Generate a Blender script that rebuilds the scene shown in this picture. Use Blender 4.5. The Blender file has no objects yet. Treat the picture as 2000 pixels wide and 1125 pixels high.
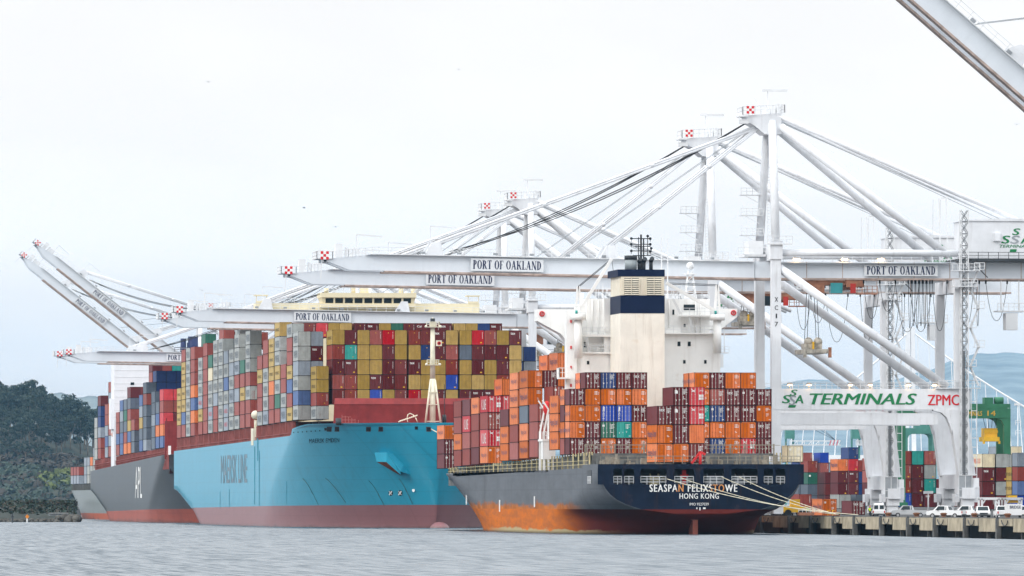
import bpy, math, random
from math import tan, atan, sin, cos, radians as rad, sqrt, pi
from mathutils import Vector

scene = bpy.context.scene
col = scene.collection
R = random.Random(11)

# ---------------------------------------------------------------- camera, sky, sun, exposure
F, H, YH, TH = 16000.0, 5.0, 981.0, rad(6.8)      # focal length in photo pixels, eye height, horizon row, yaw from the quay line
cam_d = bpy.data.cameras.new("camera")
cam_d.sensor_width = 36.0
cam_d.lens = 36.0 * F / 2000.0
cam_d.shift_y = (YH - 562.5) / 2000.0
cam_d.clip_start = 1.0
cam_d.clip_end = 90000.0
cam = bpy.data.objects.new("camera", cam_d)
cam.location = (0, 0, H)
cam.rotation_euler = (pi / 2, 0, -TH)
col.objects.link(cam)
scene.camera = cam

SUN_EL, SUN_AZ = rad(33), rad(-116)                # overcast: a soft, faint sun from the left (azimuth from +Y towards +X)
world = bpy.data.worlds.new("World")
scene.world = world
world.use_nodes = True
wt = world.node_tree
wt.nodes.clear()


def N(nt, typ, **kw):
    n = nt.nodes.new(typ)
    for k, v in kw.items():
        if k.startswith("_"):
            setattr(n, k[1:], v)
            continue
        key = int(k[1:]) if k[0] == "i" and k[1:].isdigit() else k.replace("__", " ")
        s = n.inputs[key]
        if isinstance(v, bpy.types.NodeSocket):
            nt.links.new(v, s)
        elif isinstance(v, (tuple, list)):
            if s.type == "RGBA" and len(v) == 3:
                v = (*v, 1)
            s.default_value = v
        else:
            s.default_value = v
    return n


def mth(nt, op, a, b=0.0, c=None, clamp=False):
    kw = dict(i0=a, i1=b)
    if c is not None:
        kw["i2"] = c
    n = N(nt, "ShaderNodeMath", _operation=op, _use_clamp=clamp, **kw)
    return n.outputs[0]


def ramp01(nt, x, lo, hi):
    n = N(nt, "ShaderNodeMapRange", _interpolation_type="SMOOTHSTEP", i0=x, i1=lo, i2=hi, i3=0.0, i4=1.0)
    return n.outputs[0]


def mixc(nt, f, a, b, blend="MIX"):
    n = nt.nodes.new("ShaderNodeMix")
    n.data_type = "RGBA"
    n.blend_type = blend
    for idx, v in ((0, f), (6, a), (7, b)):
        s = n.inputs[idx]
        if isinstance(v, bpy.types.NodeSocket):
            nt.links.new(v, s)
        elif isinstance(v, (tuple, list)):
            s.default_value = (*v, 1) if len(v) == 3 else v
        else:
            s.default_value = v
    return n.outputs[2]


tc = N(wt, "ShaderNodeTexCoord")
sep = N(wt, "ShaderNodeSeparateXYZ", Vector=tc.outputs["Generated"])
zc = mth(wt, "MAXIMUM", sep.outputs[2], 0.0)
stretch = N(wt, "ShaderNodeMapping", Vector=tc.outputs["Generated"], Scale=(22, 22, 70))
cl = N(wt, "ShaderNodeTexNoise", Vector=stretch.outputs[0], Scale=1.0, Detail=4.0, Roughness=0.5)
horizon = mixc(wt, ramp01(wt, zc, 0.0, 0.034), (0.98, 0.85, 0.74), (1.32, 1.245, 1.175))
horizon = mixc(wt, mth(wt, "MULTIPLY", ramp01(wt, cl.outputs[0], 0.36, 0.66), 0.9), mixc(wt, 0.08, horizon, (0.3, 0.4, 0.5)), mixc(wt, 0.25, horizon, (1.25, 1.25, 1.25)))
horizon = mixc(wt, ramp01(wt, zc, 0.05, 0.11), horizon, (0.93, 0.955, 0.98))
up = mth(wt, "ADD", mth(wt, "MULTIPLY", ramp01(wt, zc, 0.06, 0.65), 1.9), 1.0)
overcast = N(wt, "ShaderNodeBackground", Color=horizon, Strength=up)
sky = N(wt, "ShaderNodeTexSky", _sky_type="NISHITA", _sun_disc=False, _sun_elevation=SUN_EL, _sun_rotation=SUN_AZ, _air_density=1.2, _dust_density=4.0)
clear = N(wt, "ShaderNodeBackground", Color=sky.outputs[0], Strength=0.06)
ms = N(wt, "ShaderNodeMixShader", i0=0.94, i1=clear.outputs[0], i2=overcast.outputs[0])
wo = N(wt, "ShaderNodeOutputWorld", Surface=ms.outputs[0])

sun_d = bpy.data.lights.new("sun", "SUN")
sun_d.energy = 1.5
sun_d.angle = rad(14)
sun_d.color = (1.0, 0.965, 0.92)
sun = bpy.data.objects.new("sun", sun_d)
sun.rotation_euler = Vector((sin(SUN_AZ) * cos(SUN_EL), cos(SUN_AZ) * cos(SUN_EL), sin(SUN_EL))).to_track_quat("Z", "Y").to_euler()
col.objects.link(sun)

scene.view_settings.view_transform = "Standard"
scene.view_settings.look = "None"
scene.view_settings.exposure = -0.12
scene.view_settings.gamma = 1.0
scene.cycles.use_denoising = True
scene.cycles.max_bounces = 6
scene.cycles.volume_bounces = 1
scene.cycles.sample_clamp_indirect = 6.0

# ---------------------------------------------------------------- helpers


def at(x, s):
    """plan point (world x, world y) of photo column x at s photo pixels per metre"""
    Z = F / s
    X = (x - 1000.0) / F * Z
    return (X * cos(TH) + Z * sin(TH), Z * cos(TH) - X * sin(TH))


def along(x, v):
    """world y of the line world-x = v under photo column x"""
    return v / tan(TH + atan((x - 1000.0) / F))


def scale_at(v, u):
    return F / (u * cos(TH) + v * sin(TH))


def zof(y, s):
    return (YH - y) / s + H


def column_of(v, u):
    return 1000.0 + F * tan(atan(v / u) - TH)


ORD = "zeroth first second third fourth fifth sixth seventh eighth ninth tenth eleventh twelfth thirteenth fourteenth fifteenth sixteenth seventeenth eighteenth nineteenth twentieth".split()

MATS = {}


def mat(name, c, rough=0.5, var=0.12, scale=0.5, rnd=0.0, rust=0.0, streak=0.0, metal=0.0, spec=0.2, rustc=(0.22, 0.07, 0.025), emit=0.0):
    if name in MATS:
        return MATS[name]
    m = bpy.data.materials.new(name)
    m.use_nodes = True
    nt = m.node_tree
    b = nt.nodes["Principled BSDF"]
    b.inputs["Roughness"].default_value = rough
    b.inputs["Metallic"].default_value = metal
    b.inputs["Specular IOR Level"].default_value = spec
    MATS[name] = m
    t = N(nt, "ShaderNodeTexCoord")
    o = t.outputs["Object"]
    info = N(nt, "ShaderNodeObjectInfo")
    off = N(nt, "ShaderNodeVectorMath", _operation="SCALE", Vector=info.outputs["Location"], Scale=0.37)
    pos = N(nt, "ShaderNodeVectorMath", _operation="ADD", i0=o, i1=off.outputs[0]).outputs[0]
    n1 = N(nt, "ShaderNodeTexNoise", Vector=pos, Scale=scale, Detail=5.0, Roughness=0.6)
    c = (*c, 1)
    dark = tuple(x * (1 - var) for x in c[:3])
    lite = tuple(min(1, x * (1 + var)) for x in c[:3])
    out = mixc(nt, ramp01(nt, n1.outputs[0], 0.3, 0.7), dark, lite)
    if rnd:
        hsv = N(nt, "ShaderNodeHueSaturation", Color=out, Saturation=mth(nt, "MULTIPLY_ADD", info.outputs["Random"], -rnd * 0.6, 1.0 + rnd * 0.2),
                Value=mth(nt, "MULTIPLY_ADD", info.outputs["Random"], rnd * 1.4, 1.0 - rnd * 0.7))
        out = hsv.outputs[0]
    if streak:
        mp = N(nt, "ShaderNodeMapping", Vector=pos, Scale=(1.6, 1.6, 0.12))
        n2 = N(nt, "ShaderNodeTexNoise", Vector=mp.outputs[0], Scale=1.0, Detail=4.0, Roughness=0.65)
        out = mixc(nt, mth(nt, "MULTIPLY", ramp01(nt, n2.outputs[0], 0.5, 0.75), streak), out, tuple(x * 0.45 for x in rustc) if rust else tuple(x * 0.5 for x in c[:3]))
    if rust:
        n3 = N(nt, "ShaderNodeTexNoise", Vector=pos, Scale=scale * 1.7, Detail=7.0, Roughness=0.7)
        out = mixc(nt, mth(nt, "MULTIPLY", ramp01(nt, n3.outputs[0], 0.58, 0.72), rust), out, rustc)
    nt.links.new(out, b.inputs["Base Color"])
    if emit:
        b.inputs["Emission Color"].default_value = c
        b.inputs["Emission Strength"].default_value = emit
    return m


class MB:
    """collects pieces and links them as ONE mesh object"""

    def __init__(self):
        self.v, self.f, self.m, self.sm = [], [], [], []

    def add(self, vs, fs, m=0, smooth=False):
        k = len(self.v)
        self.v += [tuple(p) for p in vs]
        for f in fs:
            self.f.append(tuple(i + k for i in f))
            self.m.append(m)
            self.sm.append(smooth)
        return self

    def box(self, x0, x1, y0, y1, z0, z1, m=0):
        return self.add([(x0, y0, z0), (x1, y0, z0), (x1, y1, z0), (x0, y1, z0), (x0, y0, z1), (x1, y0, z1), (x1, y1, z1), (x0, y1, z1)],
                        [(0, 3, 2, 1), (4, 5, 6, 7), (0, 1, 5, 4), (1, 2, 6, 5), (2, 3, 7, 6), (3, 0, 4, 7)], m)

    def hexa(self, p, m=0):
        return self.add(p, [(0, 3, 2, 1), (4, 5, 6, 7), (0, 1, 5, 4), (1, 2, 6, 5), (2, 3, 7, 6), (3, 0, 4, 7)], m)

    def bar(self, p, q, w, h=None, m=0):
        h = h or w
        p, q = Vector(p), Vector(q)
        d = (q - p).normalized()
        a = d.cross(Vector((0, 0, 1)))
        if a.length < 1e-3:
            a = Vector((1, 0, 0))
        a.normalize()
        b = a.cross(d).normalized()
        a, b = a * w / 2, b * h / 2
        return self.hexa([p - a - b, p + a - b, q + a - b, q - a - b, p - a + b, p + a + b, q + a + b, q - a + b], m)

    def tube(self, p, q, r, r2=None, n=10, m=0):
        r2 = r if r2 is None else r2
        p, q = Vector(p), Vector(q)
        d = (q - p).normalized()
        a = d.cross(Vector((0, 0, 1)))
        if a.length < 1e-3:
            a = Vector((1, 0, 0))
        a.normalize()
        b = a.cross(d)
        k = len(self.v)
        for c, rr in ((p, r), (q, r2)):
            for i in range(n):
                t = 2 * pi * i / n
                self.v.append(tuple(c + a * rr * cos(t) + b * rr * sin(t)))
        for i in range(n):
            j = (i + 1) % n
            self.f.append((k + i, k + j, k + n + j, k + n + i))
            self.m.append(m)
            self.sm.append(n > 5)
        self.f.append(tuple(k + i for i in reversed(range(n))))
        self.f.append(tuple(k + n + i for i in range(n)))
        self.m += [m, m]
        self.sm += [False, False]
        return self

    def path(self, pts, r, n=6, m=0):
        for a, b in zip(pts[:-1], pts[1:]):
            self.tube(a, b, r, n=n, m=m)
        return self

    def prism(self, poly, y0, y1, m=0):
        """polygon in x,z extruded along y"""
        n = len(poly)
        vs = [(x, y0, z) for x, z in poly] + [(x, y1, z) for x, z in poly]
        fs = [tuple(range(n)), tuple(reversed(range(n, 2 * n)))] + [(i, (i + 1) % n, n + (i + 1) % n, n + i) for i in range(n)]
        return self.add(vs, fs, m)

    def prism_x(self, poly, x0, x1, m=0):
        """polygon in y,z extruded along x"""
        n = len(poly)
        vs = [(x0, y, z) for y, z in poly] + [(x1, y, z) for y, z in poly]
        fs = [tuple(range(n)), tuple(reversed(range(n, 2 * n)))] + [(i, (i + 1) % n, n + (i + 1) % n, n + i) for i in range(n)]
        return self.add(vs, fs, m)

    def dome(self, c, r, m=0, n=12, k=6, full=True, sz=1.0):
        vs, fs = [], []
        lo = -k if full else 0
        for j in range(lo, k + 1):
            t = pi / 2 * j / k
            for i in range(n):
                a = 2 * pi * i / n
                vs.append((c[0] + r * cos(t) * cos(a), c[1] + r * cos(t) * sin(a), c[2] + r * sz * sin(t)))
        rows = k - lo
        for j in range(rows):
            for i in range(n):
                fs.append((j * n + i, j * n + (i + 1) % n, (j + 1) * n + (i + 1) % n, (j + 1) * n + i))
        return self.add(vs, fs, m, True)

    def rail(self, pts, h=1.1, post=2.0, r=0.045, m=0, mid=True):
        """railing along a line of points"""
        for a, b in zip(pts[:-1], pts[1:]):
            a, b = Vector(a), Vector(b)
            n = max(1, int((b - a).length / post))
            upv = Vector((0, 0, h))
            self.bar(a + upv, b + upv, r * 2, m=m)
            if mid:
                self.bar(a + upv * 0.5, b + upv * 0.5, r * 1.6, m=m)
            for i in range(n + 1):
                p = a + (b - a) * i / n
                self.bar(p, p + upv, r * 2, m=m)
        return self

    def build(self, name, mats, parent=None, shift=(0, 0, 0), loc=(0, 0, 0)):
        me = bpy.data.meshes.new(name)
        s = Vector(shift)
        me.from_pydata([tuple(Vector(p) - s) for p in self.v] if s.length else self.v, [], self.f)
        mats = mats if isinstance(mats, (list, tuple)) else [mats]
        for mm in mats:
            me.materials.append(mm)
        me.polygons.foreach_set("material_index", self.m)
        me.polygons.foreach_set("use_smooth", self.sm)
        me.update()
        o = bpy.data.objects.new(name, me)
        col.objects.link(o)
        o.location = loc
        o.parent = parent
        return o


def tag(o, label=None, cat=None, group=None, kind=None):
    if label:
        o["label"] = label
    if cat:
        o["category"] = cat
    if group:
        o["group"] = group
    if kind:
        o["kind"] = kind
    return o


def thing(name, loc, label, cat, group=None, rz=0.0):
    o = bpy.data.objects.new(name, None)
    col.objects.link(o)
    o.location = loc
    o.rotation_euler = (0, 0, rz)
    return tag(o, label, cat, group)


def copy_tree(o, parent=None):
    c = o.copy()
    col.objects.link(c)
    c.parent = parent
    for ch in list(o.children):
        copy_tree(ch, c)
    return c


_txt = {}


def glyphs(s, bold=0.0, shear=0.0, spacing=1.0):
    key = (s, bold, shear, spacing)
    if key not in _txt:
        cu = bpy.data.curves.new("lettering", "FONT")
        cu.body = s
        cu.fill_mode = "FRONT"
        cu.resolution_u = 3
        cu.offset = bold
        cu.shear = shear
        cu.space_character = spacing
        o = bpy.data.objects.new("lettering", cu)
        me = bpy.data.meshes.new_from_object(o)
        vs = [(p.co.x, p.co.y) for p in me.vertices]
        fs = [tuple(p.vertices) for p in me.polygons]
        bpy.data.objects.remove(o)
        bpy.data.curves.remove(cu)
        bpy.data.meshes.remove(me)
        x0, x1 = min(v[0] for v in vs), max(v[0] for v in vs)
        y0, y1 = min(v[1] for v in vs), max(v[1] for v in vs)
        _txt[key] = ([((x - x0) / (x1 - x0), (y - y0) / (y1 - y0)) for x, y in vs], fs)
    return _txt[key]


def write(mb, s, org, w, h, xd=(1, 0, 0), ud=(0, 0, 1), m=0, fn=None, **kw):
    """lettering of width w and height h from its lower left corner org"""
    bold = kw.pop("bold", 0.0)
    vs, fs = glyphs(s, **kw)
    xd, ud, org = Vector(xd), Vector(ud), Vector(org or (0, 0, 0))
    nrm = xd.cross(ud)
    b = bold * h
    for i, dx in enumerate((0.0,) if fn or not bold else (-b, 0.0, b)):
        pts = [fn(x * w, y * h) if fn else org + xd * (b + x * (w - 2 * b) + dx) + ud * (y * h) + nrm * (0.004 * i) for x, y in vs]
        if callable(m):
            for f in fs:
                mb.add([pts[k] for k in f], [tuple(range(len(f)))], m(sum(vs[k][0] for k in f) / len(f)))
        else:
            mb.add(pts, fs, m)


def serif(s):
    """condensed serif capitals as quads in a unit-high box: returns (quads, width)"""
    q, x = [], 0.0
    T, t, sf = 0.165, 0.06, 0.055

    def st(x0, x1, y0=0.0, y1=1.0):
        q.append([(x0, y0), (x1, y0), (x1, y1), (x0, y1)])

    def sr(xc, y, w=0.26):
        st(xc - w / 2, xc + w / 2, y, y + sf)

    def ring(cx, cy, rx, ry, ix, iy, a0=0.0, a1=2 * pi, n=16):
        for i in range(n):
            a, b = a0 + (a1 - a0) * i / n, a0 + (a1 - a0) * (i + 1) / n
            q.append([(cx + rx * cos(a), cy + ry * sin(a)), (cx + rx * cos(b), cy + ry * sin(b)), (cx + ix * cos(b), cy + iy * sin(b)), (cx + ix * cos(a), cy + iy * sin(a))])

    def dg(x0, y0, x1, y1, w):
        q.append([(x0, y0), (x0 + w, y0), (x1 + w, y1), (x1, y1)])

    for ch in s:
        if ch == " ":
            x += 0.32
            continue
        if ch == "O":
            ring(x + 0.31, 0.5, 0.31, 0.52, 0.31 - T, 0.47)
            w = 0.62
        elif ch in "PRD":
            st(x + 0.06, x + 0.06 + T)
            sr(x + 0.13, 0)
            sr(x + 0.13, 1 - sf)
            if ch == "D":
                ring(x + 0.2, 0.5, 0.36, 0.5, 0.36 - T, 0.45, -pi / 2, pi / 2, 10)
                w = 0.58
            else:
                ring(x + 0.2, 0.74, 0.29, 0.26, 0.29 - T, 0.21, -pi / 2, pi / 2, 10)
                w = 0.5
                if ch == "R":
                    dg(x + 0.44, 0, x + 0.22, 0.5, T)
                    sr(x + 0.56, 0, 0.16)
                    w = 0.62
        elif ch == "T":
            st(x + 0.2, x + 0.2 + T)
            sr(x + 0.275, 0)
            st(x, x + 0.55, 1 - t, 1)
            st(x, x + 0.04, 0.78, 1)
            st(x + 0.51, x + 0.55, 0.78, 1)
            w = 0.55
        elif ch == "F":
            st(x + 0.06, x + 0.06 + T)
            sr(x + 0.13, 0)
            st(x, x + 0.48, 1 - t, 1)
            st(x + 0.44, x + 0.48, 0.76, 1)
            st(x + 0.2, x + 0.38, 0.48, 0.48 + t)
            w = 0.48
        elif ch == "L":
            st(x + 0.06, x + 0.06 + T)
            sr(x + 0.13, 1 - sf)
            st(x, x + 0.48, 0, t)
            st(x + 0.44, x + 0.48, 0, 0.25)
            w = 0.48
        elif ch == "A":
            dg(x + 0.06, 0, x + 0.28, 1, t)
            dg(x + 0.44, 0, x + 0.24, 1, T)
            st(x + 0.15, x + 0.46, 0.3, 0.3 + t)
            sr(x + 0.08, 0, 0.18)
            sr(x + 0.52, 0, 0.24)
            w = 0.64
        elif ch == "N":
            dg(x + 0.46, 0, x + 0.06, 1, T)
            st(x + 0.08, x + 0.08 + t)
            st(x + 0.54, x + 0.54 + t)
            sr(x + 0.1, 0, 0.2)
            sr(x + 0.56, 1 - sf, 0.2)
            w = 0.66
        else:  # K
            st(x + 0.06, x + 0.06 + T)
            sr(x + 0.13, 0)
            sr(x + 0.13, 1 - sf)
            dg(x + 0.2, 0.4, x + 0.48, 1, t)
            dg(x + 0.46, 0, x + 0.26, 0.58, T)
            sr(x + 0.54, 1 - sf, 0.2)
            sr(x + 0.56, 0, 0.2)
            w = 0.66
        x += w + 0.07
    return q, x - 0.07


def write_serif(mb, s, x0, x1, y, z0, z1, m=0):
    qs, w = serif(s)
    for i, q in enumerate(qs):
        yy = y - 0.0006 * (i % 9)
        mb.add([(x0 + (x1 - x0) * px / w, yy, z0 + (z1 - z0) * pz) for px, pz in q], [(0, 1, 2, 3)], m)


WHITE = mat("white_crane_paint", (0.71, 0.725, 0.75), 0.45, 0.07, 0.3, streak=0.2, rust=0.10, rustc=(0.45, 0.36, 0.3))
WHITE2 = mat("white_rail_paint", (0.70, 0.71, 0.72), 0.5, 0.05)
RUSTY = mat("rusted_flange", (0.40, 0.31, 0.27), 0.7, 0.3, 0.8)
NAVYTXT = mat("navy_lettering", (0.012, 0.02, 0.07), 0.5, 0.05)
GREENTXT = mat("green_lettering", (0.02, 0.2, 0.07), 0.5, 0.05)
GREYTXT = mat("grey_lettering", (0.3, 0.33, 0.35), 0.5, 0.05)
REDTXT = mat("red_lettering", (0.62, 0.02, 0.03), 0.5, 0.05)
WTXT = mat("white_lettering", (0.82, 0.82, 0.8), 0.5, 0.05)
BLACK = mat("black_cable", (0.012, 0.012, 0.014), 0.5, 0.1)
DARK = mat("dark_steel", (0.05, 0.055, 0.06), 0.5, 0.2)
GALV = mat("galvanised_steel", (0.33, 0.35, 0.37), 0.5, 0.15, metal=0.3)
GLASS = mat("dark_window_glass", (0.02, 0.03, 0.035), 0.08, 0.1)
YELLOWP = mat("yellow_paint", (0.72, 0.42, 0.03), 0.5, 0.1)
CONC = mat("concrete", (0.36, 0.31, 0.225), 0.85, 0.25, 0.5, streak=0.5)
CONC2 = mat("grey_concrete", (0.12, 0.12, 0.115), 0.85, 0.3, 0.4, streak=0.4)
LAMPON = mat("lit_lamp", (1.0, 0.62, 0.28), 0.5, 0.0, emit=14.0)

# ---------------------------------------------------------------- setting: water, ground, hills, haze
QV, GZ = 199.0, 2.6                                 # quay edge (world x) and deck height


def principled(name, rough, spec=0.5):
    m = bpy.data.materials.new(name)
    m.use_nodes = True
    b = m.node_tree.nodes["Principled BSDF"]
    b.inputs["Roughness"].default_value = rough
    b.inputs["Specular IOR Level"].default_value = spec
    MATS[name] = m
    return m, m.node_tree, b


def water_material():
    """waves as a tilted normal: the faces one sees lean towards the viewer's side of the harbour"""
    m, nt, b = principled("harbour_water", 0.1, 0.5)
    b.inputs["IOR"].default_value = 1.333
    g = N(nt, "ShaderNodeNewGeometry")

    def wave(sx, sy, detail, rot):
        mp = N(nt, "ShaderNodeMapping", Vector=g.outputs["Position"], Scale=(sx, sy, 1), Rotation=(0, 0, rot))
        return N(nt, "ShaderNodeTexNoise", Vector=mp.outputs[0], Scale=1.0, Detail=detail, Roughness=0.62).outputs[0]
    a, c, d, e = wave(2.1, 0.045, 4.0, 0.06), wave(0.6, 0.018, 3.0, 0.08), wave(2.4, 0.05, 2.0, -0.06), wave(0.035, 0.0035, 3.0, 0.1)
    ty = mth(nt, "MULTIPLY_ADD", mth(nt, "SUBTRACT", a, 0.5), 1.45, mth(nt, "MULTIPLY_ADD", mth(nt, "SUBTRACT", c, 0.5), 0.55, mth(nt, "MULTIPLY_ADD", mth(nt, "SUBTRACT", e, 0.5), 0.2, 0.30)))
    ty = mth(nt, "MAXIMUM", ty, 0.012)
    tx = mth(nt, "MULTIPLY", mth(nt, "SUBTRACT", d, 0.5), 0.3)
    cv = N(nt, "ShaderNodeCombineXYZ", i0=tx, i1=mth(nt, "MULTIPLY", ty, -1.0), i2=1.0)
    nn = N(nt, "ShaderNodeVectorMath", _operation="NORMALIZE", i0=cv.outputs[0])
    nt.links.new(nn.outputs[0], b.inputs["Normal"])
    nt.links.new(mixc(nt, e, (0.05, 0.068, 0.085), (0.07, 0.09, 0.108)), b.inputs["Base Color"])
    return m


w = MB().add([(-14000, -250, 0), (18000, -250, 0), (18000, 38000, 0), (-14000, 38000, 0)], [(0, 1, 2, 3)])
tag(w.build("water", water_material()), "grey rippled harbour water in front of the moored ships", None, None, "structure")

GROUND = mat("yard_asphalt", (0.06, 0.06, 0.06), 0.9, 0.2, 0.15)
gm = MB()
gx = [QV + 7.0, QV + 44, QV + 60, 3500]
gz = [GZ, GZ, 3.6, 3.6]
for i in range(3):
    gm.add([(gx[i], 600, gz[i]), (gx[i + 1], 600, gz[i + 1]), (gx[i + 1], 4200, gz[i + 1]), (gx[i], 4200, gz[i])], [(0, 1, 2, 3)])
gm.add([(gx[0], 600, GZ), (gx[0], 4200, GZ), (gx[0], 4200, -2), (gx[0], 600, -2)], [(0, 1, 2, 3)])
tag(gm.build("ground", GROUND), "dark asphalt of the container yard behind the wharf", None, None, "structure")

# the wharf: deck on piles with pale fascia panels
wh = thing("wharf", (QV, 1240, GZ), "concrete wharf with pale fascia panels along the water", "wharf")
d = MB().box(QV + 0.02, QV + 7.0, 700, 2700, GZ - 0.75, GZ)
d.box(QV + 0.1, QV + 0.55, 700, 2700, GZ, GZ + 0.32)
d.build("deck", CONC2, wh, shift=(QV, 1240, GZ))
pile_rows = [along(x, QV) for x in (1487, 1543, 1585, 1629, 1670, 1722, 1775, 1827, 1886, 1950, 2022)]
for i, (ya, yb) in enumerate(zip(pile_rows[:-1], pile_rows[1:])):
    gap = ya - yb
    p = MB()
    p.box(QV - 0.34, QV + 0.3, ya - 0.55, ya + 0.55, -2.0, GZ + 0.1)
    p.build("pile", CONC2, wh, shift=(QV, 1240, GZ))
    f = MB()
    y0, y1 = yb + 0.62, ya - gap * 0.43
    f.add([(QV - 0.06, y0, GZ + 0.18), (QV - 0.06, y1, GZ + 0.18), (QV - 0.12, y1, 0.95), (QV - 0.12, y0, 0.95),
           (QV + 0.4, y0, GZ + 0.18), (QV + 0.4, y1, GZ + 0.18), (QV + 0.4, y1, 0.95), (QV + 0.4, y0, 0.95)],
          [(0, 3, 2, 1), (4, 5, 6, 7), (0, 1, 5, 4), (3, 7, 6, 2), (0, 4, 7, 3), (1, 2, 6, 5)])
    f.build("fascia_panel", CONC, wh, shift=(QV, 1240, GZ))
    f = MB()
    y0, y1 = ya - gap * 0.40, ya - 0.62
    f.add([(QV - 0.05, y0, GZ + 0.15), (QV - 0.05, y1, GZ + 0.15), (QV - 0.05, y1, 1.75), (QV - 0.05, y0, 1.75),
           (QV + 0.4, y0, GZ + 0.15), (QV + 0.4, y1, GZ + 0.15), (QV + 0.4, y1, 1.75), (QV + 0.4, y0, 1.75)],
          [(0, 3, 2, 1), (4, 5, 6, 7), (0, 1, 5, 4), (3, 7, 6, 2), (0, 4, 7, 3), (1, 2, 6, 5)])
    ym = (y0 + y1) / 2
    pts = [(QV - 0.2, ym + 2.4 * cos(t), 2.55 - 0.75 * sin(t)) for t in [pi * k / 8 for k in range(9)]]
    o = f.build("fascia_panel", CONC, wh, shift=(QV, 1240, GZ))
    MB().path(pts, 0.07, 5).build("tyre_chain", DARK, o, shift=(QV, 1240, GZ))
    f = MB()
    for k in range(10):
        a, b2 = 2 * pi * k / 10, 2 * pi * (k + 1) / 10
        f.tube((QV - 0.2, y1 + 0.3 + 0.05 * cos(a), 2.1 + 0.7 * sin(a)), (QV - 0.2, y1 + 0.3 + 0.05 * cos(b2), 2.1 + 0.7 * sin(b2)), 0.2, n=6)
    f.build("tyre_fender", DARK, wh, shift=(QV, 1240, GZ))
    for k in range(2):
        yy = yb + gap * (0.3 + 0.35 * k)
        MB().box(QV + 1.4, QV + 1.9, yy - 0.3, yy + 0.3, -2, GZ - 0.7).build("pile", CONC2, wh, shift=(QV, 1240, GZ))
back = MB().box(QV + 5.5, QV + 6.6, 700, 2700, -2, GZ - 0.8)
back.build("rock_slope", DARK, wh, shift=(QV, 1240, GZ))

# bollards on the wharf edge
BOLL = mat("rusty_bollard", (0.17, 0.075, 0.04), 0.8, 0.3, 2.0)
bm = MB()
bm.tube((0, 0, 0), (0, 0, 0.55), 0.42, 0.3, 12)
bm.tube((0, 0, 0.5), (0, 0, 0.78), 0.34, 0.55, 12)
bm.tube((0, 0, 0.78), (0, 0, 0.9), 0.55, 0.3, 12)
boll_me = None
for i, x in enumerate((1637, 1735, 1790, 1843, 1903, 1968)):
    y = along(x, QV + 0.8)
    if boll_me is None:
        bo = bm.build("mooring_bollard", BOLL)
        boll_me = bo
    else:
        bo = boll_me.copy()
        col.objects.link(bo)
    bo.location = (QV + 0.8, y, GZ)
    tag(bo, ("rusty mooring bollard on the wharf edge holding the pale ropes", "rusty bollard on the wharf edge below the white van",
             "rusty bollard on the wharf edge below the silver pickup", "rusty bollard on wharf edge under the white cab pickup's door",
             "rusty bollard on wharf edge left of white car facing the water", "rusty bollard on wharf edge below the truck with rear window")[i], "bollard", "bollards along the wharf edge")


def hill(name, m, label, prof, s, depth, zback=0.6, nx=60, ny=14, kind="structure", rough=6.0, seed=1):
    """terrain whose ridge follows photo profile [(column, row)] at s pixels per metre"""
    Z = F / s
    rr = random.Random(seed)
    ph = [rr.uniform(0, 6.28) for _ in range(6)]

    def prow(x):
        for (xa, ya), (xb, yb) in zip(prof[:-1], prof[1:]):
            if xa <= x <= xb:
                return ya + (yb - ya) * (x - xa) / (xb - xa)
        return prof[0][1] if x < prof[0][0] else prof[-1][1]

    def height(x, t):
        """t 0 at the near shore, 1 at the ridge, above 1 behind it"""
        zr = max(0.0, zof(prow(x), s))
        g = sin(min(t, 1.0) * pi / 2) ** 0.85 if t <= 1 else 1 - (1 - zback) * (t - 1)
        wob = sum(sin(x * (0.02 + 0.017 * k) + ph[k] + t * (0.4 + 0.15 * k)) for k in range(6)) * rough / 6
        return max(-1.0, zr * g + wob * min(1, t * 3) * (0 if zr <= 0 else 1) - (0.6 if t < 0.02 else 0))

    mb = MB()
    x0, x1 = prof[0][0], prof[-1][0]
    vs, fs = [], []
    for j in range(ny + 1):
        t = 1.5 * j / ny
        for i in range(nx + 1):
            x = x0 + (x1 - x0) * i / nx
            Zt = Z - depth * (1 - t)
            X = (x - 1000) / F * Zt
            vs.append((X * cos(TH) + Zt * sin(TH), Zt * cos(TH) - X * sin(TH), height(x, t)))
    for j in range(ny):
        for i in range(nx):
            k = j * (nx + 1) + i
            fs.append((k, k + 1, k + nx + 2, k + nx + 1))
    mb.add(vs, fs, 0, True)
    o = mb.build(name, m)
    tag(o, label, None, None, kind)

    def point(x, t):
        Zt = Z - depth * (1 - t)
        X = (x - 1000) / F * Zt
        return Vector((X * cos(TH) + Zt * sin(TH), Zt * cos(TH) - X * sin(TH), height(x, t)))
    return point


def scrub_material():
    m, nt, b = principled("scrub_slope", 0.9, 0.2)
    g = N(nt, "ShaderNodeNewGeometry")
    n = N(nt, "ShaderNodeTexNoise", Vector=g.outputs["Position"], Scale=0.02, Detail=6.0, Roughness=0.65)
    n2 = N(nt, "ShaderNodeTexNoise", Vector=g.outputs["Position"], Scale=0.008, Detail=3.0)
    c = mixc(nt, ramp01(nt, n.outputs[0], 0.35, 0.65), (0.014, 0.022, 0.015), (0.04, 0.042, 0.028))
    c = mixc(nt, ramp01(nt, n2.outputs[0], 0.5, 0.62), c, (0.075, 0.06, 0.042))
    nt.links.new(c, b.inputs["Base Color"])
    return m


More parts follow.
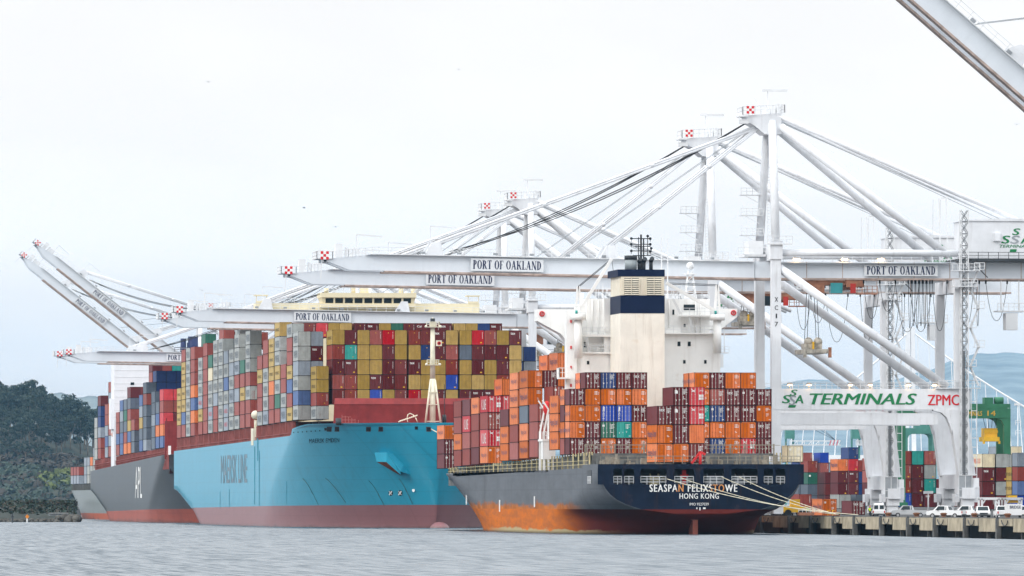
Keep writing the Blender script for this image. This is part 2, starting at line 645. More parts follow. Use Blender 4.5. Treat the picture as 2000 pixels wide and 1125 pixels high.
HILLM = scrub_material()
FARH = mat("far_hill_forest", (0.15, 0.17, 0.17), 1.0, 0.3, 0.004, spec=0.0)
near_hill = hill("hill", HILLM, "wooded hill rising from the water behind the ships", [(-190, 838), (-60, 834), (0, 832), (45, 834), (80, 838), (112, 866), (140, 850), (172, 866), (200, 884), (250, 925), (330, 975), (430, 1000), (520, 1016)], 2.55, 520, seed=3)
hill("far_hills", FARH, "pale far ridge beyond the wooded hill", [(-200, 800), (60, 790), (95, 772), (120, 768), (150, 776), (190, 780), (260, 800), (380, 830), (600, 880)], 1.0, 2500, seed=5, rough=14)
hill("far_hills", FARH, "hazy blue range beyond the container yard", [(900, 900), (1250, 800), (1480, 762), (1540, 752), (1580, 742), (1625, 746), (1680, 750), (1740, 744), (1800, 728), (1860, 708), (1910, 694), (1960, 690), (2010, 693), (2100, 700), (2300, 780)], 0.485, 6000, seed=8, nx=200, ny=44, rough=12)

# haze: one closed box round the camera and everything, the sky outside it
hz = bpy.data.materials.new("haze")
hz.use_nodes = True
hn = hz.node_tree
hn.nodes.clear()
ho = hn.nodes.new("ShaderNodeOutputMaterial")
pv = N(hn, "ShaderNodeVolumePrincipled", Color=(0.35, 0.68, 1.0), Density=1.35e-5, Anisotropy=0.2)
hn.links.new(pv.outputs[0], ho.inputs["Volume"])
hb = MB().box(-14100, 18100, -350, 38100, -2.9, 740)
tag(hb.build("haze", hz), "thin pale sea haze filling the air", None, None, "stuff")

# ---------------------------------------------------------------- trees on the wooded hill
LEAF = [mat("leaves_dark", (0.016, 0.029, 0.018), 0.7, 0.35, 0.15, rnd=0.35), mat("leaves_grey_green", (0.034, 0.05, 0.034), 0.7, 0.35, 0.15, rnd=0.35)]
BARK = mat("pale_bark", (0.17, 0.14, 0.11), 0.9, 0.25, 0.5)


def tree_variant(seed, h, wide):
    """leaf clumps on limbs round a forked trunk"""
    r = random.Random(seed)
    tr = MB()
    tr.tube((0, 0, -1), (0.4, 0, h * 0.42), h * 0.022, h * 0.015, 7)
    cr = MB()
    tips = []
    n = r.randint(7, 10)
    for i in range(n):
        a = 2 * pi * i / n + r.uniform(-0.3, 0.3)
        z0 = h * r.uniform(0.28, 0.5)
        rr = h * wide * r.uniform(0.2, 0.5)
        z1 = h * r.uniform(0.5, 0.92)
        tip = (cos(a) * rr, sin(a) * rr, z1)
        tr.tube((0.3, 0, z0), tip, h * 0.009, h * 0.003, 5)
        tips.append(tip)
    tips.append((0, 0, h * 0.93))
    tips.append((r.uniform(-1, 1), 0, h * 0.6))
    for t in tips:
        for k in range(r.randint(3, 5)):
            cx, cy, cz = (t[0] + r.gauss(0, h * 0.07), t[1] + r.gauss(0, h * 0.07), t[2] + r.gauss(0, h * 0.05))
            cl = h * r.uniform(0.05, 0.095)
            for q in range(40):
                d = Vector((r.gauss(0, 1), r.gauss(0, 1), r.gauss(0.15, 0.7))).normalized()
                p = Vector((cx, cy, cz)) + Vector((d.x, d.y, d.z * 0.75)) * cl * r.uniform(0.7, 1.08)
                d = (d + Vector((r.gauss(0, 0.35), r.gauss(0, 0.35), r.gauss(0, 0.35)))).normalized()
                a = d.orthogonal().normalized()
                b = a.cross(d)
                ang = r.uniform(0, 6.28)
                a, b = a * cos(ang) + b * sin(ang), b * cos(ang) - a * sin(ang)
                sz = r.uniform(0.45, 1.0)
                a, b = a * sz, b * sz * 0.65
                cr.add([p - a, p + b, p + a, p - b], [(0, 1, 2, 3)], 0 if d.z < -0.2 or r.random() < 0.4 else 1)  # leaves facing down always take the dark material: crown shading put into the colour
    root = thing("eucalyptus_tree", (0, 0, 0), "x x x x", "tree")
    tr.build("trunk", BARK, root)
    cr.build("crown", LEAF, root)
    return root


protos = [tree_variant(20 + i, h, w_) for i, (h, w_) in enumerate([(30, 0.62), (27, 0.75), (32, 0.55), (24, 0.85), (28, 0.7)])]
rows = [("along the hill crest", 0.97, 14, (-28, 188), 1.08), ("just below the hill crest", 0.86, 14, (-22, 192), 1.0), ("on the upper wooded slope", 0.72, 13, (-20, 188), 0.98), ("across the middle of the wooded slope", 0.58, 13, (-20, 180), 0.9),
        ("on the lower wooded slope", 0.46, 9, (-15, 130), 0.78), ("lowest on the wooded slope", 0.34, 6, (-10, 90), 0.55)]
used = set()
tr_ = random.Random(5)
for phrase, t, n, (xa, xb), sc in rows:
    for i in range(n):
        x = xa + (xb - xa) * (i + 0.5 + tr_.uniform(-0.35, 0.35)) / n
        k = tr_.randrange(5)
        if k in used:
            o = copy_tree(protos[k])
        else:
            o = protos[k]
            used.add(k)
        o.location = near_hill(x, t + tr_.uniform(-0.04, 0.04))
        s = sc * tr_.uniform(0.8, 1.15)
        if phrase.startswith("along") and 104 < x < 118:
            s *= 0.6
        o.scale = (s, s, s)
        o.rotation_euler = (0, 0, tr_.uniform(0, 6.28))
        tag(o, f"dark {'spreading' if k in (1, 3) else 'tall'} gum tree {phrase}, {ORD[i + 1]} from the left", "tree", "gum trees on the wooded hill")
for k in range(5):
    if k not in used:
        for ch in list(protos[k].children):
            bpy.data.objects.remove(ch)
        bpy.data.objects.remove(protos[k])

# scrub below the trees, one mass
sb = MB()
for i in range(330):
    x, t = tr_.uniform(-60, 230), tr_.uniform(0.03, 0.46)
    c0 = near_hill(x, t)
    rad_ = tr_.uniform(2.5, 6.5)
    patch = 1 if (80 < x < 145 and 0.14 < t < 0.27 and tr_.random() < 0.8) else (2 if tr_.random() < (0.85 if t > 0.3 else 0.3) else 0)
    for q in range(20):
        d = Vector((tr_.gauss(0, 1), tr_.gauss(0, 1), abs(tr_.gauss(0, 0.8)))).normalized()
        p = c0 + Vector((d.x * rad_ * 1.3, d.y * rad_ * 1.3, d.z * rad_ * 0.7))
        d = (d + Vector((tr_.gauss(0, 0.3), tr_.gauss(0, 0.3), tr_.gauss(0, 0.3)))).normalized()
        a = d.orthogonal().normalized()
        b = a.cross(d)
        sz = tr_.uniform(1.3, 2.6)
        sb.add([p - a * sz, p + b * sz * 0.8, p + a * sz, p - b * sz * 0.8], [(0, 1, 2, 3)], patch)
tag(sb.build("undergrowth", [LEAF[1], mat("bright_scrub", (0.085, 0.105, 0.03), 0.8, 0.3, 0.1), mat("brown_scrub", (0.05, 0.042, 0.032), 0.8, 0.3, 0.1)]), "brown and green scrub covering the foot of the hill", None, None, "stuff")

# the low near shore in front of the hill
sm = MB()
vs = []
for k in range(25):
    x = -260 + k * 16.6
    for sc_, zz in ((7.75, -1.0), (7.65, 0.9 + 0.25 * sin(k * 1.3)), (7.15, 1.3 + 0.2 * sin(k * 0.9)), (6.5, 4.9 + 0.7 * sin(k * 0.8))):
        px, py = at(x, sc_)
        vs.append((px, py, zz))
sm.add(vs, [(k * 4 + q, k * 4 + 4 + q, k * 4 + 5 + q, k * 4 + 1 + q) for k in range(24) for q in range(3)])
tag(sm.build("shore", mat("shore_soil", (0.022, 0.028, 0.022), 0.95, 0.3, 0.2)), "low dark shore in front of the wooded hill", None, None, "structure")
so = MB()
for i in range(2600):
    q = tr_.random() ** 0.7
    sc_ = 7.1 - 0.6 * q
    px, py = at(tr_.uniform(-40, 150), sc_)
    p = Vector((px, py, 1.3 + 3.4 * q + tr_.uniform(0, 1.1)))
    a = Vector((tr_.gauss(0, 1), tr_.gauss(0, 1), tr_.gauss(0, 1))).normalized()
    b = a.cross(Vector((tr_.gauss(0, 1), tr_.gauss(0, 1), tr_.gauss(0, 1)))).normalized()
    sz = tr_.uniform(0.25, 0.7)
    so.add([p - a * sz, p + b * sz * 0.7, p + a * sz, p - b * sz * 0.7], [(0, 1, 2, 3)], 0 if tr_.random() < 0.7 else 1)
tag(so.build("shore_vegetation", [LEAF[0], MATS["brown_scrub"]]), "low dark bushes on the shore by the farthest ship", None, None, "stuff")
# rocks of the shore, a shed, beacons
RK = mat("shore_rock", (0.09, 0.085, 0.075), 0.95, 0.35, 0.3)
rb = MB()
for i in range(420):
    x = tr_.uniform(-60, 152)
    big = 1.0 if x < 112 else 2.2
    Z = F / 7.72 + tr_.uniform(-6, 14)
    X = (x - 1000) / F * Z
    c = (X * cos(TH) + Z * sin(TH), Z * cos(TH) - X * sin(TH), tr_.uniform(-0.2, 0.5 * big))
    rb.dome(c, tr_.uniform(0.3, 0.7) * big, n=5, k=2, sz=0.8)
tag(rb.build("shore_rocks", RK), "dark rocks lining the far shore below the hill", None, None, "stuff")
for x, hh, lab, cc in ((24, 2.2, "dark channel post standing in the water by the far shore", DARK), (53, 1.9, "white channel beacon with orange diamond by the far shore", WHITE2)):
    px, py = at(x, 8.0)
    o = thing("channel_marker", (px, py, 0), lab, "channel marker", "channel markers by the far shore")
    MB().tube((0, 0, -2), (0, 0, hh), 0.16, n=8).build("post", cc, o)
    if x == 53:
        MB().prism([(-0.5, 1.5), (0, 0.95), (0.5, 1.5), (0, 2.05)], -0.3, -0.2).build("daymark", mat("orange_board", (0.75, 0.25, 0.03), 0.6), o)
    else:
        MB().prism([(-0.4, 1.3), (0.4, 1.3), (0, 2.2)], -0.3, -0.2).build("daymark", DARK, o)
px, py = at(60, 7.2)
o = thing("shed", (px, py, 1.2), "long low white shed on the far shore under the hill", "shed")
MB().box(5, 10, -1.5, 1.5, 0.0, 0.7).build("wall", GALV, o)
MB().prism_x([(-1.8, 0.7), (1.8, 0.7), (0, 1.0)], 4.8, 10.2).build("roof", CONC2, o)

# ---------------------------------------------------------------- suspension bridge far behind the yard
BW = mat("bridge_white", (0.8, 0.8, 0.8), 0.5, 0.03)


def wpt(x, y, s):
    a, b = at(x, s)
    return Vector((a, b, zof(y, s)))


br = thing("suspension_bridge", (*at(1778, 2.45), 0), "white suspension bridge with one tower far beyond the container yard", "bridge")
S0 = Vector(br.location)


def bridge_part(mb, name):
    mb.build(name, BW, br, shift=S0)


sB = 2.45
mb = MB()
for dx in (-3.5, 3.5):
    mb.bar(wpt(1778, 1000, sB) + Vector((dx, 0, 0)), wpt(1778, 640, sB) + Vector((dx * 0.5, 0, 0)), 3.2)
for yy in (668, 700, 740, 790, 840):
    mb.bar(wpt(1778, yy, sB) + Vector((-3, 0, 0)), wpt(1778, yy, sB) + Vector((3, 0, 0)), 1.5)
bridge_part(mb, "tower")
mb = MB()
a, b = wpt(1440, 895, sB), wpt(2150, 895, sB)
mb.bar(a, b, 14, 5)
bridge_part(mb, "deck")


def cable_y(x):
    if x >= 1778:
        t = (x - 1778) / 380
        return 645 + 290 * t - 60 * t * t
    t = (1778 - x) / 340
    return 645 + 330 * t - 90 * t * t


mb = MB()
xs = [1450 + i * 10 for i in range(71)]
mb.path([wpt(x, cable_y(x), sB) for x in xs], 0.75, 5)
bridge_part(mb, "main_cable")
mb = MB()
for i in range(32):
    x = 1462 + i * 22
    if cable_y(x) < 885:
        mb.tube(wpt(x, cable_y(x), sB), wpt(x - 8 if x < 1778 else x + 8, 893, sB), 0.3, n=4)
bridge_part(mb, "suspender_cable")
for x in (1470, 1600, 1690, 1930, 2060):
    bridge_part(MB().bar(wpt(x, 895, sB), wpt(x, 1000, sB), 6), "pier")
px, py = at(1988, 2.45)

# ---------------------------------------------------------------- shipping containers
CC = {"O": ("orange", (0.66, 0.145, 0.008)), "M": ("maroon", (0.135, 0.018, 0.02)), "R": ("rust red", (0.30, 0.058, 0.042)), "Y": ("mustard", (0.45, 0.30, 0.072)),
      "W": ("pale grey", (0.36, 0.375, 0.36)), "g": ("blue grey", (0.27, 0.31, 0.36)), "B": ("slate blue", (0.07, 0.13, 0.30)), "N": ("navy", (0.016, 0.045, 0.17)),
      "U": ("bright blue", (0.015, 0.06, 0.40)), "T": ("teal", (0.025, 0.33, 0.28)), "G": ("green", (0.03, 0.15, 0.10)), "K": ("bright red", (0.56, 0.02, 0.03)),
      "S": ("steel grey", (0.12, 0.15, 0.19)), "C": ("cream", (0.66, 0.58, 0.40)), "D": ("brick red", (0.2, 0.035, 0.03))}
CM = {k: mat("container_" + n.replace(" ", "_"), c, 0.5, 0.10, 0.9, rnd=0.28, rust=0.45 if k in "WC" else 0.25, streak=0.28, spec=0.13, rustc=(0.16, 0.06, 0.03)) for k, (n, c) in CC.items()}
GAP_SHADE = mat("gap_shade_frame", (0.022, 0.018, 0.017), 0.8, 0.3, 1.0, spec=0.05)  # near-black edging: shadow of the gaps between boxes painted on, with some grime
BARM = mat("locking_bar_steel", (0.5, 0.47, 0.44), 0.5, 0.15)
RUSTBAR = mat("orange_door_rib", (0.36, 0.085, 0.02), 0.6, 0.15)
MARKW = mat("white_marking", (0.78, 0.77, 0.74), 0.6, 0.05)
HLB = mat("faded_blue_lettering", (0.12, 0.09, 0.16), 0.6, 0.1)
GRYL = mat("dark_grey_lettering", (0.12, 0.14, 0.17), 0.6, 0.1)
BRNL = mat("dark_brown_lettering", (0.09, 0.06, 0.02), 0.6, 0.1)
_cm = {}


def cbody(mb, L, h, kind, m=0, org=(0, 0, 0), md=1):
    """frame, corrugated or plain panels; md: castings, rails and edges darkened with painted gap shadow and grime"""
    x, y, z = org
    w = 1.222
    h = h + 0.028
    n0 = len(mb.v)
    for sx in (-1, 1):
        for yy in (0.0, L - 0.16):
            a, b = sorted((sx * (w - 0.05), sx * (w - 0.13)))
            mb.box(a, b, yy, yy + 0.16, 0.12, h - 0.1, m)
            a, b = sorted((sx * w, sx * (w - 0.05)))
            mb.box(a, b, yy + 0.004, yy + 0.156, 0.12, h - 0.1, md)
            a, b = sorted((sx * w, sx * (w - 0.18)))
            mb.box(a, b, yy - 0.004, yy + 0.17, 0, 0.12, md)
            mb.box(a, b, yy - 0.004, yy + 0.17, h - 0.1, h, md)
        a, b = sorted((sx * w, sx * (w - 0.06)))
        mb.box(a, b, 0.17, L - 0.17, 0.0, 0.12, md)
        mb.box(a, b, 0.17, L - 0.17, h - 0.1, h, m)
        a, b = sorted((sx * (w - 0.04), sx * (w - 0.09)))
        mb.box(a, b, 0.1, L - 0.1, 0.12, h - 0.06, m)
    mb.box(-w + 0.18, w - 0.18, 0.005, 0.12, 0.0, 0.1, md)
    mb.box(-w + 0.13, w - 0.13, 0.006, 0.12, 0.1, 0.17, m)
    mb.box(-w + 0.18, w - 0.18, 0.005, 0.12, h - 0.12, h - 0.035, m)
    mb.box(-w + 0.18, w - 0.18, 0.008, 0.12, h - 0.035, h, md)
    mb.box(-w + 0.06, w - 0.06, 0.02, L - 0.02, h - 0.05, h - 0.012, m)
    mb.box(-w + 0.1, w - 0.1, L - 0.1, L - 0.05, 0.1, h - 0.06, m)
    if kind == "blank":
        vs, xs, nr = [], [], 8
        p = (2 * w - 0.26) / nr
        for i in range(nr):
            a = -w + 0.13 + p * i
            xs += [(a, 0.02), (a + p * 0.55, 0.02), (a + p * 0.62, 0.15), (a + p * 0.93, 0.15)]
        xs.append((w - 0.13, 0.02))
        for a, dd in xs:
            vs += [(a, dd, 0.15), (a, dd, h - 0.11)]
        mb.add(vs, [(2 * i, 2 * i + 2, 2 * i + 3, 2 * i + 1) for i in range(len(xs) - 1)], m)
    else:
        mb.box(-w + 0.13, w - 0.13, 0.12, 0.16, 0.1, h - 0.1, m)
    if org != (0, 0, 0):
        for i in range(n0, len(mb.v)):
            p = mb.v[i]
            mb.v[i] = (p[0] + x, p[1] + y, p[2] + z)


def cmesh(L, h, kind):
    key = (L, h, kind)
    if key not in _cm:
        mb = MB()
        cbody(mb, L, h, kind)
        o = mb.build("shipping_container", [CM["R"], GAP_SHADE])
        _cm[key] = o.data
        bpy.data.objects.remove(o)
    return _cm[key]


def part_mesh(key, fn, mats, name):
    if key not in _cm:
        mb = MB()
        fn(mb)
        o = mb.build(name, mats)
        _cm[key] = o.data
        bpy.data.objects.remove(o)
    return _cm[key]


def child(me, name, parent, mt=None, loc=(0, 0, 0)):
    o = bpy.data.objects.new(name, me)
    col.objects.link(o)
    o.parent = parent
    o.location = loc
    if mt:
        o.material_slots[0].link = "OBJECT"
        o.material_slots[0].material = mt
    return o


def door_fn(h, sx):
    def f(mb):
        x0, x1 = (-1.075, -0.01) if sx < 0 else (0.01, 1.075)
        mb.box(x0, x1, 0.05, 0.10, 0.17, h - 0.14)
        for k in range(4):
            za = 0.3 + (h - 0.62) * k / 4
            mb.box(x0 + 0.08, x1 - 0.08, 0.03, 0.05, za, za + (h - 0.62) / 4 - 0.14)
    return f


def bar_fn(h, x):
    def f(mb):
        mb.box(x - 0.028, x + 0.028, -0.035, 0.02, 0.1, h - 0.06)
        for z in (0.3, 0.95, h * 0.62, h - 0.3):
            mb.box(x - 0.06, x + 0.06, -0.025, 0.03, z - 0.05, z + 0.05)
    return f


def mark_fn(h, style):
    def f(mb):
        r = random.Random(style)
        if style.startswith("door"):
            rows = 4 if style[-1] in "13" else 3
            for k in range(rows):
                z = h - 0.42 - 0.2 * k
                xa = 0.22
                for q in range(r.randint(2, 4)):
                    ww = r.uniform(0.09, 0.26)
                    if xa + ww < 1.02:
                        mb.box(xa, xa + ww, 0.0, 0.012, z - 0.055, z + 0.045)
                    xa += ww + 0.05
            for k in range(3):
                z = h * 0.5 - 0.18 * k
                if r.random() < 0.7:
                    mb.box(0.25, 0.25 + r.uniform(0.2, 0.6), 0.0, 0.012, z - 0.04, z + 0.03)
            if style[-1] in "23":
                mb.box(-0.95, -0.62, 0.0, 0.012, h - 0.75, h - 0.42)
            if style[-1] in "13":
                mb.box(-0.85, -0.68, 0.0, 0.012, 0.75, 0.98)
                mb.box(-0.3, -0.16, 0.0, 0.012, 0.85, 1.0)
            mb.box(0.75, 1.02, 0.0, 0.012, 0.3, 0.42)
        else:
            for k in range(8):
                if r.random() < 0.85:
                    mb.box(0.83, 0.9, -0.012, 0.0, h - 0.45 - 0.17 * k, h - 0.32 - 0.17 * k)
            if style[-1] in "13":
                mb.box(0.42, 0.76, -0.012, 0.0, 0.38, 0.6, 1)
            if style[-1] in "24":
                mb.box(-0.1, 0.04, -0.012, 0.0, h - 0.6, h - 0.45, 1)
            if style[-1] == "4":
                mb.box(0.3, 0.5, -0.012, 0.0, 0.5, 0.62, 1)
    return f


def side_letters(s, L, h, w, hh, kw=None):
    def f(mb):
        write(mb, s, (-1.225, L / 2 + w / 2, h / 2 - hh / 2), w, hh, xd=(0, -1, 0), ud=(0, 0, 1), **(kw or {}))
    return f


RECS = []
HC, ST, L40, L20 = 2.896, 2.591, 12.19, 6.06


def rec(c, x, y, z, L=L40, h=HC, kind="blank", prio=5, area=1.0, label="", group="", end=None, side=None):
    """x: left edge of the container (world x), y: front face"""
    RECS.append(dict(c=c, x=x + 1.219, y=y, z=z, L=L, h=h, kind=kind, prio=prio, area=area, label=label, group=group, end=end, side=side))


def place(r):
    o = bpy.data.objects.new("shipping_container", cmesh(r["L"], r["h"], r["kind"]))
    col.objects.link(o)
    o.location = (r["x"], r["y"], r["z"])
    o.material_slots[0].link = "OBJECT"
    o.material_slots[0].material = CM[r["c"]]
    tag(o, r["label"].replace("@", CC[r["c"]][0]), "container", r["group"])
    h = r["h"]
    if r["kind"] == "door":
        for sx in (-1, 1):
            dme = part_mesh(("door", h, sx), door_fn(h, sx), [CM["R"]], "door")
            d = child(dme, "door", o, CM[r["c"]])
            for bx in ((-0.82, -0.28) if sx < 0 else (0.28, 0.82)):
                child(part_mesh(("bar", h, bx), bar_fn(h, bx), [BARM], "locking_bar"), "locking_bar", d, RUSTBAR if r["c"] == "O" else (CM["T"] if r["c"] == "T" else None))
    e = r["end"]
    if e:
        for k in e.split("+"):
            if k in ("tex", "TEX", "Cai"):
                dz = 0.05 if r["kind"] == "door" else -0.012
                child(part_mesh((k, h, r["kind"]), lambda mb: write(mb, k, (-0.95, 0.0 if r["kind"] == "door" else -0.014, h - 0.82), 0.92, 0.42, bold=0.03), [MARKW], "lettering"), "lettering", o)
            elif k == "kl":   # white company lettering and four white placards on a red door
                def f(mb):
                    for px in (0.3, 0.68):
                        for pz in (0.95, 1.38):
                            mb.box(px, px + 0.32, -0.02, 0.01, pz, pz + 0.36)
                    write(mb, "LINE", (0.3, -0.01, h - 0.65), 0.7, 0.24)
                    for a, b in (((-0.9, h - 0.3), (-0.35, h - 0.75)), ((-0.85, h - 0.72), (-0.3, h - 0.45))):
                        mb.bar((a[0], -0.01, a[1]), (b[0], -0.01, b[1]), 0.03, 0.1)
                child(part_mesh((k, h), f, [MARKW], "lettering"), "lettering", o)
            elif k == "box":
                def f(mb):
                    mb.box(-0.95, -0.5, -0.01, 0.012, h - 1.0, h - 0.55)
                child(part_mesh((k, h), f, [MARKW], "placard"), "placard", o)
            elif k == "blu":
                def f(mb):
                    write(mb, "MSC", (-0.62, -0.02, 0.45), 1.5, 0.3, xd=(0, 0, 1), ud=(-1, 0, 0))
                    for q in range(3):
                        mb.tube((-0.75, -0.02, h - 0.32 - 0.2 * q), (-0.75, 0.0, h - 0.32 - 0.2 * q), 0.15, n=8)
                child(part_mesh((k, h), f, [MARKW], "lettering"), "lettering", o)
            else:
                child(part_mesh((k, h, "m"), mark_fn(h, k), [MARKW, YELLOWP], "marking"), "marking", o)
    s = r["side"]
    if s:
        spec = {"hl": ("Hapag-Lloyd", 7.6, 0.95, HLB, {}), "HL": ("Hapag-Lloyd", 9.6, 1.35, HLB, dict(bold=0.02)), "mk": ("MAERSK", 8.4, 1.45, GRYL, dict(bold=0.02)),
                "ms": ("msc", 7.5, 0.6, BRNL, {}), "kl": ("K LINE", 6.5, 1.75, MARKW, dict(bold=0.03)), "hs": ("HAMBURG SUD", 8.0, 0.9, REDTXT, {})}[s]
        f = side_letters(spec[0], r["L"], h, spec[1], spec[2], spec[4])
        me = part_mesh(("side", s, r["L"], h), f, [spec[3]], "lettering")
        child(me, "lettering", o)
    return o


def flush_containers():
    """the largest in the photo as single things, the rest as one object"""
    RECS.sort(key=lambda r: (r["prio"], -r["area"]))
    keep = RECS[:322]
    for r in keep:
        place(r)
    mb = MB()
    keys = list(CC)
    for r in RECS[322:]:
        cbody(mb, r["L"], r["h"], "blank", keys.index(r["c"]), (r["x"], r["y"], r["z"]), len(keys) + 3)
        spec = {"mk": ("MAERSK", 8.4, 1.45), "ms": ("msc", 7.5, 0.6), "hs": ("HAMBURG SUD", 8.0, 0.9)}.get(r["side"])
        if spec:
            write(mb, spec[0], (r["x"] - 1.225, r["y"] + r["L"] / 2 + spec[1] / 2, r["z"] + r["h"] / 2 - spec[2] / 2), spec[1], spec[2], xd=(0, -1, 0), m=len(keys) + {"mk": 0, "ms": 1, "hs": 2}[r["side"]])
    tag(mb.build("distant_containers", [CM[k] for k in keys] + [GRYL, BRNL, REDTXT, GAP_SHADE]), "mass of stacked containers on the farther ships' decks", None, None, "stuff")


rc = random.Random(3)


def dmark():
    return "door%d" % rc.randint(1, 3)


def bmark():
    return "blank%d" % rc.randint(1, 4)


# ---------------------------------------------------------------- hulls
class Hull:
    def __init__(s, ustem, dirn, L, B, vc, ztop, boot, run_d, run_w, off_w, p=2.0, pw=1.25, stern=None, zref=None):
        s.us, s.dir, s.L, s.B, s.vc, s.ztop, s.boot = ustem, dirn, L, B, vc, ztop, boot
        s.run_d, s.run_w, s.off_w, s.p, s.pw, s.stern, s.zref = run_d, run_w, off_w, p, pw, stern, zref or ztop(0)

    def off(s, z):
        k = max(0, min(1, z / s.zref))
        return s.off_w * (1 - k) ** 1.3

    def soff(s, z):
        return max(0.0, (s.stern[0] - z) * s.stern[1])

    def half(s, t, z):
        k = max(0, min(1, z / s.zref))
        kk = k ** 1.5
        run = s.run_w + (s.run_d - s.run_w) * kk
        q = s.pw + (2.0 - s.pw) * kk
        a = max(0.0, min(1.0, (t - s.off(z)) / run))
        b = (1 - (1 - a) ** s.p) ** (1 / q) if a < 1 else 1.0
        z0, _, zf, rw, ut = s.stern
        d = s.L - t
        if z >= z0:
            uz = ut(z)
            r = rw * max(0.02, 1 - (z - z0) / (zf - z0)) if z < zf else 0.0
            f = 1.0 if r <= 0 else uz + (1 - uz) * sqrt(max(0, 1 - (1 - min(1, d / r)) ** 2))
            if z >= zf:
                f = max(uz, f)
        else:
            dd = d - s.soff(z)
            f = sqrt(max(0, 1 - (1 - min(1, max(0, dd) / rw)) ** 2))
        return s.B / 2 * b * f

    def pt(s, t, z, side=-1, out=0.0):
        return Vector((s.vc + side * (s.half(t, z) + out), s.us + s.dir * t, z))

    def t_at(s, x, z):
        """t where the left side at height z meets photo column x (searched from the far end of the flat side towards the stem)"""
        best = None
        for i in range(900):
            t = s.L * i / 900
            p = s.pt(t, z)
            dx = abs(column_of(p.x, p.y) - x)
            if best is None or dx < best[0]:
                best = (dx, t)
        return best[1]

    def build(s, parent, mats, shift, zopen=None, nt=64):
        """mats: topsides, bottom, transom, deck"""
        ts = [(i / nt) ** 1.8 * 0.5 for i in range(nt + 1)] + [1 - 0.5 * ((nt - i) / nt) ** 2.0 for i in range(1, nt + 1)]
        low = [-1.5, -0.7, 0.0, 0.8, 1.6, 2.4]
        z0 = s.stern[0]
        lv = sorted(set(low + [z0] + ([] if zopen is None else list(zopen))))
        side, botm, cap = MB(), MB(), MB()

        def zrow(j, t):
            b, zt = s.boot(t), s.ztop(t)
            if j <= nb:
                return -1.5 + (b + 1.5) * j / nb
            if zopen:
                seg = [b, zopen[0], zopen[1], zt]
                q = (j - nb) / na * 3
                i = min(2, int(q))
                return seg[i] + (seg[i + 1] - seg[i]) * (q - i)
            return b + (zt - b) * (j - nb) / na
        nb, na = 8, 15
        for sd in (-1, 1):
            grid = []
            for j in range(nb + na + 1):
                rowp = []
                for tau in ts:
                    t0 = s.L * tau
                    z = zrow(j, t0)
                    o0, o1 = s.off(z), s.soff(z)
                    t = o0 + (s.L - o0 - o1) * tau
                    rowp.append(s.pt(t, z, sd))
                grid.append(rowp)
            n = len(ts)
            for mb_, ja, jb in ((botm, 0, nb), (side, nb, nb + na)):
                vs = [p for j in range(ja, jb + 1) for p in grid[j]]
                fs = []
                for j in range(jb - ja):
                    for i in range(n - 1):
                        f = (j * n + i, j * n + i + 1, (j + 1) * n + i + 1, (j + 1) * n + i)
                        fs.append(f if sd * s.dir > 0 else tuple(reversed(f)))
                mb_.add(vs, fs, 0, True)
            if sd < 0:
                gl = grid
        gr = [[Vector((2 * s.vc - p.x, p.y, p.z)) for p in rowp] for rowp in gl]
        dk = MB()
        top = nb + na
        for i in range(len(ts) - 1):
            a, b = gl[top][i], gl[top][i + 1]
            c, d = gr[top][i + 1], gr[top][i]
            dz = Vector((0, 0, -0.35))
            dk.add([a + dz, b + dz, c + dz, d + dz], [(0, 1, 2, 3)])
        tm = MB()
        for j in range(top):
            a, b = gl[j][-1], gl[j + 1][-1]
            c, d = gr[j + 1][-1], gr[j][-1]
            zm = (a.z + b.z) / 2
            if abs(a.x - d.x) < 0.01 and abs(b.x - c.x) < 0.01:
                continue
            if zopen and zopen[0] + 0.01 < zm < zopen[1] - 0.01:
                continue
            tm.add([a, d, c, b], [(0, 1, 2, 3)], 1 if zm < s.boot(s.L) else 0)
        hull = side.build("hull", mats[0], parent, shift=shift)
        botm.build("bottom_paint", mats[1], hull, shift=shift)
        tm.build("transom", [mats[2], mats[1]], parent, shift=shift)
        dk.build("deck", mats[3], parent, shift=shift)
        return hull

# ---------------------------------------------------------------- ship 1: black sterned feeder, stern towards the camera


def V(x, u):
    return u * tan(TH + atan((x - 1000.0) / F))


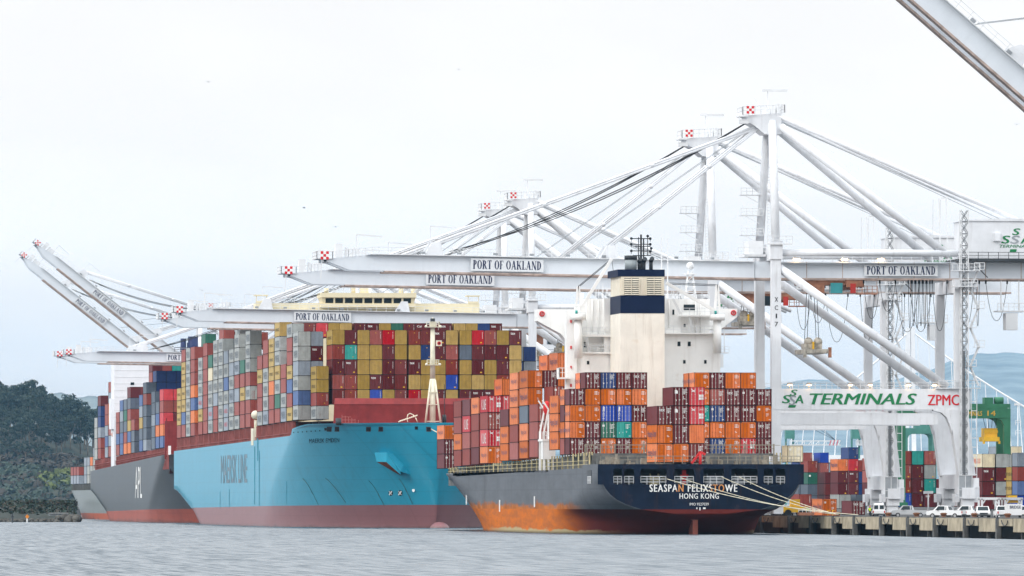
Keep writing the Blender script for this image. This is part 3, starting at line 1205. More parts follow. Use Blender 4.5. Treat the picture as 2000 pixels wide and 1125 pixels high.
def hull_side_material(name, base, rust_top, rustc, amount=1.0, ymin=None, rough=0.36, streak=0.35, var=0.1, rt2=1.6, spec=0.2):
    m, nt, b = principled(name, rough, spec)
    g = N(nt, "ShaderNodeNewGeometry")
    p = N(nt, "ShaderNodeSeparateXYZ", Vector=g.outputs["Position"])
    mp = N(nt, "ShaderNodeMapping", Vector=g.outputs["Position"], Scale=(0.5, 0.08, 0.5))
    n = N(nt, "ShaderNodeTexNoise", Vector=mp.outputs[0], Scale=1.0, Detail=6.0, Roughness=0.65)
    mp2 = N(nt, "ShaderNodeMapping", Vector=g.outputs["Position"], Scale=(0.3, 0.10, 0.055))
    n2 = N(nt, "ShaderNodeTexNoise", Vector=mp2.outputs[0], Scale=1.0, Detail=5.0, Roughness=0.7)
    c = mixc(nt, n.outputs[0], tuple(x * (1 - var) for x in base), tuple(x * (1 + var) for x in base))
    c = mixc(nt, mth(nt, "MULTIPLY", ramp01(nt, n2.outputs[0], 0.52, 0.72), streak), c, tuple(x * 0.6 + 0.012 for x in base))
    c = mixc(nt, mth(nt, "MULTIPLY", ramp01(nt, n2.outputs[0], 0.46, 0.26), streak * 0.5), c, tuple(min(1.0, x * 1.25 + 0.03) for x in base))
    # welded plate seams, faint
    fr = mth(nt, "FRACT", mth(nt, "MULTIPLY", p.outputs[2], 0.42))
    c = mixc(nt, mth(nt, "MULTIPLY", ramp01(nt, fr, 0.9, 0.99), 0.3), c, tuple(x * 0.5 for x in base))
    fr = mth(nt, "FRACT", mth(nt, "MULTIPLY", p.outputs[1], 0.09))
    c = mixc(nt, mth(nt, "MULTIPLY", ramp01(nt, fr, 0.95, 0.995), 0.3), c, tuple(x * 0.5 for x in base))
    if amount:
        lim = mth(nt, "ADD", mth(nt, "ADD", mth(nt, "MULTIPLY", n.outputs[0], rt2 * 2), mth(nt, "MULTIPLY", n2.outputs[0], rt2 * 1.6)), rust_top - rt2 * 1.8)
        k = ramp01(nt, mth(nt, "SUBTRACT", lim, p.outputs[2]), 0.0, 0.9)
        if ymin:
            k = mth(nt, "MULTIPLY", k, ramp01(nt, p.outputs[1], ymin - 12, ymin + 10))
        c = mixc(nt, mth(nt, "MULTIPLY", k, amount), c, mixc(nt, ramp01(nt, n2.outputs[0], 0.3, 0.7), rustc, tuple(x * 0.45 for x in rustc)))
    hgt = mth(nt, "ADD", n.outputs[0], mth(nt, "MULTIPLY", ramp01(nt, fr, 0.93, 0.99), 0.3))
    bp = N(nt, "ShaderNodeBump", Strength=0.3, Distance=0.08, Height=hgt)
    nt.links.new(bp.outputs[0], b.inputs["Normal"])
    nt.links.new(c, b.inputs["Base Color"])
    return m


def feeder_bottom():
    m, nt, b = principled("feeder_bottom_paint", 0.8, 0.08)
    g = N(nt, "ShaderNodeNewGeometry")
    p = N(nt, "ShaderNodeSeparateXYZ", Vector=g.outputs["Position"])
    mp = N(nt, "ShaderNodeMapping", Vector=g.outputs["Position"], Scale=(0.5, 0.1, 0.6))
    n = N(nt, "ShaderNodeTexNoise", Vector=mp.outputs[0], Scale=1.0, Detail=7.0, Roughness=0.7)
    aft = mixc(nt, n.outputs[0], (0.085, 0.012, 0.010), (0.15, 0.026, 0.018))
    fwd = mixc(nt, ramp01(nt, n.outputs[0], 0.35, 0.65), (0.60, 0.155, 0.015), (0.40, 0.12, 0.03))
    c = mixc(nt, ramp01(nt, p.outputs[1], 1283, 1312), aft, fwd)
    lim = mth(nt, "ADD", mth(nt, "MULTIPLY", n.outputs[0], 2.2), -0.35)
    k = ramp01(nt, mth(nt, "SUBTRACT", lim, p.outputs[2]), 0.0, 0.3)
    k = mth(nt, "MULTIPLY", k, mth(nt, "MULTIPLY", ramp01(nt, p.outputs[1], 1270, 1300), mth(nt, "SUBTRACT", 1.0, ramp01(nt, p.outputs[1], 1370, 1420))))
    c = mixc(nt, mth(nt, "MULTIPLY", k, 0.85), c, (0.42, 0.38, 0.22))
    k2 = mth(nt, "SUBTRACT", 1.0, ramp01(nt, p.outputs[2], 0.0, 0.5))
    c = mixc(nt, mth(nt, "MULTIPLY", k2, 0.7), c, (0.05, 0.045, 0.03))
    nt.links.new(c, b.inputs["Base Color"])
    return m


NAVYP = mat("navy_hull_paint", (0.008, 0.014, 0.03), 0.5, 0.25, 0.3, spec=0.06, streak=0.4, rust=0.25, rustc=(0.09, 0.05, 0.04))
DECKGREY = mat("grey_deck_paint", (0.13, 0.135, 0.13), 0.7, 0.25, 0.5, rust=0.5, streak=0.4)
DECKRED = mat("red_oxide_paint", (0.21, 0.028, 0.026), 0.6, 0.15, 0.5, streak=0.3)
SHIPW = mat("ship_white_paint", (0.84, 0.835, 0.815), 0.45, 0.04, 0.3, streak=0.14, rust=0.16, rustc=(0.45, 0.28, 0.14))
CREAM = mat("cream_casing_paint", (0.74, 0.68, 0.55), 0.5, 0.07, 0.3, streak=0.25, rust=0.3, rustc=(0.5, 0.28, 0.1))
NAVYF = mat("navy_funnel_band", (0.008, 0.015, 0.045), 0.5, 0.1, spec=0.06)
PALEY = mat("pale_yellow_rail", (0.5, 0.43, 0.24), 0.6, 0.2, 1.0, rust=0.4)
GRAIL = mat("weathered_rail", (0.27, 0.24, 0.19), 0.7, 0.3, 1.0, rust=0.5)
REDP = mat("red_paint", (0.6, 0.03, 0.03), 0.45, 0.08)
TEALP = mat("teal_paint", (0.03, 0.3, 0.27), 0.45, 0.1)
SOOT = mat("sooty_pipe", (0.035, 0.038, 0.042), 0.6, 0.3, 1.0)
PIPEG = mat("grey_funnel_pipe", (0.25, 0.28, 0.29), 0.5, 0.2, 0.6, streak=0.5)

VP, VS, UT = 163.1, 195.3, 1255.7
VC = (VP + VS) / 2


def ut(z):
    tb = [(3.0, 0.0), (3.15, 0.2), (3.4, 0.37), (4.0, 0.62), (5.0, 0.78), (6.0, 0.87), (7.2, 0.93), (8.5, 0.975), (10.9, 1.0)]
    for (a, va), (b, vb) in zip(tb[:-1], tb[1:]):
        if a <= z <= b:
            return va + (vb - va) * (z - a) / (b - a)
    return 0.0 if z < 3 else 1.0


fh = Hull(1512.0, -1, 1512.0 - UT, VS - VP, VC, lambda t: 10.9 if t > 240 else (10.4 - (240 - t) * 0.0045 if t < 238 else 10.9), lambda t: 3.9, 52, 118, 11, p=1.9, pw=1.15,
          stern=(3.0, 2.6, 9.0, 62, ut), zref=10.0)
S1 = thing("container_ship", (VC, UT + 120, 0), "grey container ship with dark navy stern facing the water, orange and maroon boxes", "ship")
SH1 = tuple(S1.location)
FSIDE = hull_side_material("feeder_hull_paint", (0.125, 0.135, 0.15), 5.2, (0.56, 0.165, 0.018), 1.0, ymin=1288, streak=0.75, var=0.38, rough=0.65, spec=0.14)
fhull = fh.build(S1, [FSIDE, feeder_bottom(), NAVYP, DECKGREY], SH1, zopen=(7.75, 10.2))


def sp(mb, name, mats, parent=None):
    return mb.build(name, mats, parent or S1, shift=SH1)


# transom mooring-deck openings
ops = [(1198, 1215.6), (1219, 1239), (1251, 1302), (1317, 1356), (1374, 1414), (1428.6, 1480), (1492, 1510), (1515.6, 1534)]
mb = MB()
edges = [VC - fh.half(fh.L, 9.0)] + [V(x, UT) for o in ops for x in o] + [VC + fh.half(fh.L, 9.0)]
for i in range(0, len(edges), 2):
    sp(MB().box(edges[i], edges[i + 1], UT, UT + 0.3, 7.75, 10.2), "transom_plating", [NAVYP])
for o in ops:
    for x, sg in ((V(o[0], UT), 1), (V(o[1], UT), -1)):
        for zc, sz in ((7.75, 1), (10.2, -1)):
            mb.prism([(x, zc), (x + sg * 0.38, zc), (x + sg * 0.11, zc + sz * 0.11), (x, zc + sz * 0.38)], UT + 0.02, UT + 0.28)
    a, b = V(o[0], UT), V(o[1], UT)
sp(mb, "opening_corner", [NAVYP])
mb = MB()
for o in ops:
    a, b = V(o[0], UT) + 0.08, V(o[1], UT) - 0.08
    for z in (8.15, 8.6, 9.0):
        mb.box(a, b, UT + 0.33, UT + 0.39, z - 0.045, z + 0.045)
    n = max(2, int((b - a) / 0.8))
    for i in range(n + 1):
        x = a + (b - a) * i / n
        mb.box(x - 0.045, x + 0.045, UT + 0.33, UT + 0.39, 7.75, 9.0)
sp(mb, "mooring_deck_railing", [WHITE2])
mb = MB()
mb.box(VP + 0.9, VS - 0.9, UT + 0.4, UT + 11, 7.45, 7.7)
mb.box(VP + 0.9, VS - 0.9, UT + 10.6, UT + 11, 7.7, 10.4)
sp(mb, "mooring_deck", [DECKGREY])
for x, cc, nm in ((1290, PALEY, "mooring_winch"), (1310, DECKGREY, "mooring_winch"), (1401, GALV, "mooring_winch"), (1440, GALV, "mooring_winch"), (1340, REDP, "hose_reel")):
    xv = V(x, UT)
    mb = MB()
    if nm == "hose_reel":
        mb.box(xv - 0.3, xv + 0.3, UT + 2, UT + 2.5, 7.7, 10.0)
        mb.box(xv - 0.6, xv + 0.6, UT + 1.9, UT + 2.6, 8.9, 9.3)
    else:
        mb.tube((xv - 1.3, UT + 2.5, 8.6), (xv + 1.3, UT + 2.5, 8.6), 0.5, n=12)
        for dx in (-1.3, 0.0, 1.3):
            mb.tube((xv + dx - 0.08, UT + 2.5, 8.6), (xv + dx + 0.08, UT + 2.5, 8.6), 0.9, n=14)
        mb.box(xv - 1.5, xv + 1.5, UT + 2.1, UT + 2.9, 7.7, 8.2)
    sp(mb, nm, [cc])
# port quarter opening
mb = MB()
y0 = UT - 0.0
p0 = fh.pt(fh.L - 9.5, 9.0)
mb.box(p0.x - 0.08, p0.x + 0.3, UT + 7.6, UT + 11.5, 8.0, 10.0)
sp(mb, "side_opening", [DARK])
mb = MB()
mb.rail([(p0.x - 0.12, UT + 7.6, 7.9), (p0.x - 0.12, UT + 11.5, 7.9)], 1.1, 0.8)
sp(mb, "side_opening_railing", [WHITE2])
# lettering on the stern
mb = MB()
yt = UT - 0.05
a, b = V(1268.5, UT), V(1440, UT)
w_ = (b - a) / 18.0
write(mb, "SEASPAN FELIXSTOWE", (a, yt, 6.62), b - a, 1.15, bold=0.028, spacing=1.2, m=lambda q: 1 if 0.30 < q < 0.415 or 0.70 < q < 0.87 else 0)
write(mb, "HONG KONG", (V(1327, UT), yt, 5.55), V(1404, UT) - V(1327, UT), 0.82, bold=0.02, spacing=1.12)
write(mb, "IMO 9227039", (V(1347, UT), yt, 4.5), V(1384, UT) - V(1347, UT), 0.42)
sp(mb, "lettering", [WTXT, mat("rust_stained_lettering", (0.62, 0.27, 0.09), 0.6, 0.2)])
mb = MB()
mb.box(V(1360, UT), V(1362, UT), yt - 0.01, yt, 3.95, 4.2)
mb.box(V(1366, UT), V(1368, UT), yt - 0.01, yt, 3.75, 4.2)
mb.box(V(1373, UT), V(1378, UT), yt - 0.01, yt, 3.95, 4.2)
sp(mb, "draught_mark", [WTXT])
mb = MB()
xr = V(1355, UT + 3)
mb.box(xr - 0.38, xr + 0.38, UT + 1.2, UT + 6, -1.5, 2.25)
mb.box(xr - 0.6, xr + 0.6, UT + 1.8, UT + 6, 2.25, 3.2)
sp(mb, "rudder", [mat("rudder_red", (0.22, 0.06, 0.04), 0.6, 0.3)])
# draught marks and scrapes on the side
mb = MB()
for x, z0, z1 in ((905, 4.6, 8.4), (976, 3.4, 5.4), (1044, 4.2, 6.0)):
    u = along(x, VP - 0.06)
    pz = fh.half(fh.us - u, 6.0)
    mb.box(VC - pz - 0.12, VC - pz - 0.02, u - 0.5, u + 0.5, z0, z1)
sp(mb, "draught_mark", [WTXT], fhull)

# deck edge, hatches, stanchions


def zb(u):
    return 11.2 + (1458 - u) * 0.009


mb = MB()
for ya, yb in ((1278, 1319), (1333, 1388), (1402, 1484)):
    mb.add([(VP + 2.2, ya, 8), (VS - 2.2, ya, 8), (VS - 2.2, yb, 8), (VP + 2.2, yb, 8), (VP + 2.2, ya, zb(ya) - 0.12), (VS - 2.2, ya, zb(ya) - 0.12), (VS - 2.2, yb, zb(yb) - 0.12), (VP + 2.2, yb, zb(yb) - 0.12)],
           [(0, 3, 2, 1), (4, 5, 6, 7), (0, 1, 5, 4), (1, 2, 6, 5), (2, 3, 7, 6), (3, 0, 4, 7)])
sp(mb, "hatch_coaming", [DECKGREY])
for side in (-1, 1):
    mb = MB()
    y = UT + 14
    while y < 1490:
        p = fh.pt(fh.us - y, 10.0, side)
        xx = p.x - side * 0.5
        mb.box(xx - 0.1, xx + 0.1, y - 0.12, y + 0.12, 9.4, zb(y) - 0.02)
        mb.box(xx - 0.1 - side * 0.5, xx + 0.1 - side * 0.5, y + 0.5, y + 0.8, zb(y) - 0.5, zb(y) - 0.03)
        y += 6.8
    for zz in (10.9, 11.5):
        pts = []
        for k in range(24):
            y = UT + 14 + k * (1490 - UT - 14) / 23
            p = fh.pt(fh.us - y, 10.0, side)
            pts.append((p.x - side * 0.25, y, zz - 0.002 * (y - 1280)))
        for a_, b_ in zip(pts[:-1], pts[1:]):
            mb.bar(a_, b_, 0.08)
    sp(mb, "deck_stanchions", [PALEY])
mb = MB()
for zz in (11.0, 12.9):
    mb.rail([(VP + 0.5, UT + 0.5, zz), (VS - 0.5, UT + 0.5, zz)] if zz < 12 else [(VP + 1, UT + 24, zz), (VS - 1, UT + 24, zz)], 1.15, 1.4, 0.05)
for i in range(14):
    x = VP + 1.2 + i * 2.3
    mb.box(x - 0.1, x + 0.1, UT + 23.6, UT + 23.9, 10.6, 14.2)
rs = random.Random(8)
sp(mb, "stern_railing", [GRAIL])
mb = MB()
for i in range(46):
    x = VP + 1.2 + rs.random() * 30
    y = UT + rs.uniform(3, 22)
    hh = rs.uniform(0.5, 1.9)
    sp(MB().box(x, x + rs.uniform(0.2, 0.9), y, y + 0.5, 10.6, 10.6 + hh), "deck_vent", [GRAIL])
for i in range(20):
    x = VP + 1.0 + i * 1.62
    mb.bar((x, UT + 23, 10.6), (x + rs.choice([0, 0, 1.2, -1.2]), UT + 23, 14.6), 0.1)
mb.bar((VP + 0.9, UT + 23, 14.0), (VP + 32, UT + 23, 14.0), 0.08)
sp(mb, "lashing_frame", [GRAIL])
mb = MB()
mb.box(VP + 1, VS - 1, UT + 24.1, UT + 30, 12.3, 12.7)
mb.box(VP + 2, VS - 2, UT + 25, UT + 30, 10.6, 12.3)
for i in range(9):
    x = VP + 2.5 + i * 3.3
    mb.box(x, x + 0.9, UT + 20, UT + 21, 10.6, 12.0 - (i % 3) * 0.3)
sp(mb, "lashing_platform", [DECKGREY])

# accommodation
uh = 1320.0
s_h = scale_at(180, uh)


def zh(y):
    return zof(y, s_h)


mb = MB()
mb.box(V(1125, uh), V(1407, uh), uh, uh + 13, 10, zh(690))
mb.box(V(1150, uh), V(1407, uh), uh + 2.2, uh + 13, zh(690), zh(652))
mb.box(V(1298, uh), V(1407, uh), uh, uh + 2.2, zh(690), zh(652))
mb.box(V(1180, uh), V(1212, uh), uh, uh + 2.2, zh(690), zh(583))
mb.box(V(1137, uh), V(1214, uh), uh - 0.6, uh + 2.2, zh(658), zh(654))
mb.box(V(1150, uh), V(1390, uh), uh + 2.2, uh + 12, zh(652), zh(583))
mb.box(V(1139, uh), V(1151, uh), uh + 2.6, uh + 12, zh(690), zh(596))
mb.box(V(1300, uh), V(1331, uh), uh + 1.0, uh + 2.2, zh(652), zh(640))
for q in (1160, 1172, 1310, 1362, 1372):
    mb.tube((V(q, uh), uh + 2.05, zh(650)), (V(q, uh), uh + 2.05, zh(586)), 0.09, n=6)
for yq in (668, 690, 714):
    mb.box(V(1299, uh), V(1407, uh), uh - 0.03, uh, zh(yq) - 0.03, zh(yq) + 0.03)
    mb.box(V(1127, uh), V(1211, uh), uh - 0.03, uh, zh(yq + 4) - 0.03, zh(yq + 4) + 0.03)
mb.box(V(1136, uh), V(1212, uh), uh - 0.5, uh + 2.3, zh(691), zh(688))
mb.box(V(1298, uh), V(1404, uh), uh - 1.0, uh + 2.2, zh(652.5), zh(650))
mb.box(V(1330, uh), V(1392, uh), uh - 0.6, uh + 2.2, zh(618), zh(615.5))
house = sp(mb, "deckhouse", [SHIPW])
for x0, x1, ya, yb, dy in ((1323, 1329, 667, 676, 0), (1343, 1349, 667, 676, 0), (1334, 1339, 703, 710, 0), (1375, 1380, 703, 710, 0), (1146, 1151, 705, 712, 0), (1335, 1358, 594, 605, 2.2), (1335, 1339, 632, 638, 2.2), (1140, 1144, 668, 678, 2.2), (1313, 1317, 604, 614, 2.2)):
    mb = MB().box(V(x0, uh + dy), V(x1, uh + dy), uh + dy - 0.05, uh + dy + 0.1, zh(yb), zh(ya))
    for q in (V(x0, uh + dy) - 0.07, V(x1, uh + dy)):
        mb.box(q, q + 0.07, uh + dy - 0.09, uh + dy - 0.002, zh(yb) - 0.07, zh(ya) + 0.07, 1)
    sp(mb, "window", [GLASS, SHIPW], house)
mb = MB()
for pts in ([(V(1137, uh), uh - 0.5, zh(654)), (V(1212, uh), uh - 0.5, zh(654))], [(V(1137, uh), uh - 0.4, zh(688)), (V(1212, uh), uh - 0.4, zh(688))], [(V(1299, uh), uh - 0.9, zh(650)), (V(1404, uh), uh - 0.9, zh(650))],
            [(V(1331, uh), uh - 0.5, zh(615)), (V(1391, uh), uh - 0.5, zh(615))], [(V(1152, uh), uh + 2.4, zh(583)), (V(1390, uh), uh + 2.4, zh(583))]):
    mb.rail(pts, 1.1, 1.2, 0.045)
for xa, ya, xb, yb in ((1312, 583, 1328, 614), (1344, 616, 1352, 650), (1143, 655, 1150, 690)):
    for k in (0, 3):
        mb.bar((V(xa + k, uh), uh - 0.3, zh(ya)), (V(xb + k, uh), uh - 0.3, zh(yb)), 0.09)
    for i in range(10):
        q = i / 10
        mb.bar((V(xa + (xb - xa) * q, uh), uh - 0.3, zh(ya + (yb - ya) * q)), (V(xa + (xb - xa) * q + 3, uh), uh - 0.3, zh(ya + (yb - ya) * q)), 0.07)
sp(mb, "deckhouse_railing", [WHITE2], house)
uw = uh + 7
wl = [(V(1050, uw), zof(606, 11.9)), (V(1150, uw), zof(606, 11.9)), (V(1150, uw), zof(700, 11.9)), (V(1118, uw), zof(700, 11.9)), (V(1104, uw), zof(664, 11.9)), (V(1096, uw), zof(654, 11.9)), (V(1050, uw), zof(629, 11.9))]
wg = sp(MB().prism(wl, uw, uw + 4.5), "bridge_wing", [SHIPW])
wr = [(V(1440, uw), zof(604, 11.9)), (V(1440, uw), zof(620, 11.9)), (V(1407, uw), zof(645, 11.9)), (V(1385, uw), zof(645, 11.9)), (V(1385, uw), zof(604, 11.9))]
wg2 = sp(MB().prism(wr, uw, uw + 4.5), "bridge_wing", [SHIPW])
for x, y, pr in ((1058.5, 615, wg), (1432.5, 612, wg2)):
    mb = MB()
    c = (V(x, uw), uw - 0.12, zof(y, 11.9))
    for k in range(14):
        a_, b_ = 2 * pi * k / 14, 2 * pi * (k + 1) / 14
        mb.tube((c[0] + 0.36 * cos(a_), c[1], c[2] + 0.36 * sin(a_)), (c[0] + 0.36 * cos(b_), c[1], c[2] + 0.36 * sin(b_)), 0.12, n=6)
    mb.dome((c[0], c[1] - 0.03, c[2]), 0.13, n=8, k=3)
    sp(mb, "life_ring", [REDP], pr)
# port corner tower
mb = MB()
mb.box(V(1106, uh), V(1126, uh), uh - 0.4, uh + 2, zh(770), zh(606))
mb.box(V(1090, uh), V(1113, uh), uh - 2, uh + 1.5, zh(740.5), zh(737.5))
mb.rail([(V(1090, uh), uh - 2, zh(737.5)), (V(1112, uh), uh - 2, zh(737.5))], 1.5, 0.4, 0.05)
mb.rail([(V(1090, uh), uh - 2, zh(737.5)), (V(1090, uh), uh + 1.5, zh(737.5))], 1.5, 0.6, 0.05)
pt_ = sp(mb, "corner_tower", [SHIPW])
mb = MB()
for y in (625, 676, 715, 750):
    mb.box(V(1113, uh), V(1116, uh), uh - 0.55, uh - 0.38, zh(y + 6), zh(y))
sp(mb, "red_box", [REDP], pt_)

# casing with funnel
uc = 1307.0
s_c = scale_at(180, uc)


def zc_(y):
    return zof(y, s_c)


ca, cb = V(1212, uc), V(1298, uc)
mb = MB()
mb.box(ca, cb, uc, uc + 12.6, 10, zc_(612))
casing = sp(mb, "engine_casing", [mat("pale_casing_paint", (0.78, 0.74, 0.65), 0.5, 0.06, 0.3, streak=0.22, rust=0.25, rustc=(0.55, 0.36, 0.18))])
mb = MB()
mb.box(ca + 0.04, cb - 0.04, uc + 0.04, uc + 12.4, zc_(577), zc_(540))
mb.box(ca - 0.05, ca + 0.1, uc + 0.5, uc + 3, zc_(577), zc_(540))
fun = sp(mb, "funnel_housing", [CREAM])
sp(MB().box(ca - 0.02, cb + 0.02, uc - 0.04, uc + 12.64, zc_(612), zc_(577)), "navy_band", [NAVYF], fun)
sp(MB().box(ca - 0.45, cb + 0.02, uc - 0.04, uc + 12.64, zc_(540), zc_(526.5)), "navy_band", [NAVYF], fun)
for xa, xb in ((1218.5, 1248), (1263, 1292)):
    a, b = V(xa, uc), V(xb, uc)
    mb = MB()
    mb.box(a, b, uc - 0.02, uc + 0.02, zc_(576), zc_(543.5), 1)
    for k in range(9):
        z = zc_(575 - 31 * k / 8.6)
        mb.add([(a, uc - 0.16, z - 0.02), (b, uc - 0.16, z - 0.02), (b, uc - 0.03, z + 0.1), (a, uc - 0.03, z + 0.1), (a, uc - 0.16, z - 0.06), (b, uc - 0.16, z - 0.06), (b, uc - 0.03, z + 0.06), (a, uc - 0.03, z + 0.06)],
               [(0, 1, 2, 3), (4, 7, 6, 5), (0, 4, 5, 1), (3, 2, 6, 7), (0, 3, 7, 4), (1, 5, 6, 2)])
    for q in (a - 0.06, (a + b) / 2 - 0.04, b - 0.02):
        mb.box(q, q + 0.08, uc - 0.2, uc - 0.01, zc_(576), zc_(543.5))
    sp(mb, "louvre", [CREAM, DARK], fun)
mb = MB()
mb.tube((V(1238.5, uc), uc + 4, zc_(527)), (V(1238.5, uc), uc + 4, zc_(506)), 0.98, n=18)
mb.tube((V(1238.5, uc), uc + 4, zc_(506)), (V(1238.5, uc), uc + 4, zc_(498)), 1.04, n=18, m=1)
sp(mb, "exhaust_pipe", [PIPEG, SOOT], fun)
for x, y in ((1255, 505), (1264, 504), (1278, 503.5)):
    mb = MB()
    mb.tube((V(x, uc), uc + 4, zc_(527)), (V(x, uc), uc + 4, zc_(y + 4)), 0.3, n=10)
    mb.tube((V(x, uc), uc + 4, zc_(y + 5)), (V(x + 1.5, uc), uc + 3.4, zc_(y)), 0.36, n=10)
    sp(mb, "exhaust_pipe", [SOOT], fun)
mb = MB()
um = uh + 10


def mp_(x, y):
    return (V(x, um), um, zof(y, 11.9))


for x, ya, yb, r in ((1252, 583, 459, 0.16), (1257, 583, 466, 0.12), (1247, 520, 464, 0.07), (1265, 500, 462, 0.07)):
    mb.tube(mp_(x, ya), mp_(x, yb), r, n=8)
for xa, xb, y in ((1233, 1270, 467), (1233, 1270, 478), (1240, 1270, 482), (1233, 1273, 491), (1236, 1272, 500)):
    mb.bar(mp_(xa, y), mp_(xb, y), 0.14)
for x, y in ((1233, 467), (1270, 467), (1265, 462), (1233, 478), (1270, 478), (1272, 486), (1233, 491), (1270, 492)):
    mb.dome(mp_(x, y), 0.24, n=8, k=3)
    mb.bar(mp_(x, y), mp_(x, y + 6), 0.08)
sp(mb, "signal_mast", [BLACK], house)
mb = MB()
for dx in (-0.9, 0.9):
    for dy in (-0.9, 0.9):
        x, z0, z1 = V(1348, um), zof(583, 11.9), zof(529, 11.9)
        mb.bar((x + dx, um + dy, z0), (x + dx * 0.35, um + dy * 0.35, z1), 0.12)
for k in range(5):
    z = zof(583 - 11 * k, 11.9)
    q = 0.9 - 0.1 * k
    for a_, b_ in (((-q, -q), (q, -q)), ((q, -q), (q, q)), ((-q, -q), (-q, q))):
        mb.bar((x + a_[0], um + a_[1], z), (x + b_[0], um + b_[1], z), 0.09)
    mb.bar((x - q, um - q, z), (x + q, um - q, z + 0.95), 0.08)
mb.dome((V(1348, um), um, zof(520, 11.9)), 0.64, n=14, k=5)
mb.box(V(1336, um), V(1360, um), um - 0.8, um + 0.8, zof(537, 11.9), zof(535, 11.9))
sp(mb, "radar_mast", [WHITE2], house)
for x in (1292, 1304):
    sp(MB().bar(mp_(x, 583), mp_(x, 466), 0.16), "whip_aerial", [WHITE2], house)
mb = MB()
for i in range(34):
    x = rc.uniform(1300, 1332) if i % 2 else rc.uniform(1152, 1205)
    y = 583 - rc.uniform(4, 30)
    mb.bar(mp_(x, 583), mp_(x + rc.uniform(-2, 2), y), 0.07)
    if i % 3 == 0:
        mb.bar(mp_(x - 5, y), mp_(x + 6, y + rc.uniform(-4, 4)), 0.07)
mb.box(V(1132, um), V(1140, um), um, um + 0.8, zof(584, 11.9), zof(573, 11.9))
sp(mb, "deck_fittings", [WHITE2], house)
mb = MB().dome((V(1375, um), um, zof(560, 11.9)), 0.4, n=8, k=3)
# two provision cranes
for xb_, tip, yb_, yt_, pivot in ((1129.5, (1194, 506), 700, 560, (1136, 600)), (1401, (1300, 553), 690, 556, (1394, 606))):
    uq = uh - 1.6
    mb = MB()
    mb.tube((V(xb_, uq), uq, zh(yb_)), (V(xb_, uq), uq, zh(625)), 0.66, n=14)
    mb.tube((V(xb_, uq), uq, zh(626)), (V(xb_, uq), uq, zh(614)), 1.25, n=14)
    cr_ = sp(mb, "provision_crane", [SHIPW])
    mb = MB()
    mb.bar((V(xb_ - 5, uq), uq, zh(612)), (V(xb_ - 1, uq), uq, zh(yt_)), 0.35)
    mb.bar((V(xb_ + 5, uq), uq, zh(612)), (V(xb_ + 1, uq), uq, zh(yt_)), 0.35)
    for k in range(4):
        mb.bar((V(xb_ - 5 + k, uq), uq, zh(612 - 13 * k)), (V(xb_ + 5 - k, uq), uq, zh(612 - 13 * k)), 0.2)
    sp(mb, "crane_post", [SHIPW], cr_)
    mb = MB().bar((V(pivot[0], uq), uq - 0.6, zh(pivot[1])), (V(tip[0], uq), uq - 0.6, zh(tip[1])), 0.34, 0.5)
    sp(mb, "crane_jib", [SHIPW], cr_)
    mb = MB()
    for q in (0, 2.5):
        mb.tube((V(xb_, uq), uq, zh(yt_ + q)), (V(tip[0], uq), uq - 0.5, zh(tip[1] + q)), 0.05, n=4)
    if tip[0] > 1150 and xb_ < 1200:
        mb.tube((V(tip[0], uq), uq - 0.6, zh(tip[1])), (V(tip[0] + 7, uq), uq - 0.6, zh(566)), 0.04, n=4)
        mb.box(V(tip[0] + 5.5, uq), V(tip[0] + 9, uq), uq - 0.8, uq - 0.4, zh(562), zh(556))
    sp(mb, "hoist_cable", [BLACK], cr_)
    mb = MB().tube((V(xb_ - 7, uq), uq - 0.9, zh(611)), (V(xb_ - 3, uq), uq - 0.9, zh(611)), 0.33, n=10)
    mb.box(V(xb_ - 6, uq), V(xb_ - 3, uq), uq - 1, uq - 0.5, zh(617), zh(612))
    sp(mb, "winch_motor", [TEALP], cr_)
    mb = MB().rail([(V(xb_ - 14, uq), uq - 0.3, zh(625)), (V(xb_ + 14, uq), uq - 0.3, zh(625))], 1.1, 0.8, 0.05)
    sp(mb, "platform_railing", [WHITE2], cr_)
# lifeboat in its davit on the port side
ul = 1322.0
mb = MB()
for dy in (-1.2, 4.2):
    mb.box(VP - 0.5, VP - 0.15, ul + dy, ul + dy + 0.35, 10.2, zof(842, 12))
    mb.box(VP + 0.9, VP + 1.2, ul + dy, ul + dy + 0.3, 10.2, zof(795, 12))
    mb.bar((VP - 0.3, ul + dy + 0.3, zof(842, 12)), (VP + 0.4, ul + dy + 0.3, zof(800, 12)), 0.25)
    mb.bar((VP + 0.4, ul + dy + 0.3, zof(800, 12)), (VP - 0.6, ul + dy + 0.3, zof(782, 12)), 0.22)
mb.box(VP - 0.6, VP + 1.3, ul - 1.4, ul + 5, zof(862, 12), zof(858, 12))
mb.rail([(VP - 0.6, ul - 1.4, zof(858, 12)), (VP + 1.3, ul - 1.4, zof(858, 12))], 1.2, 0.6, 0.05)
mb.box(VP - 0.5, VP + 1.5, ul - 1.3, ul + 1.6, zof(897, 12), zof(862, 12))
sp(mb, "davit", [SHIPW])
mb = MB()
mb.dome((VP + 0.5, ul + 2, zof(797, 12)), 0.62, n=14, k=5, sz=1.9)
sp(mb, "lifeboat", [REDP])

# ---------------------------------------------------------------- its containers
G1 = "containers on the black sterned ship"
PH = "dark sterned ship"


def door_end(c):
    if c == "K":
        return "kl"
    if c == "U":
        return "blu"
    if c in "OY":
        return bmark() if rc.random() < 0.0 else ("door2" if rc.random() < 0.25 else "door%d" % 4)
    return dmark()


def put1(c, colv, u, z, tier, lab, L=L40, h=HC, kind="blank", end=None, side=None, area=900):
    rec(c, VP + 0.12 + 2.5 * colv, u, z, L, h, kind, 0, area, lab, G1, end, side)


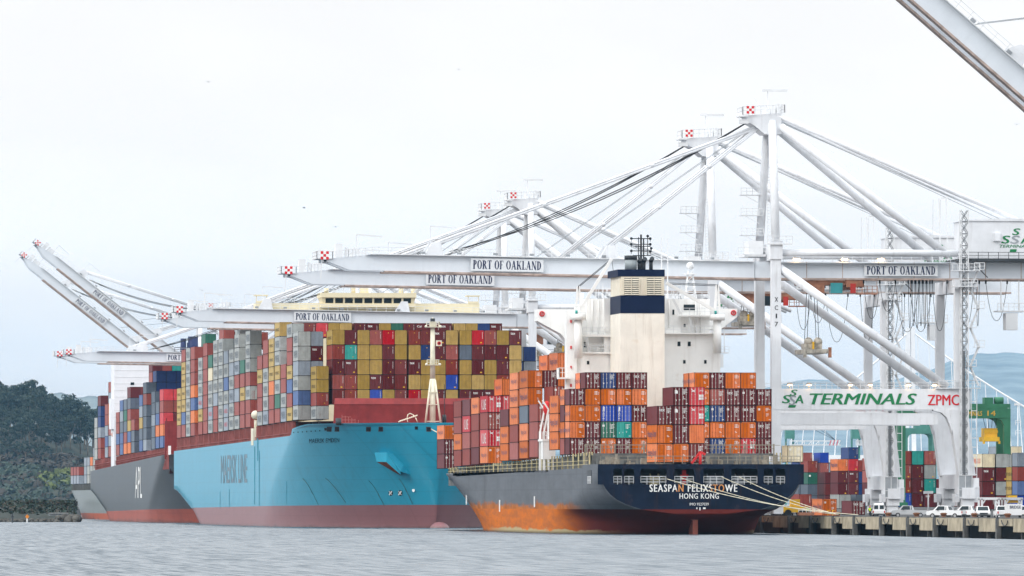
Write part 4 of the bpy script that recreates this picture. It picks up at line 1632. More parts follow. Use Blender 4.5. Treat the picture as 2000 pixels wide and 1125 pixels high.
# stacks along the port side, forward ones first
fwd = [(1472.3, "OMM"[::-1], ST, "foremost visible stack"), (1445.0, "RORR", HC, "second stack"), (1431.3, "RRKM", HC, "third stack"), (1417.6, "MRRO", HC, "fourth stack"), (1404.0, "OKRK", HC, "fifth stack"),
       (1374.1, "OOM", HC, "sixth stack"), (1360.4, "RROOO", HC, "seventh stack"), (1346.6, "OOSOO", HC, "eighth stack"), (1332.8, "RRR", HC, "stack just ahead of the white davit")]
hlbig = {("seventh stack", 4), ("eighth stack", 4), ("eighth stack", 1)}
for u, cs, h, nm in fwd:
    for k, c in enumerate(cs):
        dk = nm in ("fifth stack", "eighth stack", "foremost visible stack") or "davit" in nm
        side = ("HL" if (nm, k + 1) in hlbig else "hl") if c == "O" else ("kl" if c == "K" else None)
        put1(c, 0, u, zb(u) + k * (h + 0.035), k, f"@ container, {ORD[k + 1]} tier of the {nm} from the bow, {PH}" if "davit" not in nm else f"@ container, {ORD[k + 1]} tier of the {nm}", h=h, kind="door" if dk else "blank",
             end=door_end(c) if dk else None, side=side, area=560)
for c, cv, u, t, nm, side, en in (("K", 1, 1404.0, 4, "beside the fifth stack, topmost red one inboard", None, "kl"), ("O", 1, 1404.0, 5, "standing alone highest above the bright red ones", "hl", "door4"), ("M", 1, 1346.6, 5, "inboard of the eighth stack's top", None, "door1"),
                             ("O", 2, 1346.6, 5, "second inboard of the eighth stack's top", None, "door4"), ("O", 2, 1346.6, 6, "on the very top beside the white bridge wing", "HL", "door4"), ("O", 2, 1360.4, 6, "on the very top, one bay ahead of the wing", "hl", "door4"),
                             ("R", 1, 1332.8, 4, "behind the davit at its fourth tier", None, "door2"), ("M", 1, 1332.8, 3, "behind the davit at its third tier", None, "door1"), ("M", 1, 1332.8, 2, "behind the davit at its second tier", None, "door3"), ("M", 1, 1404.0, 3, "below the inboard bright red one", None, "door2")):
    put1(c, cv, u, zb(u) + (t - 1) * (HC + 0.035), t, f"@ container {nm}, {PH}", kind="door", end=en, side=side, area=650)
for k, c in enumerate("OOO"):
    put1(c, 0, 1305.7, 13.4 + k * 2.93, k, f"orange container, {('lowest', 'middle', 'top')[k]} of three stacked just aft of the davit", side="HL" if k == 1 else "hl", area=640)
# main aft stack, doors towards the camera
main = ["MOOM", "MMOOM", "OGUON", "MTUOM", "OOMOM", None, None, None, "MOTOO", "NONRM", "OOMMO", "KOMMO", "MMOM"]
tex = {(4, 4), (4, 2), (10, 3), (11, 2), (12, 3), (12, 1)}
ZM = 12.55
for cv, cs in enumerate(main):
    if not cs:
        continue
    for k, c in enumerate(cs):
        e = door_end(c)
        if (cv, k) in tex:
            e = "tex+door1"
        put1(c, cv, 1291.5, ZM + k * 2.625, k, f"@ container, {ORD[k + 1]} tier, {ORD[cv + 1]} row from port in the ship's aft stack", L=L20, h=ST, kind="door", end=e, area=1000, side="hl" if c == "O" and cv in (0, 8) else None)
for cv, k, c in ((0, 0, "R"), (0, 1, "O"), (0, 2, "M"), (0, 3, "O"), (1, 4, "O"), (8, 4, "O"), (8, 3, "O")):
    put1(c, cv, 1298.0, ZM + k * 2.625, k, f"short @ container, {ORD[k + 1]} tier, row {ORD[cv + 1]}, set behind the aft stack", L=L20, h=ST, side="hl" if c == "O" else None, area=300)
# extra stack at the very stern
ext = [("OOM", ["door4", "door4", "tex+door1"]), ("OMMM", ["door4", "door1", "box+door3", "box+door3"]), ("DOKK", ["door1", None, "kl", "kl"])]
x0 = V(1283.6, 1257.2)
for i, (cs, es) in enumerate(ext):
    for k, (c, e) in enumerate(zip(cs, es)):
        rec(c, x0 + 2.5 * i, 1257.2, 11.15 + k * 2.93, L40, HC, "blank" if (i, k) == (2, 1) else "door", 0, 1200,
            f"@ container, {ORD[k + 1]} tier, {('left', 'middle', 'right')[i]} row of the small sternmost stack", G1, e, "HL" if (i == 0 and c == "O") else None)
rec("C", V(1538, 1258.5), 1258.5, 11.2, L20, ST, "door", 0, 900, "rusty cream container alone at the stern's corner by the quay crane", G1, "door2", None)
mb = MB()
mb.bar((x0 + 5.2, UT + 0.3, 11.0), (x0 + 6.6, UT + 0.6, 12.8), 0.3)
mb.bar((x0 + 6.6, UT + 0.6, 12.8), (x0 + 7.4, UT + 0.5, 12.4), 0.35)
mb.tube((x0 + 6.6, UT + 0.6, 10.6), (x0 + 6.6, UT + 0.6, 12.6), 0.25, n=8)
sp(mb, "stern_davit", [REDP])

# ---------------------------------------------------------------- ship 2: the pale blue ship, bow towards the camera


def surf(h, z0):
    """photo column -> t at height z0 on the left side of the hull"""
    tab = sorted((column_of(*h.pt(t, z0)[:2]), t) for t in [h.off(z0) + 0.02 + (h.L * 0.6) * (i / 700) ** 2.2 for i in range(701)])

    def f(x):
        lo, hi = 0, len(tab) - 1
        while hi - lo > 1:
            m_ = (lo + hi) // 2
            if tab[m_][0] < x:
                lo = m_
            else:
                hi = m_
        (xa, ta), (xb, tb) = tab[lo], tab[hi]
        return ta + (tb - ta) * (x - xa) / (xb - xa) if xb > xa else ta
    return f


def onhull(h, x, y, out=0.05):
    """point of the hull's left side seen at photo column x, row y"""
    z = 12.0
    for _ in range(4):
        p = h.pt(surf_c(h, round(z, 1))(x), z)
        z = zof(y, scale_at(p.x, p.y))
    t = surf_c(h, round(z, 1))(x)
    p, q = h.pt(t, z), h.pt(t + 0.3, z)
    n = Vector((-(q.y - p.y), q.x - p.x, 0)) if h.dir > 0 else Vector((q.y - p.y, -(q.x - p.x), 0))
    if n.length < 1e-6:
        n = Vector((-1, 0, 0))
    n.normalize()
    if n.x > 0:
        n = -n
    return p + n * out, n


_sc = {}


def surf_c(h, z):
    if (id(h), z) not in _sc:
        _sc[(id(h), z)] = surf(h, z)
    return _sc[(id(h), z)]


def patch(mb, h, x0, x1, y0, y1, m=0, out=0.06, n=2):
    for i in range(n):
        a, b = x0 + (x1 - x0) * i / n, x0 + (x1 - x0) * (i + 1) / n
        mb.add([onhull(h, a, y1, out)[0], onhull(h, b, y1, out)[0], onhull(h, b, y0, out)[0], onhull(h, a, y0, out)[0]], [(0, 1, 2, 3)], m)


def btop(t):
    if t < 32:
        return 20.4
    if t < 54:
        return 20.4 - (t - 32) / 22 * 0.8
    if t < 56:
        return 19.6 - (t - 54) / 2 * 1.3
    return 18.3 - (t - 56) / 300 * 1.2


def but(z):
    return max(0.0, min(1.0, (z - 3.0) / 5.0)) ** 0.6


BS0, BL = 1575.0, 358.0
bh = Hull(BS0, 1, BL, 48.0, 174.0, btop, lambda t: 4.5 - t * 0.0025, 47, 112, 9.5, p=2.1, pw=1.2, stern=(3.0, 6.0, 9.4, 66, but), zref=20.4)
S2 = thing("container_ship", (174, BS0 + 180, 0), "huge pale blue container ship, bow towards the viewer, grey and mustard boxes on deck", "ship")
SH2 = tuple(S2.location)


def s2(mb, name, mats, parent=None):
    return mb.build(name, mats, parent or S2, shift=SH2)


BLUE = hull_side_material("pale_blue_hull_paint", (0.016, 0.31, 0.455), 4.0, (0.15, 0.2, 0.1), 0.0, rough=0.29, streak=0.45, var=0.1, spec=0.7)
PINKB = hull_side_material("faded_red_bottom_paint", (0.25, 0.105, 0.11), 0.6, (0.07, 0.05, 0.04), 0.8, rough=0.4, streak=0.4, var=0.15, rt2=0.5, spec=0.6)
BLUEP = mat("blue_paint", (0.016, 0.31, 0.455), 0.35, 0.08, spec=0.6)
bhull = bh.build(S2, [BLUE, PINKB, BLUE, DECKRED], SH2, nt=90)
# lettering on the side and bow
mb = MB()
write(mb, "MAERSK LINE", None, 67, 6.2, bold=0.01, fn=lambda a, b: bh.pt(224 - a, 9.1 + b, out=0.06))
s2(mb, "lettering", [mat("faded_grey_lettering", (0.19, 0.245, 0.29), 0.5, 0.2)], bhull)
mb = MB()
write(mb, "MAERSK EMDEN", None, 58.5, 8.5, bold=0.02, fn=lambda a, b: onhull(bh, 604.5 + a, 865.5 - a * 0.03 - b, 0.07)[0])
s2(mb, "lettering", [mat("dark_lettering", (0.012, 0.03, 0.05), 0.5, 0.1)], bhull)
mb = MB()
for x in (763.5, 782):
    mb2 = []
    p, n = onhull(bh, x, 963, 0.06)
    h_ = n.cross(Vector((0, 0, 1))).normalized()
    u_ = Vector((0, 0, 1)) + n * 0
    # follow the flare
    pu = onhull(bh, x, 956, 0.06)[0]
    u_ = (pu - p).normalized()
    vs = [p + n * 0.02 + h_ * (0.75 * cos(t)) + u_ * (0.75 * sin(t)) for t in [2 * pi * k / 16 for k in range(16)]]
    mb.add(vs, [tuple(range(16))], 0)
    for sg in (-1, 1):
        a, b = p + n * 0.05 + (h_ * sg + u_) * 0.5, p + n * 0.05 - (h_ * sg + u_) * 0.5
        w_ = (h_ * sg - u_).normalized() * 0.13
        mb.add([a + w_, a - w_, b - w_, b + w_], [(0, 1, 2, 3)], 1)
p, n = onhull(bh, 808, 957, 0.08)
h_ = n.cross(Vector((0, 0, 1))).normalized()
mb.add([p + h_ * (0.4 * cos(t)) + Vector((0, 0, 0.4 * sin(t))) for t in [2 * pi * k / 12 for k in range(12)]], [tuple(range(12))], 1)
s2(mb, "thruster_mark", [BLACK, WTXT], bhull)
for x in (643.5, 658.5, 720, 744, 837):
    mb = MB()
    patch(mb, bh, x - 4.6, x + 4.6, 833.5, 843.0, 0, 0.05)
    patch(mb, bh, x - 3.2, x + 3.2, 835.0, 841.5, 1, 0.10)
    s2(mb, "fairlead", [mat("rusty_fairlead", (0.09, 0.05, 0.045), 0.7, 0.3), BLACK], bhull)
mb = MB()
patch(mb, bh, 810, 816, 833, 839, 0, 0.06)
patch(mb, bh, 634, 639, 836, 841, 0, 0.06)
for k in range(7):
    patch(mb, bh, 573 + 8.5 * k, 575 + 8.5 * k, 843.5 - k * 0.6, 846 - k * 0.6, 0, 0.05, 1)
s2(mb, "mooring_hole", [BLACK], bhull)
for x0, y0, x1, y1 in ((592, 934, 622, 986), (636, 934, 676, 982), (721, 939, 751, 988), (779, 935, 806, 984)):
    mb = MB()
    for k in range(8):
        a, b = k / 8, (k + 1) / 8
        qa = lambda q: (x0 + (x1 - x0) * q ** 0.8, y0 + (y1 - y0) * q)
        pa, pb = onhull(bh, *qa(a), 0.05)[0], onhull(bh, *qa(b), 0.05)[0]
        mb.bar(pa, pb, 0.14, 0.05)
    s2(mb, "rust_scar", [mat("olive_scar", (0.1, 0.12, 0.09), 0.7, 0.2)], bhull)
for xx_, ya_, yb_, ww in ((497.5, 872, 985, 1.5), (503.5, 856, 900, 2.2), (506.5, 880, 988, 1.2), (448, 955, 992, 0.8), (560, 940, 985, 0.7), (430, 960, 995, 0.7)):
    mb = MB()
    for k in range(6):
        q0, q1 = k / 6, (k + 1) / 6
        w0, w1 = ww * (1 - 0.4 * q0), ww * (1 - 0.4 * q1)
        p00, p01 = onhull(bh, xx_ - w0 / 2, ya_ + (yb_ - ya_) * q0, 0.05)[0], onhull(bh, xx_ + w0 / 2, ya_ + (yb_ - ya_) * q0, 0.05)[0]
        p10, p11 = onhull(bh, xx_ - w1 / 2, ya_ + (yb_ - ya_) * q1, 0.05)[0], onhull(bh, xx_ + w1 / 2, ya_ + (yb_ - ya_) * q1, 0.05)[0]
        mb.add([p10, p11, p01, p00], [(0, 1, 2, 3)])
    s2(mb, "stain_streak", [mat("grey_stain", (0.035, 0.25, 0.34), 0.6, 0.3)], bhull)
# anchor bolster
pc, n = onhull(bh, 766, 905, 0)
h_ = n.cross(Vector((0, 0, 1))).normalized()
if h_.x < 0:
    h_ = -h_
Z = Vector((0, 0, 1))
mb = MB()
A = [pc - h_ * 2.0 + Z * 2.5 - n * 2, pc + h_ * 2.6 + Z * 1.9 - n * 2, pc + h_ * 3.6 - Z * 2.2 - n * 1.5, pc - h_ * 0.6 - Z * 2.4 - n * 2.5]
B = [pc - h_ * 2.3 + Z * 2.1 + n * 2.6, pc + h_ * 1.3 + Z * 2.1 + n * 2.4, pc + h_ * 3.3 - Z * 1.6 + n * 0.6, pc - h_ * 1.9 + Z * 0.3 + n * 2.4]
C_ = pc + h_ * 1.0 + Z * 0.25 + n * 2.3
D_ = pc + h_ * 2.9 - Z * 2.25 + n * 0.2
mb.add([A[0], A[1], A[2], A[3], B[0], B[1], B[2], B[3], C_, D_],
       [(0, 1, 5, 4), (0, 4, 7, 3), (4, 5, 8, 7), (5, 6, 9, 8), (1, 2, 6, 5)], 0)
mb.add([B[3], C_, D_, A[3]], [(0, 1, 2, 3)], 1)
s2(mb, "anchor_bolster", [BLUEP, mat("rusty_anchor", (0.14, 0.045, 0.025), 0.8, 0.4, 1.0)])
mb = MB()
mb.dome((174, BS0 + 2.5, -0.6), 2.1, n=18, k=6, sz=0.85)
s2(mb, "bulbous_bow", [PINKB])
# deck edge: coaming and stanchions


def zbm(u):
    return 21.3 - (u - 1617) * 0.0042


mb = MB()
for ya, yb in ((1631, 1714), (1726, 1868), (1874, 1931)):
    mb.hexa([(151.6, ya, 17), (196.4, ya, 17), (196.4, yb, 17), (151.6, yb, 17), (151.6, ya, zbm(ya) - 0.15), (196.4, ya, zbm(ya) - 0.15), (196.4, yb, zbm(yb) - 0.15), (151.6, yb, zbm(yb) - 0.15)])
mb.box(157.5, 193, 1602, 1612, 19, 23.9)
mb.box(154.2, 194.5, 1617.8, 1631, 17.5, 21.1)
s2(mb, "hatch_coaming", [mat("dark_red_coaming", (0.035, 0.010, 0.010), 0.7, 0.2)])
mb = MB()
y = 1632.0
k = 0
while y < 1930:
    if not (1714 < y < 1726):
        mb.box(150.35, 150.75, y - 0.2, y + 0.2, 16.9, zbm(y) - 0.03)
        if k % 2 == 0:
            mb.box(150.4, 150.6, y + 0.9, y + 1.2, 16.9, 18.6)
        if k % 5 == 0:
            mb.box(150.3, 151.0, y - 0.35, y + 0.35, 16.9, zbm(y) - 0.02)
    y += 2.72
    k += 1
mb.rail([(150.3, 1632, 17.9), (150.3, 1930, 16.9)], 1.0, 3.0, 0.05)
s2(mb, "deck_stanchions", [mat("dusty_red_posts", (0.33, 0.10, 0.085), 0.6, 0.2)])
mb = MB()
for y in (1627.6, 1641.2, 1713.5, 1727.5, 1795, 1868, 1875):
    mb.box(150.6, 151.2, y + 0.35, y + 0.9, zbm(y), zbm(y) + 7.8)
s2(mb, "lashing_bridge", [DECKRED])
# breakwater, foremast, foredeck fittings
UB = 1597.0
mb = MB()
mb.hexa([(155.2, UB, 19.5), (196, UB, 19.5), (196, UB + 0.6, 19.5), (155.2, UB + 0.6, 19.5), (155.4, UB, 24.2), (195.8, UB, 24.2), (195.8, UB + 0.6, 24.2), (155.4, UB + 0.6, 24.2)])
mb.hexa([(155.4, UB - 0.1, 24.2), (195.8, UB - 0.1, 24.2), (195.8, UB + 0.6, 24.2), (155.4, UB + 0.6, 24.2), (155.6, UB + 0.9, 25.4), (195.6, UB + 0.9, 25.4), (195.6, UB + 1.6, 25.4), (155.6, UB + 1.6, 25.4)])
s2(mb, "breakwater", [DECKRED])
MASTC = mat("cream_mast_paint", (0.72, 0.68, 0.54), 0.5, 0.08)
UMt = 1588.0
xm = V(845, UMt)
sm_ = scale_at(xm, UMt)


def zm_(y):
    return zof(y, sm_)


mb = MB()
mb.tube((xm, UMt, 19.8), (xm, UMt, zm_(740)), 0.58, 0.54, 14)
mb.tube((xm, UMt, zm_(740)), (xm, UMt, zm_(640)), 0.52, 0.42, 14)
for dx in (-2.1, 2.1):
    mb.tube((xm + dx * 0.75, UMt - 0.8, 19.8), (xm + dx * 0.2, UMt - 0.3, zm_(742)), 0.2, n=8)
for y in (823, 790, 766):
    f = (830 - y) / 90
    mb.bar((xm - 1.45 + f * 0.9, UMt - 0.7, zm_(y)), (xm + 1.45 - f * 0.9, UMt - 0.7, zm_(y)), 0.14)
for y, w_ in ((638, 1.3), (712, 1.2)):
    mb.box(xm - w_, xm + w_, UMt - 0.9, UMt + 0.9, zm_(y + 1.5), zm_(y))
    mb.rail([(xm - w_, UMt - 0.9, zm_(y)), (xm + w_, UMt - 0.9, zm_(y)), (xm + w_, UMt + 0.9, zm_(y))], 0.9, 0.6, 0.06)
    for dx in (-w_ - 0.1, w_ + 0.1):
        mb.dome((xm + dx, UMt - 0.9, zm_(y)), 0.28, n=8, k=3)
mb.box(xm + 0.6, xm + 1.7, UMt - 1.0, UMt - 0.4, zm_(676), zm_(665))
mb.box(xm - 0.6, xm + 0.6, UMt - 0.3, UMt + 0.3, zm_(640), zm_(628))
mb.tube((xm, UMt, zm_(628)), (xm, UMt, zm_(620)), 0.12, n=6)
mast = s2(mb, "foremast", [MASTC])
mb = MB().box(xm - 0.45, xm + 0.4, UMt - 0.6, UMt, zm_(628), zm_(622))
s2(mb, "radar_scanner", [DARK], mast)
mb = MB()
c = (xm + 1.15, UMt - 1.05, zm_(670.5))
mb.tube(c, (c[0], c[1] + 0.05, c[2]), 0.36, n=14)
mb.tube((c[0], c[1] - 0.03, c[2]), c, 0.17, n=10, m=1)
s2(mb, "fog_horn", [REDP, BLACK], mast)
mb = MB()
for k in range(10):
    x = V(778 + k * 3.6, 1586)
    mb.tube((x, 1586, 20.6 + 0.12 * k), (x + 0.5, 1586, 20.9 + 0.12 * k), 0.13, n=6)
for k in range(6):
    a, b = pi * k / 6, pi * (k + 1) / 6
    mb.tube((V(812, 1586) - 0.6 + 1.1 * cos(a + 0.5), 1586, 20.6 + 1.7 * sin(a)), (V(812, 1586) - 0.6 + 1.1 * cos(b + 0.5), 1586, 20.6 + 1.7 * sin(b)), 0.1, n=6)
s2(mb, "mooring_rope_coil", [MASTC])
mb = MB()
x0_, x1_ = V(668, 1594), V(700, 1594)
for q in range(6):
    x = x0_ + (x1_ - x0_) * q / 5
    mb.bar((x, 1594, 20), (x, 1594, 22.1 - 0.2 * q), 0.06)
for z in (20.5, 21.1, 21.7):
    mb.bar((x0_, 1594, z), (x1_ - (z - 20.5) * 1.2, 1594, z), 0.06)
s2(mb, "guard_frame", [mat("pink_rail", (0.45, 0.2, 0.18), 0.6, 0.1)])
mb = MB()
mb.tube((V(661, 1590), 1590, 20), (V(661, 1590), 1590, 21.4), 0.55, n=10)
mb.tube((V(864, 1590), 1590, 21.2), (V(871, 1590), 1590, 21.2), 0.9, n=12)
mb.bar((V(868, 1588), 1588, 20), (V(868, 1588), 1588, 28), 0.12)
s2(mb, "foredeck_winch", [DARK])
# bridge house
UH = 1719.0
sB2 = scale_at(174, UH)


def zk(y):
    return zof(y, sB2)


mb = MB()
mb.box(V(500, UH), V(938, UH), UH + 1.5, UH + 6, zk(612), zk(592))
mb.box(V(626, UH), V(812, UH), UH, UH + 8, zk(600), zk(593))
mb.hexa([(V(632, UH), UH + 0.4, zk(593)), (V(808, UH), UH + 0.4, zk(593)), (V(808, UH), UH + 8, zk(593)), (V(632, UH), UH + 8, zk(593)), (V(628, UH), UH, zk(581)), (V(812, UH), UH, zk(581)), (V(812, UH), UH + 8, zk(581)), (V(628, UH), UH + 8, zk(581))])
mb.box(V(626, UH), V(813, UH), UH - 0.3, UH + 8.2, zk(581), zk(572))
mb.box(V(560, UH), V(880, UH), UH + 1, UH + 7, 18, zk(612))
for x in (512, 926):
    mb.box(V(x - 13, UH), V(x + 13, UH), UH + 1.2, UH + 5, zk(578), zk(576))
    mb.box(V(x - 10, UH), V(x + 10, UH), UH + 1.4, UH + 1.7, zk(592), zk(588))
    for q in (-10, 10):
        mb.bar((V(x + q, UH), UH + 1.6, zk(592)), (V(x + q, UH), UH + 1.6, zk(578)), 0.16)
for x, y in ((693, 555), (714, 553), (786, 556), (640, 562), (810, 562)):
    mb.tube((V(x, UH), UH + 3, zk(573)), (V(x, UH), UH + 3, zk(y)), 0.45, n=10)
mb.box(V(706, UH), V(722, UH), UH + 2, UH + 4, zk(573), zk(558))
bhse = s2(mb, "bridge_house", [mat("pale_cream_paint", (0.74, 0.66, 0.46), 0.5, 0.05, streak=0.1)])
for k in range(9):
    a, b = 636 + k * 19.0, 636 + k * 19.0 + 15
    f0, f1 = 0.02, 0.36
    mb = MB().add([(V(a, UH), UH + f1 - 0.03, zk(592)), (V(b, UH), UH + f1 - 0.03, zk(592)), (V(b, UH), UH - 0.0, zk(582.5)), (V(a, UH), UH - 0.0, zk(582.5))], [(0, 1, 2, 3)])
    s2(mb, "window", [GLASS], bhse)
mb = MB().rail([(V(500, UH), UH + 1.5, zk(592)), (V(938, UH), UH + 1.5, zk(592))], 1.0, 2.0, 0.05)
mb.rail([(V(628, UH), UH, zk(572)), (V(812, UH), UH, zk(572))], 1.0, 1.5, 0.05)
s2(mb, "bridge_railing", [WHITE2], bhse)
mb = MB()
mb.box(149.9, 151.4, 1717, 1722, 17, zof(838, 9.2))
mb.tube((150.6, 1719, zof(838, 9.2)), (150.6, 1719, zof(822, 9.2)), 0.3, n=8)
mb.dome((150.6, 1719, zof(812, 9.2)), 0.95, n=12, k=4)
s2(mb, "provision_crane", [MASTC])

# its containers
G2 = "containers on the pale blue ship"
P2 = "pale blue ship"


def put2(c, cv, u, z, lab, kind="blank", end=None, side=None, area=320, h=HC, L=L40, prio=2):
    rec(c, 150.25 + 2.5 * cv, u, z, L, h, kind, prio, area, lab, G2, end, side)


def side_of(c, r=rc):
    return {"W": "mk", "g": r.choice(["mk", "mk", "hs", None]), "Y": "ms"}.get(c)


pitch = 13.6
groups = [("forward", 1617.7, ["WBWgWW", "YRBYRRW", "gWRR", "RGWYWWY", "RROYYY", "gWWWRR", "WRRYR"], 2),
          ("middle", 1727.8, ["RRWRWWW", "RRYRG", "WRgRgWW", "WWgWgW", "ggWBWg", "WWWWWWW", "RRgWWWW", "WgWWCG", "RRRRRRR", "RYgWWW"], 3),
          ("aft", 1875.0, ["ROBORRR", "WWWWWWW", "RBYYYYR", "RYYY"], 4)]
for gname, u0, cols, pr in groups:
    for i, cs in enumerate(cols):
        u = u0 + i * (pitch if gname == "forward" else (13.95 if gname == "middle" else 13.5))
        nxt = cols[i - 1] if i else ""
        for k, c in enumerate(cs):
            ex = k >= len(nxt)
            ph_ = 2.79 if (gname, i) == ("forward", 1) else 2.93
            put2(c, 0, u, zbm(u) + k * ph_, f"@ container, {ORD[k + 1]} tier, {ORD[i + 1]} stack from the front of the {gname} block, {P2}", end=(bmark() if ex and c in "MRD" else None), side=side_of(c), area=340 - i + (300 if ex else 0), prio=pr, h=ph_ - 0.034)
# front face of the forward block, columns further in
for cv, cs in ((1, "ggWgMg"), (17, "gggNg"), (18, "ggggN")):
    for k, c in enumerate(cs):
        put2(c, cv, 1617.7, zbm(1617.7) + k * 2.93, f"@ container, {ORD[k + 1]} tier, row {ORD[cv + 1]} of the second bay, {P2}", end="tex+blank1" if c == "M" else (bmark() if c in "N" else None), area=700)
# foremost bay: fifteen rows over the breakwater
top = ["YMYRKYRRMYYKRYM", "RTYYMYYNMRSMMMY", "MMYYMRMYYRYMYMY", "RRYMMRYYYUYYYRR", "RRYUYRKYMYMMMMM"]
TEX = {(0, 8), (0, 14), (2, 1), (2, 6), (3, 3), (4, 11), (4, 12)}
vf = V(649.1, 1603)
for r_, row in enumerate(top):
    for i, c in enumerate(row):
        e = None
        if (r_, i) in TEX:
            e = "tex+blank%d" % rc.choice([1, 3])
        elif c in "MRKTN":
            e = bmark()
        elif c == "U":
            e = "blank3"
        rec(c if c != "R" else ("D" if rc.random() < 0.45 else "R"), vf + i * 2.47 + (0.22 if i > 5 else 0) + (0.22 if i > 9 else 0), 1603, 21.3 + (5 - r_) * 2.93, L40, HC, "blank", 1, 900 - r_,
            f"@ container, {('top', 'second', 'third', 'fourth', 'fifth')[r_]} tier down, {ORD[i + 1]} row from left, foremost bay over red breakwater", G2, e, "ms" if c == "Y" and i == 0 else None)
for k, c in enumerate("WRYY"):
    rec(c, V(618, 1603), 1603, 21.3 + k * 2.62, L40, ST, "blank", 1, 500 + k, f"@ container, {ORD[k + 1]} tier of the low stack left of the red breakwater", G2, bmark() if c == "R" else None, side_of(c))
row7 = [(593, "D"), (617, "K"), (641, "Y"), (664, "Y"), (692, "M"), (716, "M"), (740, "Y"), (764, "G"), (788, "M"), (812, "M"), (836, "M"), (859, "M"), (886, "Y"), (909.5, "Y"), (933, "N"), (957, "M")]
for i, (x, c) in enumerate(row7):
    rec(c, V(x, 1631.3), 1631.3, 37.95, L40, HC, "blank", 1, 450, f"@ container, {ORD[i + 1]} from left in the topmost row just under the crane booms", G2, "tex+blank1" if i in (5, 11, 15) else ("Cai" if i == 9 else (bmark() if c in "MKD" else None)))
rec("g", V(576, 1631.3), 1631.3, zbm(1631) + 5 * 2.79, L40, HC, "blank", 2, 500, "blue grey container, end showing, left of the topmost row under the crane booms", G2)
for cv, u, tier, c, lab in ((1, 1673, 6, "Y", "with its end showing in the forward block"), (1, 1673, 5, "g", "below the inner mustard one in the forward block"), (1, 1741, 7, "R", "high inside the middle block near its front"), (2, 1769, 7, "R", "high inside the middle block, inner row"),
                            (1, 1783, 8, "W", "topmost inside the middle block"), (1, 1797, 7, "g", "inside the middle block with its end showing"), (1, 1825, 8, "R", "highest red one of the middle block"), (2, 1852, 8, "R", "highest at the back of the middle block"), (1, 1875, 8, "G", "topmost of the aft block")):
    put2(c, cv, u, zbm(u) + (tier - 1) * 2.93, f"@ container {lab}, {P2}", end=bmark() if c == "R" else None, area=200, prio=4)

# ---------------------------------------------------------------- ship 3: dark grey ship with a white tower, and ship 4 beyond
AS0 = 1960.0
ah = Hull(AS0, 1, 296, 44, 174, lambda t: 16.9 - t * 0.0112, lambda t: 3.5 - t * 0.004, 34, 84, 9, p=2.1, pw=1.2, stern=(3.0, 6.0, 9.4, 66, but), zref=16.9)
S3 = thing("container_ship", (174, AS0 + 150, 0), "dark grey container ship with red bottom and white tower behind the blue ship", "ship")
SH3 = tuple(S3.location)
GREYH = hull_side_material("dark_grey_hull_paint", (0.085, 0.095, 0.105), 3.0, (0.2, 0.1, 0.07), 0.0, rough=0.38, streak=0.35, var=0.12)
REDB = hull_side_material("worn_red_bottom_paint", (0.33, 0.085, 0.06), 1.0, (0.07, 0.05, 0.04), 0.5, rough=0.55, streak=0.6, var=0.2, rt2=1.0)
ahull = ah.build(S3, [GREYH, REDB, GREYH, DECKRED], SH3, nt=60)


def s3(mb, name, mats, parent=None):
    return mb.build(name, mats, parent or S3, shift=SH3)


mb = MB()
write(mb, "APL", None, 24, 7.9, bold=0.03, fn=lambda a, b: ah.pt(2086 - AS0 - a, 6.1 + b, out=0.08))
s3(mb, "lettering", [WTXT], ahull)


def zba(u):
    return 18.3 - (u - 1996) * 0.007


mb = MB()
for ya, yb in ((1992, 2161), (2176, 2247)):
    mb.hexa([(153.6, ya, 12), (194.4, ya, 12), (194.4, yb, 12), (153.6, yb, 12), (153.6, ya, zba(ya) - 0.15), (194.4, ya, zba(ya) - 0.15), (194.4, yb, zba(yb) - 0.15), (153.6, yb, zba(yb) - 0.15)])
s3(mb, "hatch_coaming", [MATS["dark_red_coaming"]])
mb = MB()
y = 1985.0
while y < 2245:
    mb.box(152.4, 152.8, y - 0.22, y + 0.22, 13.0, zba(y) - 0.05)
    y += 2.75
mb.rail([(152.3, 1985, 16.4), (152.3, 2245, 14.2)], 1.0, 5.0, 0.06)
s3(mb, "deck_stanchions", [MATS["dusty_red_posts"]])
mb = MB()
a, b = V(322, 1988), V(345, 1988)
mb.box(a, a + 34, 1988, 1989, 15.5, zof(823, 8.0))
mb.bar((V(325, 1986), 1986, 16), (V(325, 1986), 1986, zof(818, 8)), 0.3)
s3(mb, "breakwater", [DECKRED])
mb = MB().box(V(329, 1984), V(334, 1984), 1984, 1985, 16.5, 18.7)
s3(mb, "winch_house", [SHIPW])
UA = 2163.0
sa = scale_at(170, UA)
mb = MB()
mb.box(V(223, UA), 194, UA, UA + 12, 13, zof(704, sa))
mb.box(V(218, UA), V(223, UA) + 0.3, UA + 1, UA + 10, zof(838, sa), zof(778, sa))
tw = s3(mb, "deckhouse", [mat("clean_white_paint", (0.80, 0.81, 0.84), 0.45, 0.03)])
s3(MB().box(V(255, UA), V(262, UA), UA - 0.08, UA + 0.1, zof(752, sa), zof(747, sa)), "window", [GLASS], tw)
mb = MB()
for k in range(9):
    z = zof(815 - 13 * k, sa)
    mb.box(V(223.2, UA), 193, UA - 0.05, UA, z, z + 0.12)
s3(mb, "deck_seam", [WHITE2], tw)
mb = MB()
for x, y0, y1, r in ((358, 677, 660, 0.75), (377, 673, 656, 1.35), (371, 677, 668, 0.8)):
    mb.tube((V(x, UA + 8), UA + 8, zof(y0 + 30, sa)), (V(x, UA + 8), UA + 8, zof(y1, sa)), r, n=12)
s3(mb, "exhaust_pipe", [mat("dark_blue_pipe", (0.02, 0.03, 0.09), 0.5, 0.2)], tw)
